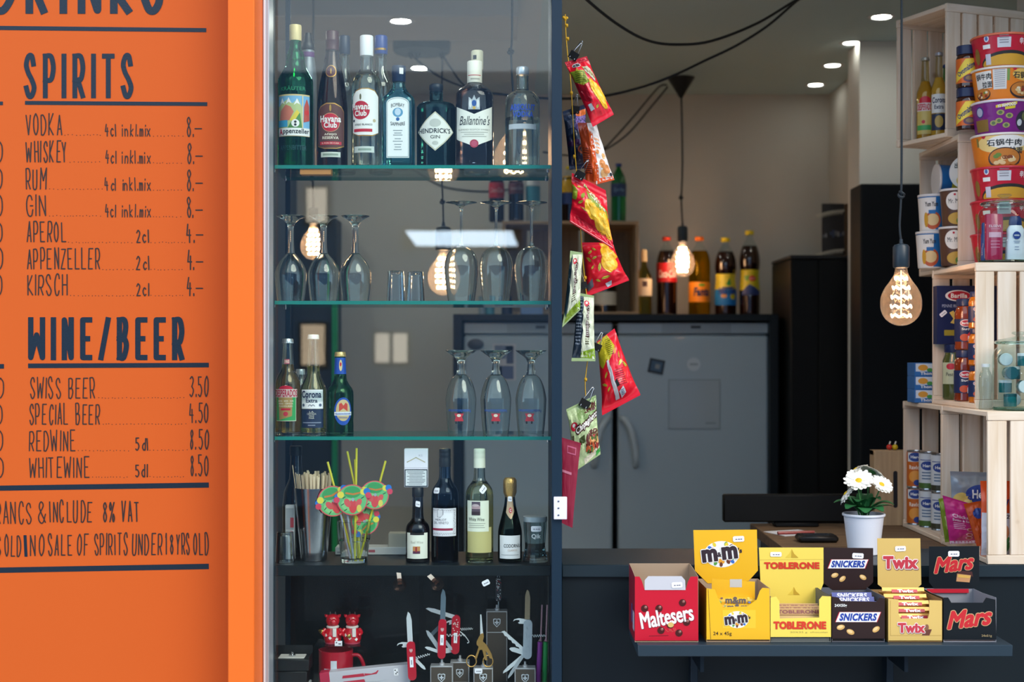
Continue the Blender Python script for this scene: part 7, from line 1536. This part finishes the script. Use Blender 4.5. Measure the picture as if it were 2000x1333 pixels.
packet('food_pouch', 'lime-green pouch edge showing left of the pink pouch', (1833, 975), (1850, 972), (1862, 1058), (1846, 1060), 3.47, .008, mat('8aa028', .35), lambda d: d(rect(.3, .3, .8, .6, 3), mat('c8d080', .4)), 22.0, None, .002, PCK, cat='pouch', flatv=.05, belly=.02)
def g2_(d):
    d(poly([(0, 0), (1, 0), (1, .08), (0, .06)]), mat('d8c0cc', .4), .0004); d(poly([(.0, .0), (1, .0), (1, .5), (.5, .2)]), mat('b83a68', .35), .0003)
    d(txt('Chicken', .55, .62, .7, .08, bold=.01), mat('f4e0ea', .4), .0008); d(txt('Sweet & Sour', .55, .53, .76, .05, bold=.01), mat('f4e0ea', .4), .0008)
    for i in range(4): d(rect(.2, .46-i*.04, .6+.05*(i % 2), .475-i*.04, 2), mat('e8b0c8', .4), .0006)
    for x, y in ((.74, .22), (.8, .34), (.7, .14)): d(ell(x, y, .14, .04, 16, 2), mat('d8a0a0', .4), .0008); d(ell(x, y, .1, .025, 12, 1), mat('a83030', .4), .0012)
packet('food_pouch', 'pink sweet-and-sour pouch standing at the crate opening', (1841, 968), (1898, 985), (1908, 1062), (1855, 1063), 3.42, .010, mat('c42478', .32, 0, .2), g2_, 23.0, None, .0025, PCK, cat='pouch', flatv=.04, belly=.02)
packet('food_pouch', 'dark orange pouch leaning between the pink and the large orange one', (1882, 985), (1922, 978), (1922, 1066), (1908, 1068), 3.36, .010, mat('c4501c', .35), lambda d: (d(ell(.6, .75, .3, .12), mat('24408c', .4)), d(rect(.5, .05, .9, .3, 3), mat('8a2a14', .4))), 24.0, None, .003, PCK, cat='pouch', flatv=.05, belly=.02)
def g3_(d):
    d(poly([(0, 0), (1, 0), (1, .58), (0, .58)]), mat('d4d0d8', .4), .0004); d(txt('Blévita', .42, .74, .5, .12, bold=.03), mat('2a2c70', .4), .0006); d(txt('SPITZ', .35, .53, .34, .05, bold=.02), mat('4a3a40', .4), .0008)
    d(ell(.3, .36, .14, .08), mat('e0a070', .4), .0008); d(ell(.38, .32, .1, .12), mat('d88858', .4), .001)
    for x, y in ((.3, .18), (.38, .14), (.44, .2), (.34, .24), (.48, .12)): d(ell(x, y, .08, .04, 10, 1, a=x*9), mat('4a8a4a', .4), .001)
    d(rect(.62, .05, .95, .52, 3), mat('b8b8bc', .4), .0008); [d(rect(.64, .1+i*.04, .92, .115+i*.04, 3), mat('70747c', .4), .0011) for i in range(10)]
    d(poly([(.62, .62), (.98, .62), (.98, .76), (.62, .76)]), mat('2a7a4a', .4), .0006)
packet('food_pouch', 'large orange and white pouch right behind the front slats', (1915, 940), (2020, 940), (2020, 1086), (1915, 1086), 3.24, .016, mat('e0521c', .32, 0, .2), g3_, 25.0, None, .003, PCK, cat='pouch', flatv=.04, belly=.02)
# ---------------------------------------------------------------- flower pot
fp = thing('flower_pot', 'white pot of artificial daisies on the counter behind the sweet boxes', 'plant', at(1687, 3.375, 1.0735)); q = lambda n: S(n, 3.375)
W_ = mat('e6e8f2', .4)
MB().lathe([(0, .002), (q(29), .0), (q(30), .001), (q(38.5), q(74)), (q(41), q(74.5)), (q(41.6), q(77)), (q(41), q(79)), (q(38), q(79)), (q(37), q(70)), (q(28), .006), (0, .006)], W_, n=44).build('pot', fp)
m = MB()
for z in (58, 61, 64): m.ring(q(29.6)+(q(38.5)-q(30))*z/74, .0006, W_, Matrix.Translation((0, 0, q(z))), 44, 6)
m.build('moulded_rings', fp)
MB().lathe([(0, q(70)), (q(37), q(70)), (q(37), q(69)), (0, q(69))], mat('2c241c', .9, 0, 0, .2, 0, .6, .2, 200), n=32).build('soil', fp)
LG = mat('2c6a3c', .45, 0, 0, .4, 0, 0, .12, 60); ST = mat('4a8a4c', .5)
def leafm(a, L, w, up, droop):
    m = MB(); n = 8; vs = []; ca, sa = math.cos(a), math.sin(a)
    for i in range(n+1):
        t_ = i/n; wd = w*math.sin(PI*min(1, t_*.92+.06))**.7; r = L*t_; z = q(74)+up*math.sin(t_*PI*.55)-droop*.6*t_*t_
        for s_, dz in ((-1, .004), (-.5, .001), (0, 0), (.5, .001), (1, .004)): vs.append((r*ca-s_*wd*sa, r*sa+s_*wd*ca, z+dz*2*(1-t_)))
    fs = [(i*5+j, i*5+j+1, (i+1)*5+j+1, (i+1)*5+j) for i in range(n) for j in range(4)]
    m.add(vs, fs, LG); m.add([(x, y, z-.0008) for x, y, z in vs], [f[::-1] for f in fs], LG); m.build('leaf', fp)
for a, L, w, up, dr in ((PI*1.02, .072, .02, .045, .02), (PI*1.22, .066, .022, .04, .03), (PI*1.45, .055, .022, .035, .035), (PI*1.68, .06, .022, .035, .03), (PI*1.88, .07, .022, .045, .025), (.2, .075, .016, .03, .014), (PI*.75, .06, .02, .05, .02), (PI*.4, .06, .02, .055, .015), (PI*1.3, .04, .02, .05, .02), (PI*1.75, .045, .02, .055, .02)): leafm(a, L, w, up, dr)
PT = mat('f4f2ea', .5); PYL = mat('e8c028', .6, 0, 0, .3, 0, .8, .15, 400)
def daisy(px, py, dy, nrm, R, cup_=.15):
    c = Vector((q(px-1687), dy, q(1084-py))); nrm = Vector(nrm).normalized(); rot = nrm.to_track_quat('Z', 'Y').to_matrix().to_4x4(); M = Matrix.Translation(c) @ rot
    m = MB()
    for lay, (n, r) in enumerate(((18, R), (15, R*.88))):
        for i in range(n):
            a = 2*PI*(i+.5*lay)/n+random.uniform(-.07, .07); rr2 = r*random.uniform(.9, 1.05); w = R*.15; dp = random.uniform(-.1, .08)
            prof = [(R*.18, .5), (rr2*.5, .95), (rr2*.8, 1), (rr2*.95, .7), (rr2, .15)]; vs = []
            for d_, k in prof:
                z = .002*lay+(d_*d_/R)*(cup_+dp*.5)*(1 if cup_ > 0 else 1)
                for s_ in (-1, 0, 1): vs.append(M @ Vector((d_*math.cos(a)-s_*w*k*math.sin(a), d_*math.sin(a)+s_*w*k*math.cos(a), z+.0012*abs(s_))))
            fs = [(p*3+j, p*3+j+1, (p+1)*3+j+1, (p+1)*3+j) for p in range(4) for j in range(2)]; m.add(vs, fs, PT)
    f = m.build('flower', fp)
    MB().lathe([(R*.24, .0005), (R*.25, .002), (R*.18, .0045), (0, .0055)], PYL, n=20, M=M).build('flower_centre', f)
    m = MB(); m.lathe([(0, -.006), (R*.2, -.003), (R*.3, -.0008), (0, -.0008)], ST, n=14, M=M)
    m.tube([c-nrm*.004, c-nrm*.02+Vector((0, 0, -.01)), Vector((c.x*.4, c.y*.4, q(90))), Vector((c.x*.2, c.y*.2, q(69)))], .0018, ST, 8, 4); m.build('stem', f)
random.seed(3)
daisy(1671, 940, -.030, (-.15, -.62, .75), q(29)); daisy(1716, 948, -.024, (.3, -.6, .72), q(25), .1); daisy(1707, 925, .018, (.5, .35, .8), q(30), -.25); daisy(1674, 921, .01, (-.5, .3, .8), q(24), -.2); daisy(1651, 966, -.012, (-.75, .1, .6), q(23), -.2)
# ================================================================ sweet boxes on the fold-out shelf
ZS = .9405; DQ0, DQ1 = 2.995, 3.145
CARD = mat('a89078', .8); CARDW = mat('c8c4bc', .7)
def fr(px, py): return (S(px-1000, DQ0), S(HY-py, DQ0)+CZ-ZS)          # front plane
def bk(px, py): return (S(px-1000, DQ1), S(HY-py, DQ1)+CZ-ZS)
def sweetbox(label, cx, front, yl, backtop, colour, side=None, inner=CARD, header=None, hcol=None, lean=.0, nm='sweet_box'):
    """front: px outline of the front panel; yl: row of the front corners' top; backtop: row of the back panel's top edge; header: px outline at the back"""
    t = thing(nm, label, 'display box', (S(cx-1000, DQ0), DQ0, ZS), 0, 'sweet boxes on the fold-out shelf'); ox = t.location.x
    f = [(x-ox, max(0, z)) for x, z in (fr(*p) for p in front)]; x0, x1 = min(p[0] for p in f), max(p[0] for p in f)
    dp = DQ1-DQ0; zf = fr(0, yl)[1]; zbk = bk(0, backtop)[1]; th = .0009; side = side or colour  # side panels: front colour darkened, shade put into the colour
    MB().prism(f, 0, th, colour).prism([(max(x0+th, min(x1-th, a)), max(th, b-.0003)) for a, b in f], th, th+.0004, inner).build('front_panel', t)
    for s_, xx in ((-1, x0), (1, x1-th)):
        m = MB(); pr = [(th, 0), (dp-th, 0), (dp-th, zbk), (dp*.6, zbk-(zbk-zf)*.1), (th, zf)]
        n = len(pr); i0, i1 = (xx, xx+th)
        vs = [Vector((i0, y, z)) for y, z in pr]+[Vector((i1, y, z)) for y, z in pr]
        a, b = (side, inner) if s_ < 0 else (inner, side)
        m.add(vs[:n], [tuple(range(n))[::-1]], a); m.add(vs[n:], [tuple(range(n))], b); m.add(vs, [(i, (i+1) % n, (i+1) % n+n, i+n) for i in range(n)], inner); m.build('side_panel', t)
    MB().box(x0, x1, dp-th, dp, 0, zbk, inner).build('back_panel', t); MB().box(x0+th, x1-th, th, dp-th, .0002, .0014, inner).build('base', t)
    if header:
        hp = [(x-ox, z) for x, z in (bk(*p) for p in header)]
        MB().prism(hp, dp-th-.001, dp-th-.0002, hcol or colour).build('header_flap', t)
    m = MB(); sf = lambda u, v, h: Vector((u, -h-.0001, v)); sh = lambda u, v, h: Vector((u, dp-th-.001-h-.0001, v))
    F_ = lambda px, py: (fr(px, py)[0]-ox, fr(px, py)[1]); H_ = lambda px, py: (bk(px, py)[0]-ox, bk(px, py)[1])
    return t, ox, sf, sh, F_, H_, dp
q0 = lambda n: S(n, DQ0); q1 = lambda n: S(n, DQ1)
def bars(t, n, x0, x1, z0, dz, y0, dy, hgt, cols, name='bar', lab=None, grp=None, tl=None, cat='chocolate bar'):
    """wrapped bars stacked in a box: each one a thing of its own"""
    for i in range(n):
        y = y0+dy*i; z = z0+dz*i; rnd = random.uniform(-.0015, .0015)
        m = MB(); L = (x1-x0)/2; vs = []; fs = []; nn = 14; k = 8
        for a in range(nn+1):
            u = a/nn; e = min(1, min(u, 1-u)*7); 
            for b in range(k):
                w = 2*PI*b/k; vs.append((-L+2*L*u, math.cos(w)*(.003+.008*e), math.sin(w)*(.0012+hgt*.5*e)+.0006*math.sin(a*3.1)))
        for a in range(nn):
            for b in range(k): fs.append((a*k+b, a*k+(b+1) % k, (a+1)*k+(b+1) % k, (a+1)*k+b))
        fs.append(tuple(range(k))); fs.append(tuple(nn*k+b for b in range(k))[::-1])
        m.add(vs, fs, cols[0])
        s_ = lambda u, v, h: Vector((u, -.0105-h-.0006, v))
        if tl: tl(m, s_, L, hgt, i)
        o = m.build('wrapped_bar', None, t.location+Vector(((x0+x1)/2+rnd, y, z)), ang=70); o.rotation_euler = (-.5, 0, random.uniform(-.03, .03))
        tag(o, lab(i), cat, grp)
# --- red malt-ball box
RB = mat('c8102c', .35, 0, .2); RB_SHADE = mat('7c1028', .4)  # second red: darker for the shaded sides
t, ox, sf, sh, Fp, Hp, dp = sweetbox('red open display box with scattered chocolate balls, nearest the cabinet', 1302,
    [(1240, 1252), (1364, 1252), (1363, 1127), (1349, 1127), (1344, 1136), (1340, 1150), (1258, 1150), (1254, 1136), (1249, 1127), (1240, 1127)], 1127, 1101, RB, RB_SHADE, CARD)
m = MB(); W2 = mat('f2eef0', .4)
m.prism([Fp(1259, 1153), Fp(1339, 1153), Fp(1338, 1134), Fp(1331, 1126), Fp(1266, 1126), Fp(1259, 1134)], -.0012, -.0004, mat('c8c6cc', .4)); m.build('grey_label', t)
m = MB(); pricetag(m, lambda u, v, h: Vector((u, -.0012-h, v)), *Fp(1322, 1143), q0(21), q0(11), .05); m.build('price_tag', t)
m = MB(); c = Fp(1302, 1205)
SX = lambda m, s: (lambda sh, mt, h: m.dec(s, sh, mt, h))
w_ = txt('Maltesers', c[0], c[1], q0(103), q0(31), rot=.17); otl(SX(m, sf), ([(x+q0(1), y-q0(1)) for x, y in w_[0]], w_[1]), q0(1), mat('7c0c1c', .4), .0002); otl(SX(m, sf), w_, q0(.9), W2, .0006); m.dec(sf, w_, W2, .001)
CHB = mat('4a1c1a', .25, 0, .5); CHL = mat('8a5048', .4)
for x, y in ((1259, 1189), (1287, 1189), (1333, 1178), (1341, 1216), (1291, 1232), (1326, 1237)): m.dec(sf, ell(*Fp(x, y), q0(7)), CHB, .0008); m.dec(sf, ell(*Fp(x+2, y-2.5), q0(3), n=12, rings=1), CHL, .0011); m.dec(sf, ell(*Fp(x+2.5, y-3.5), q0(1.2), n=8, rings=1), mat('c8a098', .4), .0014)
m.dec(sf, ell(*Fp(1309, 1222), q0(7), q0(6)), CHB, .0008); m.dec(sf, ell(*Fp(1310, 1221), q0(6), q0(5)), mat('d8b468', .5), .0011)
m.dec(sf, path([Fp(1268, 1243), Fp(1305, 1242)], q0(1)), mat('6c0c1c', .4), .0004)
for i in range(8): m.dec(sf, path([Fp(1300+i*3, 1230+5*math.sin(i*2)), Fp(1303+i*3, 1234)], q0(1)), mat('e05a50', .4), .0005)
m.build('front_print', t)
m = MB(); s_ = lambda u, v, h: Vector((fr(1240, 0)[0]-ox-h-.0002, u, v)); m.dec(s_, rect(.01, .02, .05, .06, 1), mat('a8a4b8', .4), .0002); m.dec(s_, rect(.06, .03, .08, .07, 1), mat('3a4a8c', .4), .0002); m.build('side_print', t)
# --- yellow candy box
YB = mat('f2b81e', .4); YB_SHADE = mat('a87812', .45)  # second yellow: side panels with their shade mixed in
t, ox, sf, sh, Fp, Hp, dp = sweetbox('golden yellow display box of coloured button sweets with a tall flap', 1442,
    [(1380, 1250), (1504, 1250), (1503, 1150), (1489, 1149), (1484, 1155), (1478, 1172), (1460, 1185), (1412, 1187), (1404, 1172), (1396, 1152), (1380, 1150)], 1150, 1131, YB, YB_SHADE, CARD,
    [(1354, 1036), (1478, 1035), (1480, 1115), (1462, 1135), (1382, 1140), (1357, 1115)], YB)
PUR_ = ['d83a30', '3a70c8', 'e8a030', '5aa048', '6a3a28', 'e8d040']
MMD = mat('35262e', .4)
def mm(m, s, c, w, k, h):
    m.dec(s, ell(c[0], c[1], w*.44, w*.33), WHITE, h); random.seed(9)
    for i in range(34):
        a = random.uniform(0, 2*PI); r = random.uniform(.55, .95); m.dec(s, ell(c[0]+w*.39*r*math.cos(a), c[1]+w*.3*r*math.sin(a), w*.06, w*.042, 10, 1, a), mat(random.choice(PUR_), .35), h+.0003+.00001*i)
    
    for x, y in ((-.3, -.03), (.2, .04)):
        k = txt('m', c[0]+w*x, c[1]+w*y, w*.37, w*.3, bold=.03, rot=.12); otl(SX(m, s), k, w*.035, WHITE, h+.0007); otl(SX(m, s), k, w*.014, MMD, h+.0011); m.dec(s, k, MMD, h+.0015)
    m.dec(s, txt('&', c[0]-w*.055, c[1]-w*.005, w*.1, w*.12, bold=.04, rot=.1), MMD, h+.0012); m.dec(s, txt("'s", c[0]+w*.46, c[1]+w*.1, w*.1, w*.13, bold=.04), MMD, h+.0009)
m = MB(); mm(m, sh, Hp(1409, 1083), q1(78), 1, .0003); pricetag(m, sh, *Hp(1442, 1053), q1(22), q1(11), .05); m.build('flap_print', t)
m = MB(); m.dec(sf, rect(*Fp(1411, 1228), *Fp(1476, 1192), 1), mat('f4c430', .4), .0002); mm(m, sf, Fp(1440, 1211), q0(50), 1, .0004)
m.dec(sf, txt('24 x 45g', *Fp(1411, 1239), q0(36), q0(9), bold=.015), mat('3a2c1c', .4), .0003); m.dec(sf, path([Fp(1383, 1152), Fp(1388, 1249)], q0(.8)), mat('6a5014', .5), .0003); m.build('front_print', t)
m = MB(); m.prism([Fp(1398, 1180), Fp(1484, 1180), Fp(1484, 1146), Fp(1398, 1140)], .06, .0615, YB); m.dec(lambda u, v, h: Vector((u, .06-h, v)), rect(*Fp(1434, 1157), *Fp(1458, 1141), 1), mat('c8c4bc', .4), .0003); m.build('inner_flap', t)
def mmt(m, s, L, h, i): m.dec(s, txt('m&m', 0, 0, L*.9, h*.8, bold=.03), MMD, .0006); [m.dec(s, ell(random.uniform(.4, .8)*L*random.choice((-1, 1)), random.uniform(-.3, .3)*h, .003, .002, 8, 1), mat(random.choice(PUR_), .4), .0005+.00002*k) for k in range(8)]
bars(t, 3, fr(1396, 0)[0]-ox+.004, fr(1490, 0)[0]-ox-.002, .052, .012, .022, .015, .019, [mat('e8b424', .3, 0, .3)], lab=lambda i: ('front', 'middle', 'back')[i]+' bag of button sweets inside the golden yellow box', grp='sweet bags in the golden yellow box', tl=mmt, cat='sweet bag')
# --- pale yellow triangular chocolate box
TY = mat('f6d85c', .4); TY_SHADE = mat('c8a840', .45); TR_ = mat('d83a24', .4); TSH = mat('c0983a', .4)  # second yellow carries the shade of the side panels
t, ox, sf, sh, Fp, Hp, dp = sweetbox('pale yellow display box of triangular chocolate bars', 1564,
    [(1505, 1245), (1623, 1245), (1623, 1166), (1606, 1165), (1600, 1172), (1600, 1207), (1523, 1209), (1522, 1175), (1516, 1166), (1505, 1168)], 1166, 1148, TY, TY_SHADE, mat('6a6c68', .7),
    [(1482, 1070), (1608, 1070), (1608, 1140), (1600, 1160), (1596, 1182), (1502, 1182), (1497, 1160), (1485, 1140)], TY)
m = MB(); c = Hp(1546, 1105); k = txt('TOBLERONE', c[0], c[1], q1(107), q1(12.5), bold=.03); m.dec(sh, ([(x+q1(1), y-q1(1)) for x, y in k[0]], k[1]), TSH, .0003); otl(SX(m, sh), k, q1(.5), TR_, .0006)
def peak(s, c, w, h): m.dec(s, poly([(c[0]-w, c[1]-w*.6), (c[0]-w*.3, c[1]+w*.1), (c[0], c[1]+w*.7), (c[0]-w*.1, c[1]-w*.6)][::-1]), mat('e8c848', .4), h); m.dec(s, poly([(c[0]-w*.05, c[1]-w*.6), (c[0], c[1]+w*.7), (c[0]+w*.35, c[1]), (c[0]+w, c[1]-w*.6)][::-1]), mat('c8a030', .4), h+.0002)
peak(sh, Hp(1546, 1082), q1(13), .0003); peak(sh, Hp(1550, 1155), q1(12), .0003); pricetag(m, sh, *Hp(1515, 1083), q1(22), q1(9)); m.dec(sh, path([Hp(1484, 1094), Hp(1606, 1093)], q1(.8)), mat('d8b848', .5), .0002); m.build('flap_print', t)
m = MB(); c = Fp(1562, 1222); k = txt('TOBLERONE', c[0], c[1], q0(102), q0(14.5), bold=.03); m.dec(sf, ([(x+q0(1), y-q0(1)) for x, y in k[0]], k[1]), TSH, .0003); otl(SX(m, sf), k, q0(.5), TR_, .0006); m.dec(sf, txt('20X35 g  chocolat', *Fp(1580, 1236), q0(74), q0(4)), mat('a8a050', .4), .0003); m.build('front_print', t)
MB().box(-q0(57), q0(57), .004, dp-.004, .0016, .046, mat('5a5c58', .7)).build('inner_tray', t)
for i, nm in enumerate(('front', 'middle', 'back')):
    L = q0(50); y = .03+.03*i; z = .0462
    m = MB(); m.prism([(-.012, 0), (.012, 0), (0, .02)], -L, L, mat('c8a05a', .4), Matrix.Rotation(PI/2, 4, 'Z')); 
    s2 = lambda u, v, h: Vector((u, -.0121+v*.012/.0233-h*.86, v*.0858/.1))
    m.prism([(-L*.97, .0015), (L*.97, .0015), (L*.97, .015), (-L*.97, .015)], -.0122, -.0118, mat('b08040', .4), Matrix.Rotation(-.54, 4, 'X'))
    m.dec(lambda u, v, h: Matrix.Rotation(-.54, 4, 'X') @ Vector((u, -.0124-h, v)), txt('TOBLERONE', 0, .0085, L*1.7, .008, bold=.04), mat('7a2a28', .4), .0003)
    tag(m.build('triangular_bar', None, t.location+Vector((q0(1), y, z))), f'{nm} triangular chocolate bar lying in the pale yellow box', 'chocolate bar', 'triangular bars in the pale yellow box')
# --- dark brown peanut bar box
SB = mat('2a1512', .4); SBL = mat('1c3c9c', .4); SR = mat('c8283c', .4)
t, ox, sf, sh, Fp, Hp, dp = sweetbox('dark brown display box of peanut bars between two yellow boxes', 1676,
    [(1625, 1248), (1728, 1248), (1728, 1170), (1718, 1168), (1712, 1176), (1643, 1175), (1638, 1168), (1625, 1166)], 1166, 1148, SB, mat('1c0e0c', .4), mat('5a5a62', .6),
    [(1609, 1070), (1705, 1071), (1705, 1138), (1690, 1152), (1626, 1153), (1609, 1140)], SB)
PN = mat('d8a860', .5); PN2 = mat('f0cc90', .5)
def snick(m, s, c, w, h):
    a = w/2; b = w*.11; k = .05*w
    for ex, mt, hh in ((1.06, SR, 0), (1.02, WHITE, .0003)): m.dec(s, poly([(c[0]-a*ex-k, c[1]-b*ex*1.1), (c[0]+a*ex-k, c[1]-b*ex*1.1), (c[0]+a*ex+k, c[1]+b*ex*1.1), (c[0]-a*ex+k, c[1]+b*ex*1.1)]), mt, h+hh)
    m.dec(s, txt('SNICKERS', c[0], c[1], w*.95, w*.19, bold=.05, shear=.25), SBL, h+.0006)
def nuts(m, s, pts, r, fn, h=.0003):
    for x, y, a in pts: m.dec(s, ell(*fn(x, y), r*1.6, r, 16, 2, a), PN, h); m.dec(s, ell(*fn(x-1, y-1), r*1.1, r*.6, 12, 1, a), PN2, h+.0003)
m = MB(); snick(m, sh, Hp(1656, 1102), q1(70), .0003); nuts(m, sh, ((1630, 1124, .3), (1645, 1131, .7), (1685, 1128, -.5)), q1(4.5), Hp); pricetag(m, sh, *Hp(1675, 1086), q1(22), q1(10.5), -.05); m.build('flap_print', t)
m = MB(); snick(m, sf, Fp(1676, 1206), q0(78), .0003); nuts(m, sf, ((1642, 1226, .2), (1661, 1235, -.4), (1711, 1230, .6)), q0(5), Fp); m.dec(sf, txt('24X50g', *Fp(1642, 1184), q0(24), q0(7), bold=.02), WHITE, .0003); m.build('front_print', t)
def snt(m, s, L, h, i): m.dec(s, rect(-L*.85, -h*.34, L*.85, h*.34, 2), mat('1c3488', .4), .0004); m.dec(s, txt('SNICKERS', 0, 0, L*1.3, h*.5, bold=.04, shear=.2), mat('d8d8e4', .4), .0008)
bars(t, 4, fr(1630, 0)[0]-ox, fr(1724, 0)[0]-ox, .064, .0062, .016, .019, .02, [mat('2c1c1c', .3, 0, .3)], lab=lambda i: ('front', 'second', 'third', 'rearmost')[i]+' wrapped peanut bar in the dark brown box', grp='wrapped bars in the dark brown box', tl=snt)
# --- gold twin-stick box
TW = mat('dcb868', .42); TW_SHADE = mat('a8884a', .45); TRD = mat('c83a48', .4)  # second gold: shade of the sides painted in
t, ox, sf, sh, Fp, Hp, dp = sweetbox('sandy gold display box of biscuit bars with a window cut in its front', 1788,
    [(1735, 1252), (1840, 1252), (1840, 1174), (1815, 1173), (1815, 1200), (1812, 1209), (1759, 1209), (1755, 1200), (1755, 1172), (1735, 1170)], 1171, 1152, TW, TW_SHADE, mat('8a6a40', .7),
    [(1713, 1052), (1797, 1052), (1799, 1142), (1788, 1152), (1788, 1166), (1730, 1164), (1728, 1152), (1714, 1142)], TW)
def twix(m, s, c, w, h): k = txt('Twix', c[0], c[1], w*.95, w*.34, bold=.03); otl(SX(m, s), ([(x+w*.015, y-w*.02) for x, y in k[0]], k[1]), w*.035, mat('8a5a50', .4), h); otl(SX(m, s), k, w*.035, mat('f4e6e0', .4), h+.0004); otl(SX(m, s), k, w*.01, TRD, h+.0008)
m = MB(); twix(m, sh, Hp(1758, 1099), q1(70), .0003); pricetag(m, sh, *Hp(1758, 1072), q1(21), q1(10), .03); m.dec(sh, txt('25 x 50 g', *Hp(1746, 1158), q1(30), q1(6)), mat('4a3a20', .4), .0003); m.build('flap_print', t)
m = MB(); twix(m, sf, Fp(1780, 1227), q0(55), .0003); m.dec(sf, poly([Fp(1800, 1242), Fp(1808, 1230), Fp(1820, 1230), Fp(1815, 1242)]), mat('6a3a2c', .4), .0003); m.dec(sf, ell(*Fp(1810, 1226), q0(4), q0(6), 12, 1), mat('8a5a44', .4), .0005); m.dec(sf, path([Fp(1739, 1174), Fp(1739, 1242), Fp(1838, 1242)], q0(.7)), mat('b89448', .5), .0002); m.build('front_print', t)
def twt(m, s, L, h, i): m.dec(s, rect(-L*.9, -h*.1, L*.9, h*.35, 2), mat('d8a048', .3, .2), .0004); m.dec(s, rect(-L*.5, -h*.3, L*.6, h*.1, 2), mat('c02c3c', .4), .0007); m.dec(s, txt('Twix', .1*L, -h*.1, L*.7, h*.4, bold=.05), WHITE, .001)
bars(t, 6, fr(1742, 0)[0]-ox, fr(1836, 0)[0]-ox, .034, .0108, .014, .0185, .018, [mat('b88038', .28, .3, .2)], lab=lambda i: ('lowest', 'second', 'third', 'fourth', 'fifth', 'rearmost')[i]+' wrapped biscuit bar in the sandy gold box', grp='wrapped bars in the sandy gold box', tl=twt)
# --- black caramel bar box
MBK = mat('10161b', .4, 0, 0, .3); MR = mat('c8242c', .4); MGD = mat('d8b080', .4)
t, ox, sf, sh, Fp, Hp, dp = sweetbox('black display box with a red-lettered flap, at the end of the shelf', 1894,
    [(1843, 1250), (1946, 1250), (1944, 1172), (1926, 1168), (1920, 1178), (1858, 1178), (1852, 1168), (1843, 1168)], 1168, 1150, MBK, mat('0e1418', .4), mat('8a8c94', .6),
    [(1814, 1068), (1912, 1067), (1912, 1138), (1902, 1150), (1824, 1150), (1814, 1138)], MBK)
def mars(m, s, c, w, h): k = txt('Mars', c[0], c[1], w*.97, w*.36, bold=.015, shear=.4, rot=.12); otl(SX(m, s), k, w*.034, MGD, h); otl(SX(m, s), k, w*.02, MR, h+.0004)
m = MB(); mars(m, sh, Hp(1862, 1101), q1(80), .0003); pricetag(m, sh, *Hp(1862, 1082), q1(22), q1(11)); m.dec(sh, poly([Hp(1867, 1136), Hp(1869, 1120), Hp(1896, 1124), Hp(1893, 1138)]), mat('c89060', .4), .0003); m.dec(sh, poly([Hp(1866, 1122), Hp(1874, 1115), Hp(1898, 1117), Hp(1900, 1128), Hp(1896, 1124), Hp(1869, 1121)]), mat('4a2420', .4), .0005); m.dec(sh, poly([Hp(1870, 1128), Hp(1871, 1122), Hp(1894, 1125), Hp(1893, 1130)]), mat('d8a850', .4), .0006); m.build('flap_print', t)
m = MB(); mars(m, sf, Fp(1893, 1208), q0(90), .0003); m.dec(sf, txt('24x51g', *Fp(1927, 1243), q0(20), q0(5.5)), mat('b8a070', .4), .0003); m.build('front_print', t)
m = MB(); m.box(fr(1850, 0)[0]-ox, fr(1935, 0)[0]-ox, dp-.006, dp-.003, bk(0, 1158)[1], bk(0, 1151)[1]+.0005, mat('c0182c', .4)); m.build('red_edge', t)
def mrt(m, s, L, h, i): m.dec(s, rect(-L*.8, -h*.2, L*.8, h*.2, 2), MR, .0004)
bars(t, 1, fr(1850, 0)[0]-ox, fr(1938, 0)[0]-ox, .066, .0, .02, .02, .016, [mat('1c1c20', .3, 0, .3)], lab=lambda i: 'single black-wrapped bar left in the black box', tl=mrt)
